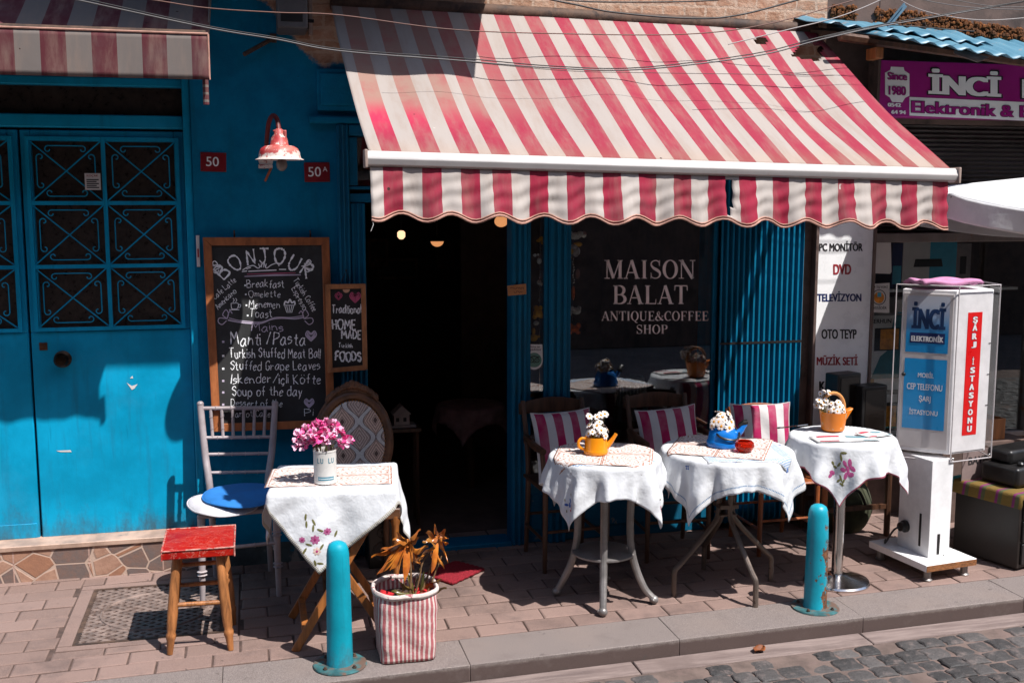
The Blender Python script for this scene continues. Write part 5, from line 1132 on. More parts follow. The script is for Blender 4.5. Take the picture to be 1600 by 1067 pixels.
for z, r in ((.808, .0095), (.672, .008), (.595, .0075), (.512, .0075)):
    p, q = bp(0, z), bp(1, z-.012); b = MB(t); b.tube([p, q], r, 10); rings(b, p, q, (.2, .4, .6, .8), r); b.build('rail', gm, t)
for k in range(6):
    a = .13+.148*k; p, q = bp(0, .672).lerp(bp(1, .660), a), bp(0, .808).lerp(bp(1, .796), a); b = MB(t); b.tube([p, q], .0075, 8); rings(b, p, q, (.3, .7), .0075); b.build('spindle', gm, t)
b = MB(t); sq = [Vector((-.262, -.535, 0)), Vector((.092, -.495, 0)), Vector((.062, -.17, 0)), Vector((-.228, -.185, 0))]
b.add([p+Vector((0, 0, SZ-.022)) for p in sq]+[p+Vector((0, 0, SZ)) for p in sq], [(3, 2, 1, 0), (4, 5, 6, 7), (0, 1, 5, 4), (1, 2, 6, 5), (2, 3, 7, 6), (3, 0, 4, 7)]); b.build('seat', gm, t, bev=.008, seg=3)
for p, q in ((FL+Vector((.001, .0, .25)), FR+Vector((0, 0, .25))), (FL+Vector((0, 0, .19)), RL+Vector((0, 0, .19))), (FR+Vector((0, 0, .19)), RR+Vector((0, 0, .19)))):
    b = MB(t); b.tube([p, q], .0085, 10); rings(b, p, q, (.3, .7), .0085); b.build('stretcher', gm, t)
def cushion(name, label, c, rx, ry, th, rz, mat, sag=0.0, ex=2.4):
    t = thing(name, label, 'cushion', c, rz); b = MB(); n = 44; rings_ = [0, .3, .6, .8, .92, .98, 1.0]
    for sgn in (1, -1):
        vs = [(0, 0, sgn*th*.5)]; 
        for r_ in rings_[1:]:
            for i in range(n):
                a = 2*pi*i/n; k = (abs(cos(a))**ex+abs(sin(a))**ex)**(-1/ex); x, y = rx*k*r_*cos(a), ry*k*r_*sin(a)
                vs.append((x, y, sgn*th*.5*(1-r_**5)**.5-sag*max(0, -y/ry-.5)**2-sag*.6*max(0, -x/rx-.55)**2))
        fs = [(0, 1+i, 1+(i+1) % n) for i in range(n)]
        for j in range(len(rings_)-2): fs += [(1+j*n+i, 1+(j+1)*n+i, 1+(j+1)*n+(i+1) % n, 1+j*n+(i+1) % n) for i in range(n)]
        b.add(vs, fs if sgn > 0 else [f[::-1] for f in fs])
    b.build('pad', mat, t, ang=50); b = MB()
    b.tube([(rx*q*cos(a), ry*q*sin(a), -sag*max(0, -ry*q*sin(a)/ry-.5)**2-sag*.6*max(0, -rx*q*cos(a)/rx-.55)**2) for a, q in [(2*pi*i/n, (abs(cos(2*pi*i/n))**ex+abs(sin(2*pi*i/n))**ex)**(-1/ex)) for i in range(n+1)]], .004, 6); b.build('piping', mat, t)
    return t
cushion('seat_cushion', 'white cotton seat pad slipping off the left of the grey chair', (-.150, -.405, SZ+.018), .150, .165, .026, .3, pmat('white_cotton', (.55, .53, .55), .9, var=.1, bump=.3, bs=300), .09, 2.8)
cushion('seat_cushion', 'round blue seat pad on the grey chair, half in the sun', (-.070, -.385, SZ+.042), .172, .185, .026, .2, pmat('blue_cotton', (.015, .17, .50), .85, var=.12, bump=.3, bs=300), .05, 2.1)

# ---------------------------------------------------------------- medallion chair
t = thing('armchair', 'antique oval-back chair with carved dark wood frame and grey patterned upholstery, behind the folding table', 'chair', (.445, -.36, 0))
m = NT('ogee_tapestry', .9); x, y, z = m.xyz(m.obj()); P_, Q_ = .155, .155
def ogee(shift):
    xs = m.math('ADD', x, .052+shift); fx = m.math('ABSOLUTE', m.math('SUBTRACT', m.math('FRACT', m.math('DIVIDE', m.math('ADD', xs, 3*P_), P_)), .5))
    return m.math('MULTIPLY', fx, P_)
ph_ = m.math('COSINE', m.math('MULTIPLY', m.math('ADD', z, -.755), 2*pi/Q_)); dx = ogee(P_/2); half = m.math('MULTIPLY_ADD', ph_, P_*.185, P_*.27); d = m.math('SUBTRACT', dx, half)
ad = m.math('ABSOLUTE', d); n = m.noise(160, None, 3)
zz = m.math('MULTIPLY', m.math('ABSOLUTE', m.math('SUBTRACT', m.math('FRACT', m.math('DIVIDE', m.math('ADD', z, -.755+Q_*3.5), Q_)), .5)), Q_); dia = m.math('ADD', m.math('MULTIPLY', dx, 1.5), zz)
c = m.mix(m.ramp(d, -.001, .001), (.66, .47, .37), (.56, .44, .38)); c = m.mix(m.ramp(m.math('SINE', m.math('MULTIPLY', dia, 330.0)), .1, .5, 0, .75), c, (.17, .115, .10)); c = m.mix(m.ramp(dia, .018, .014), c, (.10, .055, .045))
c = m.mix(m.ramp(ad, .0150, .0140), c, (.075, .05, .055)); c = m.mix(m.ramp(ad, .0112, .0104), c, (.60, .59, .57)); c = m.mix(m.ramp(n, .4, .7, 0, .35), c, (.16, .13, .12)); m.col(c); m.bump(n, .4, .002); M['tapestry'] = m.mat
carve = pmat('carved_walnut', (.13, .055, .024), .42, var=.5, vs=14, bump=.5, bs=50)
oc, rx, rz = Vector((.445, -.30, .655)), .162, .215; lean = lambda z: (z-.655)*.13
OV = lambda a, k=1.0: oc+Vector((rx*k*cos(a), 0, rz*k*sin(a)))+Vector((0, lean(oc.z+rz*k*sin(a)), 0))
b = MB(t); b.tube([OV(2*pi*i/60, 1.0) for i in range(61)], .024, 12, cap=False)
b.tube([OV(2*pi*i/60, 1.12)+Vector((0, -.004, 0)) for i in range(61)], .008, 8, cap=False); fr_ = b.build('back_frame', carve, t)
b = MB(t); rn = random.Random(3)
for i in range(31):
    a = R(52+76*i/30); k = 1.17+.045*cos((i-15)/15*pi/2); p = OV(a, k); s_ = .009+.007*abs(sin(i*1.05)); b.ball(p+Vector((0, -.010, 0)), (s_, s_*.9, s_*1.1), 8, 6)
for sg in (-1, 1):
    b.tube([OV(pi/2+sg*a, k)+Vector((0, -.014, 0)) for a, k in ((.02, 1.30), (.12, 1.27), (.22, 1.20), (.36, 1.19), (.50, 1.22), (.60, 1.17), (.72, 1.13))], [.004, .010, .007, .010, .006, .009, .003], 8, smooth=4)
b.ball(OV(pi/2, 1.27)+Vector((0, -.016, 0)), (.016, .010, .018), 10, 8); b.build('carved_crest', carve, fr_)
b = MB(t)
b.grid(lambda u, v: OV(2*pi*u, .90*v)+Vector((0, -.022-.020*(1-v*v), 0)), 48, 8); b.build('back_pad', M['tapestry'], t, ang=60)
b = MB(t)
for i in range(64): b.ball(OV(2*pi*i/64, .905)+Vector((0, -.020, 0)), .0042, 6, 5)
st_ = b.build('nail_trim', pmat('brass_nails', (.34, .15, .035), .35, .7), t); tag(st_, kind=None)
b = MB(t); b.box(.265, .625, -.56, -.24, .40, .455); b.build('seat', M['tapestry'], t, bev=.02, seg=3)
b = MB(t); b.box(.26, .63, -.575, -.23, .345, .398); b.build('seat_rail', carve, t, bev=.008)
for x, y in ((.285, -.555), (.605, -.555), (.29, -.25), (.60, -.25)):
    b = MB(t); b.tube([(x, y, .36), (x, y, .33), (x, y, .31), (x, y, .10), (x, y, .02), (x, y, 0)], [.022, .022, .017, .014, .011, .013], 12); b.build('leg', M['orange_wood'] if x > .6 and y < -.5 else carve, t)  # front right leg in lighter wood, sunlight put into its colour
for sx in (.30, .59):
    b = MB(t); b.tube([(sx, -.27, .40), (sx, -.285, .50)], .015, 10); b.build('back_support', carve, t)

# ---------------------------------------------------------------- chairs behind the tables, with striped pillows
def chair_at(loc, rz, label, wood):
    t = thing('wooden_chair', label, 'chair', loc, rz, 'wooden chairs behind the café tables')
    for x, y in ((-.16, -.15), (.16, -.15)):
        b = MB(); b.tube([(x, y, 0), (x*.98, y, .41), (x*1.08, y+.01, .60)], [.0115, .014, .012], 10); b.build('leg', wood, t)
    for x in (-.15, .15):
        b = MB(); b.tube([(x, .19, 0), (x, .15, .41), (x*1.02, .175, .60), (x*1.05, .225, .775)], [.0115, .014, .013, .012], 10, smooth=4); b.build('back_post', wood, t)
    b = MB(); b.box(-.175, .175, -.17, .17, .395, .415); b.build('seat', wood, t, bev=.012, seg=3)
    b = MB(); b.grid(lambda u, v: (-.175+.35*u, .225+.028*sin(pi*u)+.006*v-.0, .705+.055*v+.022*sin(pi*u)*v), 14, 3); b.build('top_rail', wood, t, ang=60, solid=.018, bev=.003)
    b = MB(); b.grid(lambda u, v: (-.16+.32*u, .195+.020*sin(pi*u), .56+.04*v), 12, 1); b.build('back_rail', wood, t, ang=60, solid=.012)
    for sx in (-1, 1):
        b = MB(); b.tube([(sx*.158, .18, .60), (sx*.185, .06, .615), (sx*.19, -.08, .61), (sx*.178, -.18, .602)], [.012, .016, .018, .016], 10, smooth=5); b.build('arm', wood, t)
    for y, z in ((-.15, .20), (.18, .20)):
        b = MB(); b.tube([(-.16, y, z), (.16, y, z)], .008, 8); b.build('stretcher', wood, t)
    for x in (-.155, .155):
        b = MB(); b.tube([(x, -.15, .15), (x, .18, .15)], .008, 8); b.build('stretcher', wood, t)
    return t
ch = chair_at((1.485, -.315, 0), .05, 'dark wooden armchair behind the orange teapot table', M['dark_wood'])
dup(ch, (2.03, -.300, 0), -.04, 'dark wooden armchair behind the blue kettle table, by the display window')
cc_ = chair_at((2.605, -.33, 0), .02, 'reddish brown wooden armchair in front of the blue folding shutter', pmat('reddish_wood', (.27, .075, .022), .4, var=.4, vs=6, sc=(6, 6, 1), bump=.2)); cc_.scale = (1, 1, .90)
def stripe_cloth(name, red, white):
    m = NT(name, .9, spec=.15); n = m.noise(240, None, 3); c = m.mix(m.attr(), white, red); c = m.mix(m.ramp(m.noise(8, None, 4), .4, .75, 0, .3), c, tuple(q*.7 for q in white)); m.col(c); m.bump(n, .45, .002); m.bump(m.noise(14, None, 4), .35, .01); return m.mat
M['pillow'] = stripe_cloth('striped_pillow_cotton', (.36, .016, .085), (.60, .57, .56))
PW = [.045, .16, .145, .145, .145, .14, .14, .12]; pe = [0]
for q in PW: pe.append(pe[-1]+q)
pe = [q/pe[-1] for q in pe]; pc = []
for i in range(len(PW)): pc += [(pe[i]+(pe[i+1]-pe[i])*k/5, i % 2) for k in range(5)]
def pillow(loc, rx, rz, label, w_=.30, h_=.30, th=.095, roll=0.0):
    t = thing('striped_pillow', label, 'pillow', loc, 0, 'striped pillows on the café chairs'); t.rotation_euler = (rx, roll, rz)
    us = [q[0] for q in pc]+[1.0]; n = len(us)-1; b = MB()
    for sg in (-1, 1):
        def f(u, v):
            U, V = 2*us[int(round(u*n))]-1, 2*v-1; k = ((1-U**2)*(1-V**2)); q = max(0, k)**.42
            pin = 1-.07*(1-abs(V)**3)*abs(U)**2; pin2 = 1-.07*(1-abs(U)**3)*abs(V)**2
            return (U*w_/2*pin, sg*th/2*q+.004*sin(U*7+V*5)*q, V*h_/2*pin2+h_/2)
        b.grid(f, n, 24, cf=lambda i, j: float(pc[i][1]))
        if sg < 0: pass
    b.build('cover', M['pillow'], t, ang=70)
    b = MB(); P = []
    for s_ in range(0, 97):
        a = s_/24; k = int(a) % 4; q = a-int(a); U, V = [(-1+2*q, -1), (1, -1+2*q), (1-2*q, 1), (-1, 1-2*q)][k]
        P.append((U*w_/2*(1-.07*(1-abs(V)**3)), 0, V*h_/2*(1-.07*(1-abs(U)**3))+h_/2))
    b.tube(P, .0035, 6, cap=False); b.build('seam', M['pillow'], t)
    return t
pillow((1.478, -.385, .425), R(-17), R(6), 'striped pillow in the shade on the dark chair behind the orange teapot', .31, .345, .10, R(-1.5))
pillow((2.030, -.375, .425), R(-18), R(-6), 'striped pillow on the dark chair between the teapot and kettle tables', .31, .335, .10, R(-5))
pillow((2.478, -.44, .425), R(-12), R(-16), 'sunlit pink and white striped pillow on the chair by the blue shutter', .30, .345, .10, R(-2))

# ---------------------------------------------------------------- bollards
def bollard(x, y, h, mat, label):
    t = thing('bollard', label, 'bollard', (x, y, 0), 0, 'teal bollards along the kerb')
    b = MB(); k = h/.49; b.lathe([(.052, .0), (.052, .012), (.050, .02), (.0485, .15*k), (.046, .33*k), (.043, .44*k), (.040, .462*k), (.033, .480*k), (.020, .489*k), (.004, .492*k)], 36); b.build('post', mat, t, ang=60)
    b = MB(); b.lathe([(.0, 0), (.100, 0), (.104, .003), (.102, .008), (.0, .010)], 40, cap=False); pl = b.build('base_plate', pmat('rusty_teal_plate', (.05, .16, .17), .6, .3, var=.4, vs=14, bump=.3, stains=[((.16, .10, .075), 18, .45, .6)]), t)
    for a in (40, 130, 220, 310):
        b = MB(); b.M = Matrix.Translation((.078*cos(R(a)), .078*sin(R(a)), .009)); b.lathe([(.0085, 0), (.0085, .005), (.005, .005), (.005, .010), (0, .0105)], 6, cap=False); b.build('bolt', M['rust_iron'], pl, ang=30)
    return t
bollard(.290, -1.295, .492, M['bollard_teal'], 'clean teal iron bollard at the kerb in front of the folding table')
bollard(2.373, -1.185, .468, M['bollard_rust'], 'rust-patched teal bollard at the kerb before the chrome pedestal table')

# ---------------------------------------------------------------- planter with a coppery plant
pcx, pcy = .553, -1.236
t = thing('fabric_planter', 'red and white striped fabric planter bag with a rolled rim, at the kerb', 'planter', (pcx, pcy, 0))
m = NT('ticking_stripe', .9, spec=.15); u_ = m.xyz(m.uv())[0]; s_ = m.math('FRACT', m.math('MULTIPLY', u_, 44.0)); n = m.noise(300, None, 3)
f = m.ramp(m.math('ABSOLUTE', m.math('SUBTRACT', s_, .5)), .20, .23); f2 = m.math('MULTIPLY', f, m.ramp(m.noise(80, None, 4), .2, .5, .6, 1))
m.col(m.mix(f2, (.62, .53, .49), (.40, .115, .125))); m.bump(n, .4, .002); m.bump(m.noise(13, None, 4), .5, .012); M['ticking'] = m.mat
b = MB(t); H_ = .268
def fb(u, v):
    a = 2*pi*u+pi/4+.06; ex = 8-5.2*max(0, v-.25)/.75; k = (abs(cos(a))**ex+abs(sin(a))**ex)**(-1/ex); r_ = .106+.014*v; w_ = .003*sin(u*38+v*4)*sin(pi*v)+.0014*sin(v*22+u*30)
    return Vector((pcx+(r_*k+w_)*cos(a), pcy+(r_*k+w_)*sin(a)*.98, .004+H_*v))
b.grid(fb, 96, 22); b.build('bag', M['ticking'], t, ang=60, solid=.004)
b = MB(t); P = [fb(i/72, 1.0) for i in range(72)]; rim = []
b.grid(lambda u, v: fb(u, 1.0)+(fb(u, 1.0)-Vector((pcx, pcy, H_))).normalized()*(.003+.008*cos(2*pi*v))+Vector((0, 0, -.002+.011*sin(2*pi*v)+.0018*sin(u*44))), 72, 10); b.build('rolled_rim', pmat('cream_lining', (.60, .50, .46), .9, var=.2, vs=30, bump=.4, bs=200, stains=[((.34, .10, .11), 30, .58, .63)]), t)
b = MB(t); b.lathe([(0, .225), (.118, .225)], 30, cap=False, o=(pcx, pcy, 0)); b.lathe([(0, .226), (.05, .226)], 20, cap=False, o=(pcx, pcy, 0)); b.build('soil', pmat('dark_soil', (.055, .03, .02), .95, var=.6, vs=60, bump=.8, bs=80), t)
for a0, a1, r_ in ((2.6, 3.6, .10), (-.3, .9, .105)):
    b = MB(t); b.grid(lambda u, v: (pcx+(.045+(r_-.045)*v)*cos(a0+(a1-a0)*u), pcy+(.045+(r_-.045)*v)*sin(a0+(a1-a0)*u), .232+.012*v+.006*sin(u*17)), 14, 4)
    b.build('red_lining', pmat('red_felt', (.40, .01, .015), .95, var=.3, bump=.4, bs=150), t, solid=.003)
t = thing('potted_plant', 'coppery orange leafed houseplant growing in the striped fabric planter', 'plant', (pcx, pcy, .23))
lm = NT('copper_leaf', .25, spec=.6); n = lm.noise(14, None, 5, .6); lm.col(lm.mix(lm.attr(), lm.mix(lm.ramp(n, .35, .65), (.36, .085, .014), (.62, .21, .028)), (.05, .085, .025))); lm.bump(lm.noise(40), .15, .003)
leafm = lm.mat; stem = pmat('brown_stem', (.16, .085, .035), .7, var=.4, vs=30, bump=.3)
def PP(px, py, d=0.0): return W(px, py, -1.22+d)
def blade(p, q, droop, wd, c, roll=0.0, nm='leaf'):
    p, q = Vector(p), Vector(q); q = p+(q-p)*1.22; d = q-p; L_ = d.length; side = d.cross(Vector((0, 0, 1)))
    side = side.normalized() if side.length > 1e-5 else Vector((1, 0, 0)); side.rotate(Matrix.Rotation(roll, 3, d.normalized()))
    nrm = side.cross(d).normalized(); b = MB(t); b.c = c
    def f(u, v):
        w_ = wd*sin(pi*min(1, v*.97+.03))**.8*(1-.35*v); s_ = (u-.5)*2
        return p+d*v+side*(w_*s_)+nrm*(droop*(v-v*v)*4*.5-abs(s_)*w_*.35)+Vector((0, 0, .008*sin(v*7+c*9)*s_*s_))
    b.grid(f, 6, 12); b.build(nm, leafm, t, ang=80)
for pts, r in (([(640, 935), (642, 900), (640, 872), (636, 850)], .0048), ([(655, 935), (668, 900), (680, 866), (683, 842)], .0042), ([(646, 938), (655, 905), (660, 880), (672, 862)], .0035), ([(628, 935), (632, 905), (634, 880)], .0035), ([(662, 938), (676, 905), (690, 868)], .0032)):
    b = MB(t); b.tube([PP(x, y, .012*(i-1)) for i, (x, y) in enumerate(pts)], [r*1.25, r, r*.9, r*.7][:len(pts)], 8, smooth=5); b.build('stem', stem, t)
rn = random.Random(12)
for i, (x0, y0, x1, y1, w_, c) in enumerate([(634, 850, 597, 890, .022, .0), (634, 852, 590, 868, .018, .1), (636, 848, 614, 884, .020, .0), (638, 850, 652, 842, .020, .25), (637, 853, 633, 900, .021, .05), (640, 852, 656, 880, .017, .1), (640, 846, 618, 845, .016, .2), (684, 840, 694, 831, .015, .1), (684, 842, 668, 834, .014, .3), (683, 846, 697, 876, .013, .0), (682, 850, 660, 870, .017, .35), (684, 848, 676, 888, .015, .0), (686, 846, 698, 850, .012, .1), (681, 852, 664, 846, .015, .45), (680, 860, 692, 884, .011, .2), (648, 925, 655, 895, .017, .8), (652, 928, 668, 902, .017, .85), (652, 932, 683, 908, .018, .6), (645, 930, 628, 914, .016, .75), (655, 936, 640, 920, .015, .7), (640, 862, 664, 856, .016, .15), (684, 838, 680, 824, .012, .1), (636, 846, 646, 862, .018, .1), (668, 862, 650, 880, .013, .3), (650, 930, 672, 926, .016, .55), (634, 850, 602, 858, .016, .1), (636, 850, 624, 894, .017, .0), (684, 842, 692, 862, .013, .1), (684, 840, 672, 848, .014, .2), (640, 856, 646, 886, .015, .05), (672, 866, 684, 872, .012, .15), (634, 854, 608, 878, .016, .05), (684, 844, 690, 838, .012, .2), (636, 848, 622, 834, .014, .1), (640, 848, 654, 832, .014, .1), (686, 838, 698, 842, .013, .05), (654, 932, 690, 922, .017, .8), (648, 930, 618, 926, .016, .85), (655, 930, 662, 900, .016, .9), (646, 928, 636, 900, .014, .85)]):
    blade(PP(x0, y0, rn.uniform(-.01, .03)), PP(x1, y1, rn.uniform(-.055, .05)), rn.uniform(.008, .03), w_*.85, c, rn.choice((-1, 1))*rn.uniform(.6, 1.25))

# ---------------------------------------------------------------- doormat, loudspeaker, leaf
t = None
P = [G(x, y, .001) for x, y in ((662, 899), (707, 914.5), (757, 891), (712, 879))]; b = MB(); o = sum(P, Vector())/4; b.off = o
m = NT('red_pile', .95); n = m.noise(160, None, 4, .7); m.col(m.mix(m.ramp(n, .3, .7), (.20, .004, .012), (.42, .012, .03))); m.bump(n, 1.0, .012); M['pile'] = m.mat
b.grid(lambda u, v: (P[0].lerp(P[1], u)).lerp(P[3].lerp(P[2], u), v)+Vector((0, 0, .007+.003*sin(u*40)*sin(v*37))), 30, 30); ob = b.build('doormat', M['pile'], ang=180, solid=.012); ob.location = o; tag(ob, 'small bright red pile doormat lying askew in front of the open doorway', 'doormat')
t = thing('loudspeaker', 'black floor loudspeaker with a round cone, under the folding table by the door', 'loudspeaker', (.60, -.16, 0)); b = MB(t); b.box(.515, .655, -.22, -.06, .0, .23); b.build('cabinet', M['black_plastic'], t, bev=.006)
for z, r in ((.085, .048), (.175, .028)):
    b = MB(t); b.M = Matrix.Translation((.585, -.2205, z)) @ Matrix.Rotation(pi/2, 4, 'X'); b.lathe([(r, 0), (r, .004), (r*.88, .004), (r*.8, .001), (r*.4, -.012+.013), (r*.3, .006), (0, .007)], 28, cap=False); b.build('cone', pmat('grey_cone', (.05, .045, .045), .5, .2), t)
p = G(1186, 1017, -.065); t = thing('dry_leaf', 'dry brown leaf lying in the gutter below the bollards', 'leaf', p, .6); b = MB()
b.grid(lambda u, v: ((v-.5)*.07, (u-.5)*.05*sin(pi*v)**.7, .004+.010*abs(u-.5)*2+.004*sin(v*9)), 6, 10); b.build('blade', pmat('dry_leaf_brown', (.22, .06, .012), .7, var=.4), t, solid=.0006)

# ---------------------------------------------------------------- signs of the electronics shop
t = thing('sign_board', 'tall white sign board listing PC monitör, DVD, televizyon, oto teyp, müzik seti', 'sign', (3.125, -.03, .3))
b = MB(t); b.box(2.962, 3.290, -.045, -.005, .25, 1.95); b.build('panel', pmat('white_sign_face', (.90, .90, .90), .3, var=.04, bump=.02), t, bev=.002)
b = MB(t); b.box(2.945, 2.9618, -.055, -.005, .25, 1.95); b.box(3.2902, 3.306, -.055, -.005, .25, 1.95); b.build('edge_strip', pmat('brown_edge_strip', (.16, .11, .095), .5, .3, var=.2), t, bev=.002)
f = WF(-.0465)
for txt, cx, cy, w_, h_, mt in (('PC MONİTÖR', 1314, -384.5, 68, 16, 'ink'), ('DVD', 1316, -421, 28, 16, 'ink_red'), ('TELEVİZYON', 1311.5, -463, 69, 16, 'ink_navy'), ('OTO TEYP', 1311, -522, 55, 15, 'ink'), ('MÜZİK SETİ', 1308, -562, 64, 17, 'ink_red'), ('KAMERA', 1308, -603, 56, 15, 'ink')):
    b = MB(t); b.text(txt, f, cx, cy, w_, h_, 0, .042); b.build('lettering', M[mt], t, ang=0)
M['magenta'] = pmat('magenta_sign_film', (.33, .008, .19), .35, var=.12, vs=3, bump=.03)
t = thing('shop_sign', 'long magenta shop sign with white letters İNCİ above the electronics shop', 'sign', (4.2, -.15, 2.22))
b = MB(t); b.box(3.225, 5.6, -.15, -.06, 2.213, 2.503); b.build('panel', M['magenta'], t, bev=.003)
b = MB(t); b.box(3.21, 3.2248, -.152, -.06, 2.21, 2.506); b.build('edge', M['brown_wall'], t)
f = WF(-.1515); Y0s = -.1515
def sgn(b, cx, cy, w_, h_): b.add([f(cx-w_/2, cy-h_/2), f(cx+w_/2, cy-h_/2), f(cx+w_/2, cy+h_/2), f(cx-w_/2, cy+h_/2)], [(0, 1, 2, 3)])
def slant(x): return -.045*(x-1378)
b = MB(t)
S_ = lambda x, y: f(x, y+slant(x))
out = [(-10, 24), (10, 24), (11, 19), (19, 14), (19, -20), (12, -24), (8, -31), (-8, -31), (-12, -24), (-19, -20), (-19, 14), (-11, 19)]
b.add([S_(1402+x, -128+y) for x, y in out], [tuple(range(len(out)))]); b.build('since_badge', M['ink_white'], t, ang=0)
b = MB(t); P = [(1421, -150), (1700, -150), (1700, -179), (1421, -179)]; b.add([S_(*p) for p in P], [(3, 2, 1, 0)]); b.build('white_band', M['ink_white'], t, ang=0)
f = WF(-.153)
ov = lambda mt, nm, items, bold, fat: [(lambda b: (b.text(tx, S_, cx, cy, w_, h_, bold, fat), b.build(nm, mt, t, ang=0)))(MB(t)) for tx, cx, cy, w_, h_ in items]
ov(M['ink'], 'letter_shadow', [('İNCİ', 1507.5, -124, 119, 44), ('ELEKTRONİK', 1733, -124, 278, 44), ], 0, .095); ov(M['ink'], 'letter_shadow', [('Elektronik & Elektrik', 1558, -165, 270, 19.5)], 0, .06)
ov(M['ink'], 'badge_shadow', [('Since', 1402, -118.5, 31, 12), ('1980', 1402, -141, 27.5, 14)], 0, .06)
f = WF(-.1545)
ov(M['ink_white'], 'lettering', [('İNCİ', 1507.5, -124, 114, 40), ('ELEKTRONİK', 1733, -124, 272, 40), ('0542', 1397.5, -163.5, 21, 6), ('64 94', 1404, -174.5, 23, 6)], 0, .07)
ov(M['magenta'], 'subtitle', [('Elektronik & Elektrik', 1558, -165, 268, 18), ('Since', 1402, -118.5, 30, 11), ('1980', 1402, -141, 26, 13)], 0, .035)

# ---------------------------------------------------------------- corrugated lean-to roof, moss, strip
m = NT('blue_corrugated_sheet', .45); n = m.noise(4, m.obj((6, 1, 1)), 6, .7); m.col(m.mix(m.ramp(m.noise(9, None, 5, .7), .60, .72), m.mix(m.ramp(n, .3, .7), (.055, .17, .25), (.10, .24, .32)), (.30, .24, .20))); m.bump(m.noise(40), .1, .003); M['corr'] = m.mat
t = thing('corrugated_roof', 'weathered blue corrugated lean-to roof over the magenta sign', 'roof', (4.0, -.25, 2.6))
def rz_(x, y): k = (.05-y)/.55; return (2.70-.03*(x-3.3))*(1-k)+(2.552-.108*(x-3.19))*k
for nm, xa, xb, ya, yb, dz in (('roof_sheet', 3.02, 5.6, 0.02, -.50, .0), ('roof_sheet', 2.80, 3.75, .06, -.34, .022), ('roof_sheet', 4.6, 5.6, .10, -.28, .03)):
    b = MB(t); nw = int((xb-xa)*44)
    b.grid(lambda u, v: (xa+(xb-xa)*u, ya+(yb-ya)*v, rz_(xa+(xb-xa)*u, ya+(yb-ya)*v)+dz+.010*sin((xa+(xb-xa)*u)*2*pi/.105)+.004*sin(v*9+u*11)), nw, 8); b.build(nm, M['corr'], t, ang=60, solid=.003)
b = MB(t); b.tube([(x, -.36, rz_(x, -.36)-.04) for x in (2.86, 4.2, 5.6)], .022, 6); b.tube([(x, -.05, rz_(x, -.05)-.04) for x in (2.86, 5.6)], .022, 6); b.build('batten', M['dark_wood'], t)
for x in (3.05,): b = MB(t); b.box(x-.022, x+.022, -.42, -.33, rz_(x, -.4)-.12, rz_(x, -.4)-.065); b.build('bracket', M['orange_wood'] if x < 3.1 else M['dark_wood'], t, bev=.003)
b = MB(t); q = [W(1492, 76, -.42), W(1545, 90, -.42), W(1528, 98, -.44), W(1490, 84, -.44)]; b.add(q, [(0, 1, 2, 3)]); b.build('torn_sheet', pmat('grey_flashing', (.22, .18, .17), .5, .2), t, solid=.003)
t = thing('metal_strip', 'pale blue metal angle strip sticking up over the corrugated roof', 'metal strip', W(1390, 40, -.2)); b = MB(t); p, q = W(1386, 42, -.2), W(1420, 6, -.25); b.prism([(-.014, 0), (.014, 0), (.014, .003), (-.011, .003), (-.011, .02), (-.014, .02)], p, (.75, 0, -.66), (0, -1, 0), -(q-p).length); b.build('angle', pmat('pale_blue_steel', (.12, .22, .30), .5, .2, var=.2), t)
rn = random.Random(8); b = MB(); o = W(1450, 45, .03); b.off = Vector(o)
for i in range(3600):
    x = rn.uniform(1300, 1600); y = 26+(x-1300)*.125-7+rn.uniform(-17, 13)*(1-.45*abs(x-1430)/170)
    if 1338 < x < 1368: continue
    p = W(x, y, rn.uniform(-.02, .05)); s_ = rn.uniform(.004, .012); b.c = rn.random(); b.ball(p, (s_*rn.uniform(.6, 1.6), s_*.8, s_*rn.uniform(.5, 1.3)), 5, 3)
ob = b.build('moss', pmat('orange_moss', (.20, .065, .012), .95, var=.5, vs=30, bump=.6, attr=.8), ang=0); ob.location = o; tag(ob, kind='stuff')

# ---------------------------------------------------------------- white canvas parasol at the right
m = NT('white_canvas', .7); n = m.noise(5, None, 4); m.col(m.mix(m.ramp(n, .3, .7), (.60, .60, .62), (.68, .67, .67))); m.bump(n, .4, .02); M['canvas'] = m.mat
t = thing('parasol', 'corner of a white canvas parasol with a sagging valance, right of the striped awning', 'parasol', (4.36, -.40, 0))
cxp, cyp, hp, hq, zc, apex = 4.36, -.40, 1.115, .355, 1.812, 1.935
b = MB(t)
def rim(U, V):
    a, c = (U, abs(V)) if abs(V) >= abs(U) else (V, abs(U)); a = a/c if c > 1e-6 else 0
    return .125*max(0, sin(pi*(1+a)/2))**.8*(1 if abs(V) >= abs(U) else .3)
def per(u):
    k = min(3, int(u*4)); q = u*4-k; a0, a1 = [((-1, -1), (1, -1)), ((1, -1), (1, 1)), ((1, 1), (-1, 1)), ((-1, 1), (-1, -1))][k]
    return a0[0]+(a1[0]-a0[0])*q, a0[1]+(a1[1]-a0[1])*q
def top(u, v):
    U, V = per(u); mid = 1-min(abs(U), abs(V)); sag = .05*sin(pi*v)*mid+rim(U, V)*v**3
    return (cxp+U*hp*v, cyp+V*hq*v, zc+(apex-zc)*(1-v)-sag)
b.grid(top, 96, 24); b.build('canopy', M['canvas'], t, ang=20, solid=.002)
b = MB(t)
P = []
for k in range(4):
    a0, a1 = [((-1, -1), (1, -1)), ((1, -1), (1, 1)), ((1, 1), (-1, 1)), ((-1, 1), (-1, -1))][k]
    for i in range(24): P.append((a0[0]+(a1[0]-a0[0])*i/24, a0[1]+(a1[1]-a0[1])*i/24, i/24))
P.append(P[0])
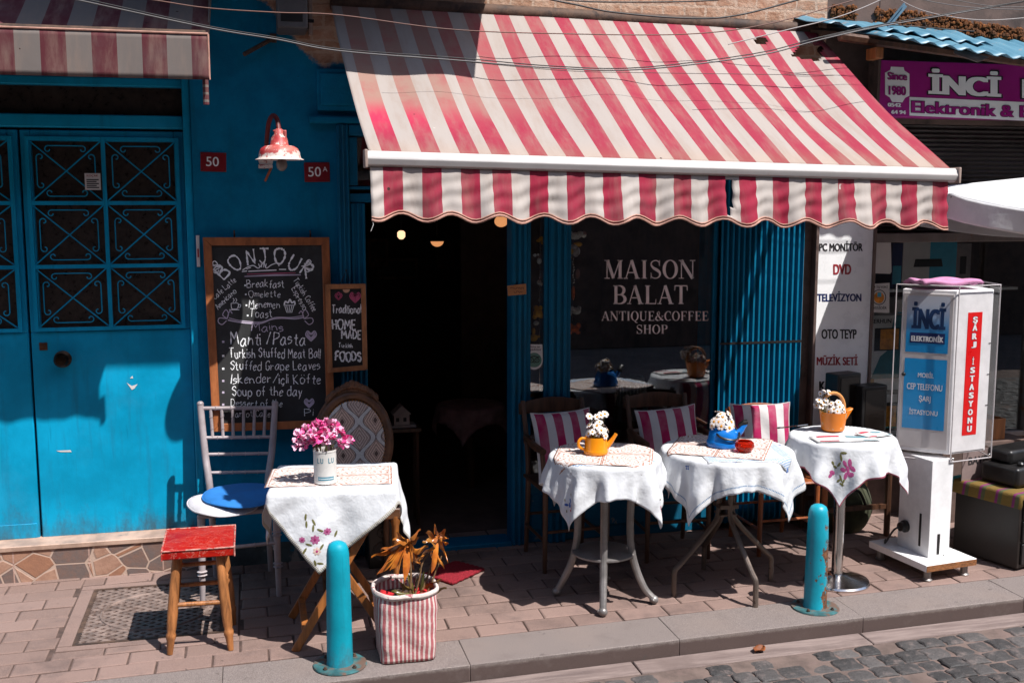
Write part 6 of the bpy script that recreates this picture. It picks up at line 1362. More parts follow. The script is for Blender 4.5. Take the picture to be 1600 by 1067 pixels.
def val(u, v):
    U, V, s_ = P[min(96, int(round(u*96)))]; dr = .118; z0_ = zc-rim(U, V); w_ = .014*sin(s_*14+U*2+V)*v+.010*sin(s_*31)*v*v
    return (cxp+U*hp*(1-.03*v)+(w_ if abs(U) == 1 else 0), cyp+V*hq*(1-.17*v)+(w_ if abs(V) == 1 else 0), z0_-dr*v)
b.grid(val, 96, 10); b.build('valance', M['canvas'], t, ang=80, solid=.002)
b = MB(t); b.tube([(cxp, cyp, 0), (cxp, cyp, apex)], .02, 12); b.build('pole', M['grey_metal'], t)
for sx, sy in ((-1, -1), (1, -1), (1, 1), (-1, 1)): b = MB(t); b.tube([(cxp, cyp, apex-.03), (cxp+sx*(hp-.01), cyp+sy*(hq-.01), zc-.015)], .008, 8); b.build('rib', M['grey_metal'], t)
b = MB(t); b.lathe([(0, 0), (.2, 0), (.2, .05), (.03, .07), (0, .07)], 30, cap=False, o=(cxp, cyp, 0)); b.build('base', M['concrete'], t)

# ---------------------------------------------------------------- charging kiosk
KL = Vector((3.100, -.938, .0)); t = thing('charging_kiosk', 'white phone charging kiosk with a red ŞARJ İSTASYONU strip, right of the sign board', 'kiosk', KL, R(7.5))
b = MB(); b.box(-.085, .215, -.085, .32, .055, .088); b.build('platform', M['white_metal'], t, bev=.002)
b = MB(); b.box(-.083, .213, -.088, -.0852, .056, .084); b.build('raw_edge', pmat('raw_chipboard', (.25, .095, .03), .9, var=.6, vs=60, sc=(1, 1, 4), bump=.6, bs=120), t)
for x, y in ((-.045, -.05), (.175, -.05), (-.045, .28), (.175, .28)):
    b = MB(); b.lathe([(.020, 0), (.024, .006), (.017, .012), (.017, .055)], 16, o=(x, y, 0)); b.build('foot', M['grey_metal'], t)
b = MB(); b.box(0, .125, 0, .215, .0885, .56); b.build('column', M['white_metal'], t, bev=.002)
b = MB(); b.box(.05, .064, -.003, -.0002, .10, .20); b.box(.09, .094, -.002, -.0002, .088, .094); b.box(-.003, -.0002, .055, .067, .13, .29); b.build('slot', M['iron'], t)
b = MB(); b.M = Matrix.Translation((-.001, .16, .20)) @ Matrix.Rotation(-pi/2, 4, 'Y'); b.lathe([(0, 0), (.030, 0), (.030, .012), (.022, .018), (.022, .035), (0, .036)], 18, cap=False); b.M = None; b.tube([(-.035, .16, .20), (-.055, .18, .18), (-.05, .24, .10), (.0, .30, .09)], .005, 8, smooth=5); b.build('plug', M['black_plastic'], t)
z0, z1 = .548, 1.372
Mk = Matrix.Translation(KL) @ Matrix.Rotation(R(7.5), 4, 'Z'); Mi = Mk.inverted()
rth, fwh = Vector((RT.x, RT.y, 0)), Vector((FW.x, FW.y, 0)).normalized()
kA = Vector((3.200, -.930, 0)); kB = kA-rth*.245+fwh*.135; kC = kA+Vector((.985, .17, 0))*.258; kD = kC+rth*.0+fwh*.20; kE = kB+rth*.10+fwh*.16
def inset(poly, d):
    n = len(poly); out = []
    for i in range(n):
        e0, e1 = (poly[i]-poly[i-1]).normalized(), (poly[(i+1) % n]-poly[i]).normalized(); n0, n1 = Vector((-e0.y, e0.x, 0)), Vector((-e1.y, e1.x, 0)); bi = (n0+n1).normalized(); out.append(poly[i]+bi*(d/max(.3, bi.dot(n0))))
    return out
OUT = [kB, kA, kC, kD, kE]; INN = inset(OUT, .024)
def KM(): 
    b = MB(); b.M = Mi; return b
def colprism(b, poly, za, zb): 
    n = len(poly); vs = [p+Vector((0, 0, za)) for p in poly]+[p+Vector((0, 0, zb)) for p in poly]
    return b.add(vs, [tuple(range(n-1, -1, -1)), tuple(range(n, 2*n))]+[(i, (i+1) % n, n+(i+1) % n, n+i) for i in range(n)])
b = KM(); colprism(b, INN, z0+.03, z1-.012); cab = b.build('cabinet', M['white_metal'], t, bev=.003)
iB, iA, iC = INN[0], INN[1], INN[2]
dB = (iA-iB).normalized(); nB = Vector((dB.y, -dB.x, 0)); dC = (iC-iA).normalized(); nC = Vector((dC.y, -dC.x, 0)); LB, LC = (iA-iB).length, (iC-iA).length
def face(o, d, nn, off): return lambda a, q: o+d*a+nn*off+Vector((0, 0, q))
def slab(b, o, d, nn, a0, a1, q0, q1, t0, t1):
    f0, f1 = face(o, d, nn, t0), face(o, d, nn, t1); P = [(a0, q0), (a1, q0), (a1, q1), (a0, q1)]
    b.add([f1(*p) for p in P]+[f0(*p) for p in P], [(0, 1, 2, 3), (0, 4, 5, 1), (1, 5, 6, 2), (2, 6, 7, 3), (3, 7, 4, 0)])
b = KM(); slab(b, iB, dB, nB, .008, LB-.012, z0+.05, z1-.03, .0003, .004); dr = b.build('side_door', pmat('satin_aluminium', (.60, .56, .55), .4, .2, var=.06), t, bev=.0015)
p = face(iB, dB, nB, .004)(.022, .95); b = KM(); b.ball(p, (.010, .010, .010), 10, 6); b.build('lock', M['black_plastic'], dr)
PW_ = LB-.012-.008-.032; sfo = .024
def sf(dx): f_ = face(iB, dB, nB, .0052+dx); return lambda a, q: f_(sfo+PW_*a, q)
m = NT('blue_gradient_print', .35); zz = m.xyz(m.obj())[2]; m.col(m.mix(m.ramp(zz, 1.13, 1.32), (.006, .26, .58), (.52, .55, .62))); M['kb1'] = m.mat; M['kb2'] = pmat('blue_print', (.006, .30, .66), .35, var=.05, bump=0)
def pan(nm, mt, a0, a1, q0, q1, dx=0.0):
    f_ = sf(dx); b = KM(); b.add([f_(a0, q0), f_(a1, q0), f_(a1, q1), f_(a0, q1)], [(0, 1, 2, 3)]); return b.build(nm, mt, dr, ang=0)
pan('upper_panel', M['kb1'], 0, 1, 1.060, 1.330); pan('lower_panel', M['kb2'], 0, 1, .690, 1.030); pan('name_band', M['ink_navy'], .10, .92, 1.105, 1.155, .0008)
def stx(nm, mt, items, dx, bold):
    f_ = sf(dx)
    for tx, ca, cq, wa, hq in items: b = KM(); b.text(tx, f_, ca, cq, wa, hq, bold, .05 if bold > .02 else .02); b.build(nm, mt, dr, ang=0)
stx('logo', pmat('dark_blue_logo', (.004, .035, .12), .4, var=.05, bump=0), [('İNCİ', .52, 1.237, .80, .130)], .0008, .035)
stx('lettering', M['ink_white'], [('ELEKTRONİK', .51, 1.130, .76, .034)], .0018, .03)
stx('lettering', M['ink_white'], [('MOBİL', .52, .955, .38, .030), ('CEP TELEFONU', .50, .895, .84, .030), ('ŞARJ', .52, .835, .28, .036), ('İSTASYONU', .50, .775, .68, .032)], .0008, .008)
b = KM(); slab(b, iA, dC, nC, .010, LC-.008, z0+.04, z1-.02, .0003, .004); fp = b.build('front_panel', M['white_metal'], t, bev=.001)
def ff(dy): return face(iA, dC, nC, .0052+dy)
c0_ = LC*.50; b = KM(); f_ = ff(0); b.add([f_(c0_-.045, .665), f_(c0_+.045, .665), f_(c0_+.045, 1.255), f_(c0_-.045, 1.255)], [(0, 1, 2, 3)]); b.build('red_strip', pmat('red_film', (.74, .006, .006), .35, var=.03, bump=0), fp, ang=0)
for nm, mt, dy, bold, k in (('letter_outline', M['ink_navy'], .0006, .02, 1.12), ('lettering', M['ink_white'], .0016, .015, 1.0)):
    f_ = ff(dy); zt = 1.222
    for ch in 'ŞARJ İSTASYONU':
        if ch != ' ': b = KM(); b.text(ch, f_, c0_, zt-(.006 if ch == 'Ş' else 0)+(.004 if ch == 'İ' else 0), (.011 if ch == 'İ' else .030)*k, (.036 if ch in 'Şİ' else .029)*k, bold, .06 if ch != 'İ' else .02); b.build(nm, mt, fp, ang=0)
        zt -= .0405
for z in (.80, .95, 1.10): b = KM(); slab(b, iA, dC, nC, LC-.020, LC-.004, z, z+.004, .0045, .006); b.build('hinge', M['iron'], cab)
ac_ = glass('clear_acrylic', .005, (.965, .955, .955), 0, .18); b = KM()
for p, q in ((kB, kA), (kA, kC), (kC, kD)):
    d_ = (q-p).normalized(); n_ = Vector((d_.y, -d_.x, 0)); slab(b, p, d_, n_, .002, (q-p).length-.002, z0, z1+.01, -.004, 0)
b.build('acrylic_cover', ac_, t)
b = KM(); es = pmat('acrylic_edge', (.50, .46, .46), .25, var=.05, bump=0); up0, up1 = Vector((0, 0, z0)), Vector((0, 0, z1+.01))
for p in (kB, kA, kC, kD): b.tube([p+up0, p+up1], .003, 6)
for u_ in (up0, up1): b.tube([kB+u_, kA+u_, kC+u_, kD+u_], .003, 6)
b.build('acrylic_rim', es, t)
for p, q in ((kA, kC), (kC, kA)): b = KM(); b.ball(p+(q-p).normalized()*.012-fwh*.003+Vector((0, 0, z0+.014)), (.007, .005, .007), 10, 6); b.build('screw', M['chrome'], t)
# cloth on top of the kiosk
m = pmat('pink_cloth', (.52, .22, .38), .95, var=.15, vs=30, bump=.4, bs=250)
tc = thing('folded_cloth', 'pink cloth folded on top of the charging kiosk', 'cloth', (kA+kD+kB)/3+Vector((.0, .03, z1+.014)), R(-6)); b = MB()
b.grid(lambda u, v: ((u-.5)*.30, (v-.5)*.20, .009+.006*sin(u*9+v*3)+.005*sin(v*11)-(.008 if min(u, v, 1-u, 1-v) == 0 else 0)), 26, 26); b.build('cloth', m, tc, ang=180, solid=.012)

# ---------------------------------------------------------------- goods of the electronics shop
def carton(label, c, w_, d_, h_, cols, txt=None, txh=.02, mats=None, rz=0.0, cat='box', group='boxed goods in the electronics window'):
    t = thing('carton', label, cat, c, rz, group); b = MB(); b.box(-w_/2, w_/2, -d_/2, d_/2, 0, h_); b.build('box', cols[0], t, bev=.003)
    f_ = lambda x, z: Vector((x, -d_/2-.001, z)); g_ = lambda x, z: Vector((x, -d_/2-.0018, z)); yield_ = []
    for i, (mt, P) in enumerate(cols[1]): b = MB(); ff_ = (lambda k: (lambda x, z: Vector((x, -d_/2-.0009-.0005*k, z))))(i); b.add([ff_(x*w_, z*h_) for x, z in P], [tuple(range(len(P)))]); b.build('print', mt, t, ang=0)
    if txt: b = MB(); b.text(txt[0], lambda x, z: Vector((x, -d_/2-.005, z)), txt[1]*w_, txt[2]*h_, None, txh, .03); b.build('lettering', mats or M['ink'], t, ang=0)
    return t
teal = pmat('teal_print_card', (.01, .19, .22), .45, var=.2); card = pmat('white_card', (.78, .72, .69), .6, var=.08); orng = pmat('orange_print_card', (.80, .28, .02), .5, var=.4, vs=30); gold = pmat('yellow_card', (.42, .20, .02), .5, var=.2); bluec = pmat('light_blue_card', (.05, .42, .60), .5, var=.15)
zf = W(1352, 690, .06).z
def wx(px, py, Y): q = W(px, py, Y); return q.x, q.z
xa, za = wx(1353, 682, .06); xb, zb = wx(1412, 590, .06); xc, zc_ = wx(1412, 492, .06)
sh_ = thing('display_shelf', 'low display shelf inside the electronics window', 'shelf', (3.9, .2, 0)); b = MB(sh_); b.box(3.33, 4.3, .05, .5, za-.03, za-.002); b.build('board', M['dark_wood'], sh_); b = MB(sh_); b.box(3.34, 3.38, .06, .48, 0, za-.03); b.box(4.24, 4.28, .06, .48, 0, za-.03); b.build('upright', M['dark_wood'], sh_)
w_ = xb-xa; carton('white and yellow boxed cable reel standing under the teal box, in the electronics window', ((xa+xb)/2, .15, za), w_, .18, zb-za, (card, [(gold, [(-.5, 0), (-.34, 0), (-.34, 1), (-.5, 1)]), (M['black_plastic'], [(-.2, .08), (.36, .08), (.42, .2), (.42, .8), (-.1, .8), (-.24, .4)]), (card, [(-.12, .58), (.34, .58), (.34, .72), (-.06, .72)]), (orng, [(-.14, .16), (.32, .16), (.32, .52), (-.14, .52)])]))
carton('teal and white box printed with an orange cable reel, above the yellow-edged carton', ((xa+xb)/2, .15, zb+.001), w_, .18, zc_-zb, (card, [(teal, [(-.44, 0), (.5, 0), (.5, 1), (.16, 1), (.1, .80), (.02, .8), (.02, .45), (-.2, .35)]), (M['black_plastic'], [(-.38, .44), (.32, .44), (.32, .8), (-.38, .8)]), (orng, [(-.22, .46), (.30, .46), (.30, .78), (-.22, .78)])]), ('SERHUN', -.22, .91), .024)
sp_ = [(1412, 377, 1492, 449, 'grey and blue router box on the upper display shelf', (card, [(bluec, [(.0, 0), (.5, 0), (.5, 1), (.0, 1)]), (M['black_plastic'], [(-.3, .45), (.25, .45), (.22, .62), (-.27, .62)])])),
       (1395, 380, 1410, 412, 'thin dark blue box on the upper display shelf', (M['ink_navy'], [(bluec, [(-.4, .1), (.4, .1), (.4, .5), (-.4, .5)])])),
       (1494, 380, 1516, 432, 'pale box with a dark picture on the upper display shelf, rightmost', (pmat('pale_mauve_card', (.30, .24, .24), .6), [(M['iron'], [(-.2, .3), (.2, .3), (.2, .7), (-.2, .7)])])),
       ]
zs = W(1450, 450, .1).z; sh2 = thing('display_shelf', 'thin upper shelf with small boxes inside the electronics window', 'shelf', (3.9, .2, zs)); b = MB(sh2); b.box(3.325, 4.3, .06, .4, zs-.016, zs-.001); b.build('board', M['white_metal'], sh2)
for x0_, y0_, x1_, y1_, lb, cl in sp_:
    a0, z1_ = wx(x0_, y0_, .1); a1, _ = wx(x1_, y1_, .1); carton(lb, ((a0+a1)/2, .18, zs), a1-a0, .16, min(.40, z1_-zs), cl)
for x0_, x1_, lb in ((1400, 1440, 'long low pale box under the upper display shelf'), (1442, 1492, 'low teal and white box under the upper display shelf')):
    a0, _ = wx(x0_, 470, .12); a1, _ = wx(x1_, 470, .12); z_ = W(1440, 500, .12).z; carton(lb, ((a0+a1)/2, .2, z_), a1-a0-.01, .14, .12, (card if x0_ < 1440 else teal, [(bluec, [(-.4, .2), (.4, .2), (.4, .4), (-.4, .4)])]))
t = thing('shop_notice', 'blank white paper notice taped inside the electronics window', 'notice', W(1376, 403, .028)); f = WF(.0285); b = MB(t); P = [(1360, -378), (1392, -376), (1393, -425), (1391, -428), (1361, -427)]; b.add([f(*p) for p in P]+[f(*p)+Vector((0, .001, 0)) for p in P], [(4, 3, 2, 1, 0), (5, 6, 7, 8, 9)]); b.build('sheet', M['white_paper'], t, ang=0)
t = thing('member_sticker', 'white membership sticker with an orange round emblem reading BU İŞYERİ ÜYESİDİR', 'sticker', W(1374, 466, .028)); f = WF(.0285); b = MB(t); P = [(1357.5, -444), (1390, -442), (1389.5, -489), (1357, -488)]; b.add([f(*p) for p in P], [(3, 2, 1, 0)]); b.build('sheet', M['white_paper'], t, ang=0)
f = WF(.0278); b = MB(t); b.text('BU İŞYERİ', f, 1374, -448.5, 26, 5, .03); b.text('ÜYESİDİR', f, 1373, -480.5, 25, 5, .03); b.ribbon([(1373.5+10.5*cos(R(a)), -464.5+11.5*sin(R(a))) for a in range(0, 361, 15)], 1.2, f); b.build('print', M['ink'], t, ang=0)
b = MB(t); P = [(1373.5+8*cos(R(a)), -465+9*sin(R(a))) for a in range(0, 360, 15)]; b.add([f(*p) for p in P], [tuple(range(len(P)))]); b.build('emblem', orng, t, ang=0); f = WF(.0270); b = MB(t); P = [(1371, -457), (1377, -457), (1377, -464), (1371, -464)]; b.add([f(*p) for p in P], [(3, 2, 1, 0)]); b.build('emblem_square', bluec, t, ang=0)
def tv(label, x0_, x1_, Y, z0_, z1_, rz):
    t = thing('television', label, 'television', ((x0_+x1_)/2, Y, z0_), rz, 'black sets stacked by the sign board'); w_, h_ = (x1_-x0_)/2, z1_-z0_; b = MB(); b.box(-w_, w_, -.05, .05, 0, h_); b.build('case', M['black_plastic'], t, bev=.008, seg=3)
    b = MB(); b.box(-w_+.018, w_-.018, -.053, -.0502, .022, h_-.02); b.build('screen', pmat('dark_screen', (.012, .009, .008), .12), t, bev=.001); b = MB(); b.box(w_*.3, w_*.8, -.054, -.0502, .008, .016); b.build('button_strip', M['grey_metal'], t)
tv('black television set standing on edge against the white sign board, left one', 2.985, 3.15, -.17, .46, .865, .25)
tv('black television set by the white sign board, right one next to the kiosk', 3.125, 3.29, -.20, .46, .80, .15)
t = thing('wooden_table', 'old brown wooden side table behind the pedestal table, carrying the black sets', 'table', (3.07, -.22, 0)); b = MB(t); b.box(2.86, 3.30, -.345, -.06, .435, .458); b.build('tabletop', M['dark_wood'], t, bev=.004)
for x, y in ((2.895, -.325), (3.27, -.325), (2.895, -.09), (3.27, -.09)): b = MB(t); b.tube([(x, y, 0), (x, y, .435)], .0165, 10); b.build('leg', M['frame_wood'] if (x < 3 and y < -.3) else M['dark_wood'], t)
for y in (-.325, -.09): b = MB(t); b.box(2.90, 3.265, y-.009, y+.009, .15, .175); b.build('stretcher', M['dark_wood'], t)
t = thing('cloth_bag', 'slumped dark olive green cloth bag on the ground under the old side table', 'bag', (3.09, -.20, 0)); rn = random.Random(2)
b = MB(t); b.grid(lambda u, v: Vector((3.09, -.20, .0))+Vector(((.165+.012*sin(5*u*6.28))*cos(2*pi*u)*sin(pi*min(1, .12+v*.88))**.6, .10*sin(2*pi*u)*sin(pi*min(1, .12+v*.88))**.6, .31*v+.012*sin(u*20+v*9)*sin(pi*v))), 40, 20); b.build('sack', pmat('olive_canvas', (.055, .06, .03), .9, var=.5, vs=8, bump=.4, bs=40, stains=[((.15, .05, .045), 6, .6, .66)]), t, ang=180)
b = MB(t); b.tube([(2.99, -.30, .10), (3.03, -.312, .22), (3.10, -.31, .25), (3.16, -.305, .15)], .008, 8, smooth=5); b.build('strap', M['black_plastic'], t)

# ---------------------------------------------------------------- dark cabinet with coloured cloth, black machine
t = thing('drawer_cabinet', 'low black drawer cabinet at the right edge under a yellow cloth', 'cabinet', (3.555, -.985, 0), R(17)); b = MB(); b.box(0, .55, 0, .36, .012, .372); b.build('carcass', pmat('black_laminate', (.016, .011, .009), .5, var=.4, bump=.2, stains=[((.16, .06, .025), 16, .74, .76)]), t, bev=.004)
for k in range(3): b = MB(); b.box(.02, .53, -.012, -.0005, .03+.112*k, .03+.112*k+.104); d_ = b.build('drawer', M['black_plastic'], t, bev=.003); b = MB(); b.box(.2, .34, -.026, -.0125, .075+.112*k, .085+.112*k); b.build('handle', M['grey_metal'], d_)
Mc = Matrix.Translation((3.555, -.985, 0)) @ Matrix.Rotation(R(17), 4, 'Z')
m = NT('striped_throw', .95); u_ = m.xyz(m.uv()); w1 = m.math('FRACT', m.math('MULTIPLY', u_[1], 5.0)); c = m.mix(m.math('GREATER_THAN', w1, .62), (.15, .09, .015), (.075, .08, .03)); c = m.mix(m.math('GREATER_THAN', w1, .84), c, (.17, .02, .10)); c = m.mix(m.math('GREATER_THAN', u_[1], .93), c, (.02, .20, .20)); m.col(c); m.bump(m.noise(150), .5, .003); m.bump(m.noise(12), .5, .02)
tt = thing('striped_throw', 'yellow, olive and magenta striped cloth covering the black cabinet', 'cloth', Mc @ Vector((0, 0, .372)), R(17)); b = MB()
def thr(u, v):
    x, y = -.09+.64*u, -.06+.46*v; z = .006+.003*sin(u*21)*sin(v*17)
    if x < -.006: z -= (-.006-x)*.75; x = -.010-(-.006-x)*.15
    if y < -.006: z -= (-.006-y)*.45*(.3+.7*sin(u*9)**2); y = -.018-.004*sin(u*30)
    return (x, y, z)
b.grid(thr, 60, 40); b.build('cloth', m.mat, tt, ang=180, solid=.002)
tm = thing('office_machine', 'black office machine with knobs on the yellow cloth, half out of the picture', 'machine', Mc @ Vector((.20, .16, .382)), R(17)); b = MB(); b.box(-.13, .25, -.09, .12, 0, .10); b.build('body', M['black_plastic'], tm, bev=.02, seg=4); b = MB(); b.box(-.09, .25, -.02, .12, .1005, .17); b.build('lid', M['black_plastic'], tm, bev=.02, seg=4)
for k in range(4): b = MB(); b.lathe([(.016, 0), (.018, .012), (.012, .02), (0, .021)], 14, cap=False, o=(-.06+.06*k, -.055, .1003)); b.build('knob', M['grey_metal'] if k == 1 else M['black_plastic'], tm)
tb = thing('paper_sign', 'grey card sign reading BAYE in black, partly hidden behind the black machine', 'sign', Mc @ Vector((.02, .32, .375)), R(12)); b = MB(); b.box(-.03, .16, 0, .004, .0, .155); b.build('card', pmat('grey_card', (.22, .16, .15), .8, var=.15), tb); b = MB(); b.text('BAYE', lambda x, z: Vector((x, -.001, z)), .075, .10, .13, .040, .03); b.build('lettering', M['ink'], tb, ang=0)
tk = thing('wooden_crate', 'plain wooden drawer box standing in the dark right of the kiosk', 'crate', (3.95, -.05, .44), .1); b = MB()
for q in ((-.16, .16, -.10, -.09, .0, .12), (-.16, .16, .09, .10, 0, .12), (-.16, -.15, -.09, .09, 0, .12), (.15, .16, -.09, .09, 0, .12), (-.15, .15, -.09, .09, 0, .01)): b.box(*q)
b.build('box', M['orange_wood'], tk, bev=.002); b = MB(); b.box(-.3, .3, -.14, .14, -.44, -.001); b.build('plinth', M['dark_void'], tk)
# crumpled plastic sheet behind the kiosk foot
m = NT('crumpled_plastic', .25); n = m.vor(20, m.obj((1, 1, .6)), 'DISTANCE_TO_EDGE'); m.col(m.mix(m.ramp(n, .0, .08), (.42, .36, .34), (.12, .09, .08))); m.bump(n, .8, .02); m.b.inputs['Alpha'].default_value = .8
t = thing('plastic_sheet', 'crumpled translucent plastic sheet hanging behind the kiosk column', 'plastic sheet', (3.36, -.62, 0)); rn = random.Random(4); b = MB(t)
b.grid(lambda u, v: (3.30+.13*u+.01*sin(v*17+u*9), -.66+.14*u+.018*sin(u*21+v*7)+.012*sin(v*23), .02+.50*v), 18, 26); b.build('sheet', m.mat, t, ang=30, solid=.001)

# ---------------------------------------------------------------- air conditioner and pipe on the wall, cables overhead
t = thing('air_conditioner', 'dim grey air conditioner unit on the bare brick above the shop front', 'air conditioner', (.22, -.12, 2.55)); b = MB(t); b.box(.150, .285, -.22, -.001, 2.545, 2.95); b.build('case', pmat('dusty_grey_case', (.10, .095, .095), .6, var=.2), t, bev=.01, seg=3); b = MB(t); b.box(.165, .262, -.2215, -.2202, 2.575, 2.615); b.build('badge', M['iron'], t)
t = thing('wall_stake', 'rusty metal bar jutting from the dark blue wall under the air conditioner', 'bar', (.07, -.02, 2.48)); b = MB(t); b.tube([(.135, .0, 2.53), (.0, -.10, 2.44)], .010, 8); b.build('bar', M['rust_iron'], t); b = MB(t); b.box(.12, .15, -.008, 0, 2.51, 2.55); b.build('plate', M['rust_iron'], t)
t = thing('cable_conduit', 'pale vertical conduit on the brick beside the air conditioner', 'conduit', (.31, -.02, 2.6)); b = MB(t); b.box(.298, .316, -.045, 0, 2.545, 2.95); b.build('channel', pmat('pale_conduit', (.33, .24, .20), .7, var=.3), t, bev=.002); b = MB(t); b.box(.292, .322, -.05, -.0455, 2.60, 2.615); b.build('clip', M['iron'], t)
ck = pmat('black_cable', (.02, .018, .018), .55, var=.2, bump=.05); cg = pmat('grey_cable', (.11, .10, .10), .5, var=.2, bump=.05); cw = pmat('white_cable', (.34, .31, .30), .5, var=.15, bump=.05)
def cable(label, pts, r, mt, Y=-2.6):
    r *= .5 if Y < -1.2 else .65
    P = [W(x, y, Y) for x, y in pts]; e_ = .02 if Y == -.75 else .3; a, z = P[0]-(P[1]-P[0]).normalized()*e_, P[-1]+(P[-1]-P[-2]).normalized()*e_; P = [a]+P+[z]; o = P[0]; b = MB(); b.off = Vector(o)
    b.tube(P, r, 8, smooth=8); ob = b.build('overhead_cable', mt, ang=60); ob.location = o; tag(ob, label, 'cable', 'cables strung across the front')
cable('thin brown cable crossing the top of both awnings, highest of the long cables', [(236, 0), (324, 13), (432, 20), (530, 24), (700, 46), (868, 53), (1070, 54), (1200, 38), (1330, 2)], .0028, pmat('brown_cable', (.17, .08, .06), .6))
cable('lower front strand of the paired grey cable sagging across the striped awning', [(128, 2), (324, 44), (432, 62), (530, 80), (716, 95), (868, 107), (1000, 109), (1180, 88), (1280, 63), (1370, 43), (1480, 24)], .0036, cg, -2.6)
cable('upper strand of the paired grey cable sagging across the striped awning', [(128, -2), (324, 41), (432, 59), (530, 77), (716, 91), (868, 104), (1000, 106), (1180, 84), (1280, 59), (1370, 40), (1480, 22)], .0028, ck, -2.62)
cable('thin black cable running level across the right half of the striped awning', [(640, 88), (868, 110), (1000, 114), (1140, 116), (1290, 118)], .0020, ck, -.75)
cable('thick black cable along the top edge of the brick wall', [(820, -8), (900, 8), (960, 20), (1070, 29), (1150, 25), (1260, -3)], .006, ck, -.7)
cable('second black cable on the brick wall, above the thick one', [(840, -6), (900, 2), (980, 4), (1100, 2), (1180, -6)], .005, ck, -.5)
cable('short pale cable slanting up above the right end of the striped awning', [(1235, 46), (1300, 30), (1345, 14), (1390, -6)], .0035, cw, -.9)
cable('white cable looping over the corrugated roof', [(1380, -20), (1420, 8), (1470, 24), (1540, 32), (1620, 27)], .0034, cw, -.6)
cable('grey cable high at the top right corner', [(1400, -12), (1460, 4), (1530, 13), (1620, 16)], .003, cg, -.6)
cable('grey cable touching the top edge at the right, above the white loop', [(1430, -16), (1500, 2), (1560, 11), (1620, 11)], .0028, cg, -.7)
cable('short dark cable lying across the blue corrugated roof', [(1340, 48), (1380, 40), (1415, 41), (1440, 43)], .004, ck, -.45)

# ---------------------------------------------------------------- inside the café: lamps, frames, ornaments
def bulbm(name, c, s_):
    m = NT(name); m.b.inputs['Emission Color'].default_value = (*c, 1); m.b.inputs['Emission Strength'].default_value = s_; m.col(c); return m.mat
gl1, gl2 = bulbm('glowing_glass', (1, .42, .16), .5), bulbm('warm_bulb', (1, .62, .35), 1.1)
p = W(683, 375, .9); t = thing('pendant_lamp', 'pendant lamp with a flat dark disc and glowing globe inside the doorway', 'pendant lamp', p); b = MB(t); b.lathe([(.012, .012), (.05, .006), (.105, -.002), (.105, -.005), (.0, -.004)], 30, cap=False, o=p); b.build('shade', M['iron'], t); b = MB(t); b.lathe([(.038*cos(R(a)), -.0055-.034*sin(R(a))) for a in range(0, 91, 10)], 24, o=p); b.build('globe', gl1, t); b = MB(t); b.tube([p+Vector((0, 0, .01)), (p.x, p.y, 2.4)], .004, 6); b.build('cord', M['ink'], t)
p = W(627, 367, 1.3); t = thing('pendant_lamp', 'tiny bright hexagonal lantern inside the doorway, left of the globe lamp', 'pendant lamp', p); b = MB(t); b.lathe([(.0, -.028), (.012, -.026), (.024, -.012), (.024, .014), (.014, .024), (.0, .026)], 6, cap=False, o=p); b.build('lantern', gl2, t, ang=20); b = MB(t); b.tube([p+Vector((0, 0, .025)), (p.x, p.y, 2.4)], .003, 6); b.build('cord', M['ink'], t)
p = W(783, 346, .9); t = thing('pendant_lamp', 'glowing globe just under the valance, inside the right of the doorway', 'pendant lamp', p); b = MB(t); b.ball(p, (.04, .04, .034), 16, 10); b.build('globe', gl1, t); b = MB(t); b.lathe([(.012, .04), (.08, .032), (.08, .028), (0, .03)], 24, cap=False, o=p); b.tube([p+Vector((0, 0, .034)), (p.x, p.y, 2.4)], .004, 6); b.build('shade', M['iron'], t)
fw = pmat('dim_gilt_frame', (.20, .085, .04), .5, var=.4); pic = pmat('dim_picture', (.07, .045, .04), .6, var=.6, vs=20)
for i, (x, y, w_, h_, lb) in enumerate([(620, 420, .36, .18, 'wide dim framed picture on the café back wall left of the lamps'), (695, 400, .16, .22, 'oval dim framed picture on the café back wall under the globe lamp'), (745, 430, .2, .5, 'tall dim framed picture on the café back wall'), (590, 395, .18, .24, 'small dim framed picture at the left of the café back wall'), (990, 405, .30, .36, 'dim framed picture seen through the display window'), (1060, 470, .28, .5, 'tall dim mirror frame seen through the right of the display window')]):
    p = W(x, y, 3.9 if x < 900 else 2.2); t = thing('picture_frame', lb, 'picture', p, 0, 'pictures inside the café'); b = MB(t)
    for q in ((-w_/2, w_/2, h_/2-.03, h_/2), (-w_/2, w_/2, -h_/2, -h_/2+.03), (-w_/2, -w_/2+.03, -h_/2+.03, h_/2-.03), (w_/2-.03, w_/2, -h_/2+.03, h_/2-.03)): b.box(p.x+q[0], p.x+q[1], p.y-.02, p.y+.02, p.z+q[2], p.z+q[3])
    b.build('frame', fw, t, bev=.004); b = MB(t); b.box(p.x-w_/2+.03, p.x+w_/2-.03, p.y, p.y+.01, p.z-h_/2+.03, p.z+h_/2-.03); b.build('picture', pic, t)
bx = 2.0; t = thing('back_screen', 'dark panelled partition behind the display window', 'partition', (bx, 2.25, 0)); b = MB(t); b.box(1.45, 2.5, 2.24, 2.3, 0, 2.4); b.build('panel', M['dark_void'], t)
dw = pmat('dim_white_wood', (.42, .36, .33), .8, var=.3); p = G(627, 660, .62) if False else W(627, 662, .55)
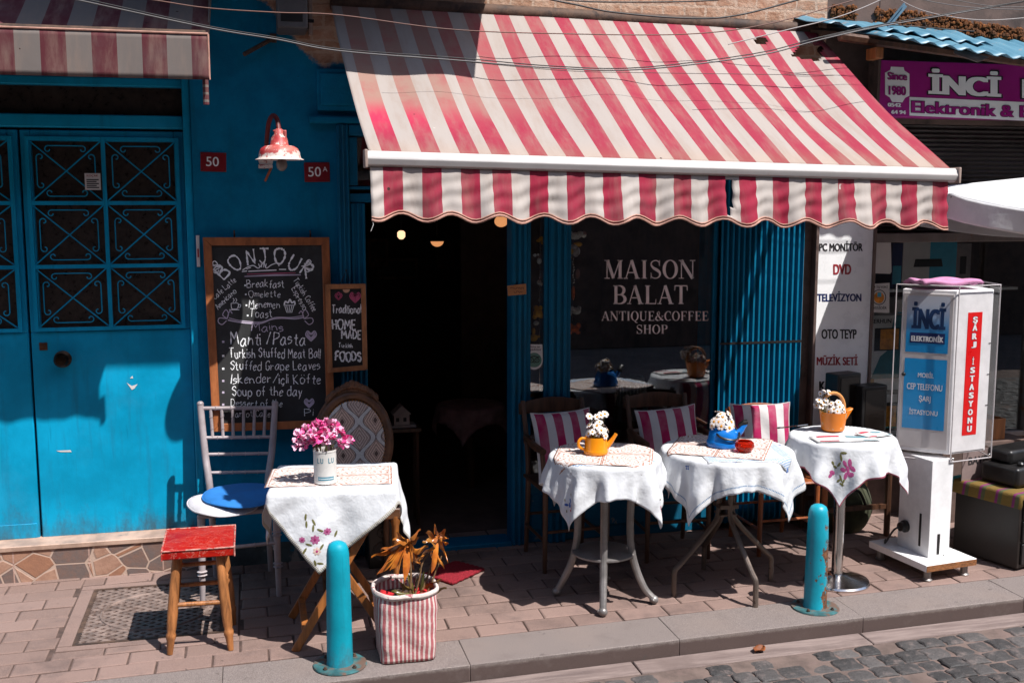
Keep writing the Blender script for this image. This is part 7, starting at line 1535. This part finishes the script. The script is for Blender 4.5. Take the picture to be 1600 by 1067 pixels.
t = thing('dollhouse', 'small pale model house with a pitched roof on a stand inside the doorway', 'model house', p); b = MB(t); b.box(p.x-.045, p.x+.04, p.y-.04, p.y+.04, p.z, p.z+.06); b.box(p.x-.06, p.x+.075, p.y-.055, p.y+.055, p.z-.012, p.z-.0005); b.build('body', dw, t); b = MB(t); b.prism([(-.055, .0605), (.05, .0605), (-.002, .11)], p+Vector((0, .05, 0)), (1, 0, 0), (0, 0, 1), .10); b.build('roof', dw, t)
for dx in (-.025, .015): b = MB(t); b.box(p.x+dx-.009, p.x+dx+.009, p.y-.0415, p.y-.0402, p.z+.02, p.z+.042); b.build('window', M['ink'], t)
ts = thing('plant_stand', 'dark wooden stand under the model house, just inside the doorway', 'stand', (p.x, p.y, 0)); b = MB(ts); b.box(p.x-.10, p.x+.10, p.y-.08, p.y+.08, p.z-.034, p.z-.0125); b.build('top', M['dark_wood'], ts, bev=.003)
for sx in (-.08, .08):
    for sy in (-.06, .06): b = MB(ts); b.tube([(p.x+sx, p.y+sy, -.01), (p.x+sx, p.y+sy, p.z-.034)], .01, 8); b.build('leg', M['dark_wood'], ts)
p = W(735, 640, 1.2); t = thing('cafe_table', 'indoor table with a dim lace cloth and draped chair, deep in the doorway', 'table', (p.x, p.y, 0)); g_ = drape(p.x, p.y, .52, ('round', .2), .30, .4, .06, .01, 9, 2); b = MB(t); b.grid(lambda u, v: g_(2*u-1, 2*v-1), 30, 30); b.build('cloth', pmat('dim_rose_cloth', (.30, .17, .16), .9, var=.4, vs=12), t, ang=180, solid=.002); b = MB(t); b.tube([(p.x, p.y, -.01), (p.x, p.y, .515)], .025, 10); b.build('pole', M['dark_wood'], t)
# beaded lamp in the display window
p = W(985, 650, .13); t = thing('table_lamp', 'table lamp with a fringed bead shade standing in the display window', 'lamp', (p.x, p.y, .32)); b = MB(t); b.lathe([(.062, .84), (.072, .83), (.076, .80), (.078, .72), (.072, .68)], 30, cap=False, o=(p.x, p.y, 0)); b.build('shade', pmat('grey_glass_shade', (.20, .19, .17), .3, var=.4, vs=20), t, solid=.002)
b = MB(t); rn = random.Random(5)
for i in range(26): a = 2*pi*i/26; L_ = .06+.03*sin(i*1.7); b.tube([(p.x+.081*cos(a), p.y+.081*sin(a), .80), (p.x+.083*cos(a), p.y+.083*sin(a), .80-L_-.03)], .0032, 5)
b.build('bead_fringe', pmat('pale_beads', (.52, .48, .42), .3, var=.5, vs=60), t)
b = MB(t); b.lathe([(.0, .33), (.06, .33), (.06, .35), (.02, .39), (.015, .5), (.03, .56), (.012, .62), (.012, .80), (0, .81)], 20, cap=False, o=(p.x, p.y, 0)); b.build('stem', M['dark_wood'], t)
t2 = thing('window_ledge', 'dark display ledge inside the café window', 'ledge', (1.9, .3, .30)); b = MB(t2); b.box(1.36, 2.40, .085, .5, .29, .328); b.build('board', M['dark_wood'], t2)
# strings of soft ornaments
SOFT = dict(amber=pmat('amber_plush', (.95, .42, .03), .95, var=.3, vs=60, bump=.5, bs=200), cream=pmat('cream_plush', (.9, .78, .7), .95, var=.3, vs=60, bump=.5, bs=200), grey=pmat('grey_plush', (.55, .49, .45), .95, var=.5, vs=40, bump=.5, bs=200), red=pmat('rust_plush', (.75, .14, .03), .95, var=.3, vs=60, bump=.4, bs=200), pink=pmat('pink_plush', (.45, .20, .16), .95, var=.2, bump=.4, bs=200), white=pmat('white_plush', (.95, .9, .88), .95, var=.2, bump=.4, bs=200), blue=pmat('blue_felt', (.03, .36, .52), .95, var=.2, bump=.4, bs=200))
def mobile(label, px, ys, items, beads):
    Y = .024; top_, bot = W(px, ys[0], Y), W(px, ys[1], Y); t = thing('hanging_ornament', label, 'ornament', top_, 0, 'strings of soft ornaments in the café window'); b = MB(t); b.tube([Vector((top_.x, Y, 2.05)), Vector((top_.x, Y, bot.z))], .0016, 5); b.build('string', M['chrome'], t)
    for k, lumps in items:
        b = MB(t)
        for x, y, rx_, rz_ in lumps: q = W(x, y, Y); s_ = .0032; b.ball(q+Vector((0, .004, 0)), (rx_*s_, min(rx_, rz_)*s_*.8, rz_*s_), 12, 8)
        b.build('soft_toy', SOFT[k], t)
    b = MB(t)
    for y in range(*beads): q = W(px+1.5*sin(y*1.9), y, Y); b.ball(q, .0045, 6, 5)
    b.build('beads', M['chrome'], t)
mobile('long string of small soft toys hanging in the narrow window left of the broad post', 844, (345, 600), [('amber', [(846, 373, 4, 4), (842, 376, 4, 3), (848, 379, 3, 3)]), ('white', [(836, 399, 3, 2.5), (841, 398, 2, 2), (843, 408, 4, 5)]), ('grey', [(843, 441, 4, 4), (846, 444, 3, 3)]), ('amber', [(841, 489, 8, 7), (838, 481, 4, 4), (845, 481, 4, 4), (846, 493, 5, 5), (836, 495, 4, 4)]), ('grey', [(838, 505, 5, 4)]), ('amber', [(834, 528, 7, 6), (834, 518, 3, 6), (841, 526, 4, 2)]), ('grey', [(847, 570, 3, 5)])], (385, 475, 6))
mobile('chunky string of plush toys at the left edge of the big display window', 896, (345, 520), [('cream', [(899, 369, 10, 6), (891, 366, 6, 5), (907, 366, 6, 5), (913, 367, 4, 5)]), ('pink', [(913, 366, 4, 5), (903, 428, 4, 8)]), ('amber', [(890, 393, 7, 6), (889, 402, 5, 4), (903, 382, 8, 4)]), ('grey', [(900, 394, 6, 8), (897, 386, 7, 5)]), ('white', [(904, 393, 3, 6)]), ('red', [(896, 458, 3, 12)]), ('grey', [(893, 484, 7, 6), (901, 486, 8, 6), (905, 482, 4, 4), (890, 490, 4, 5)]), ('red', [(897, 514, 9, 6), (892, 510, 4, 5), (904, 509, 4, 5), (891, 520, 4, 3), (904, 520, 4, 3)])], (405, 445, 4))
t = thing('bird_ornament', 'small blue and orange felt bird hanging low in the narrow window', 'ornament', W(829, 640, .055)); Y = .055
for k, lumps in (('amber', [(830, 648, 9, 6), (824, 651, 5, 3), (836, 651, 5, 3), (830, 618, 6, 3)]), ('blue', [(830, 636, 7, 9), (830, 622, 6, 3), (823, 640, 3, 6), (837, 640, 3, 6)]), ('white', [(829, 628, 5.5, 5)]), ('red', [(827, 630, 1.2, 1)])):
    b = MB(t)
    for i, (x, y, rx_, rz_) in enumerate(lumps): q = W(x, y, Y-.004*('amber blue white red'.split().index(k))); b.ball(q, (rx_*.0031, .012, rz_*.0031), 12, 8)
    b.build('felt_piece', SOFT[k], t)
b = MB(t); q = W(829, 612, Y); b.tube([q, q+Vector((0, 0, .12))], .0016, 5); b.build('string', M['chrome'], t)
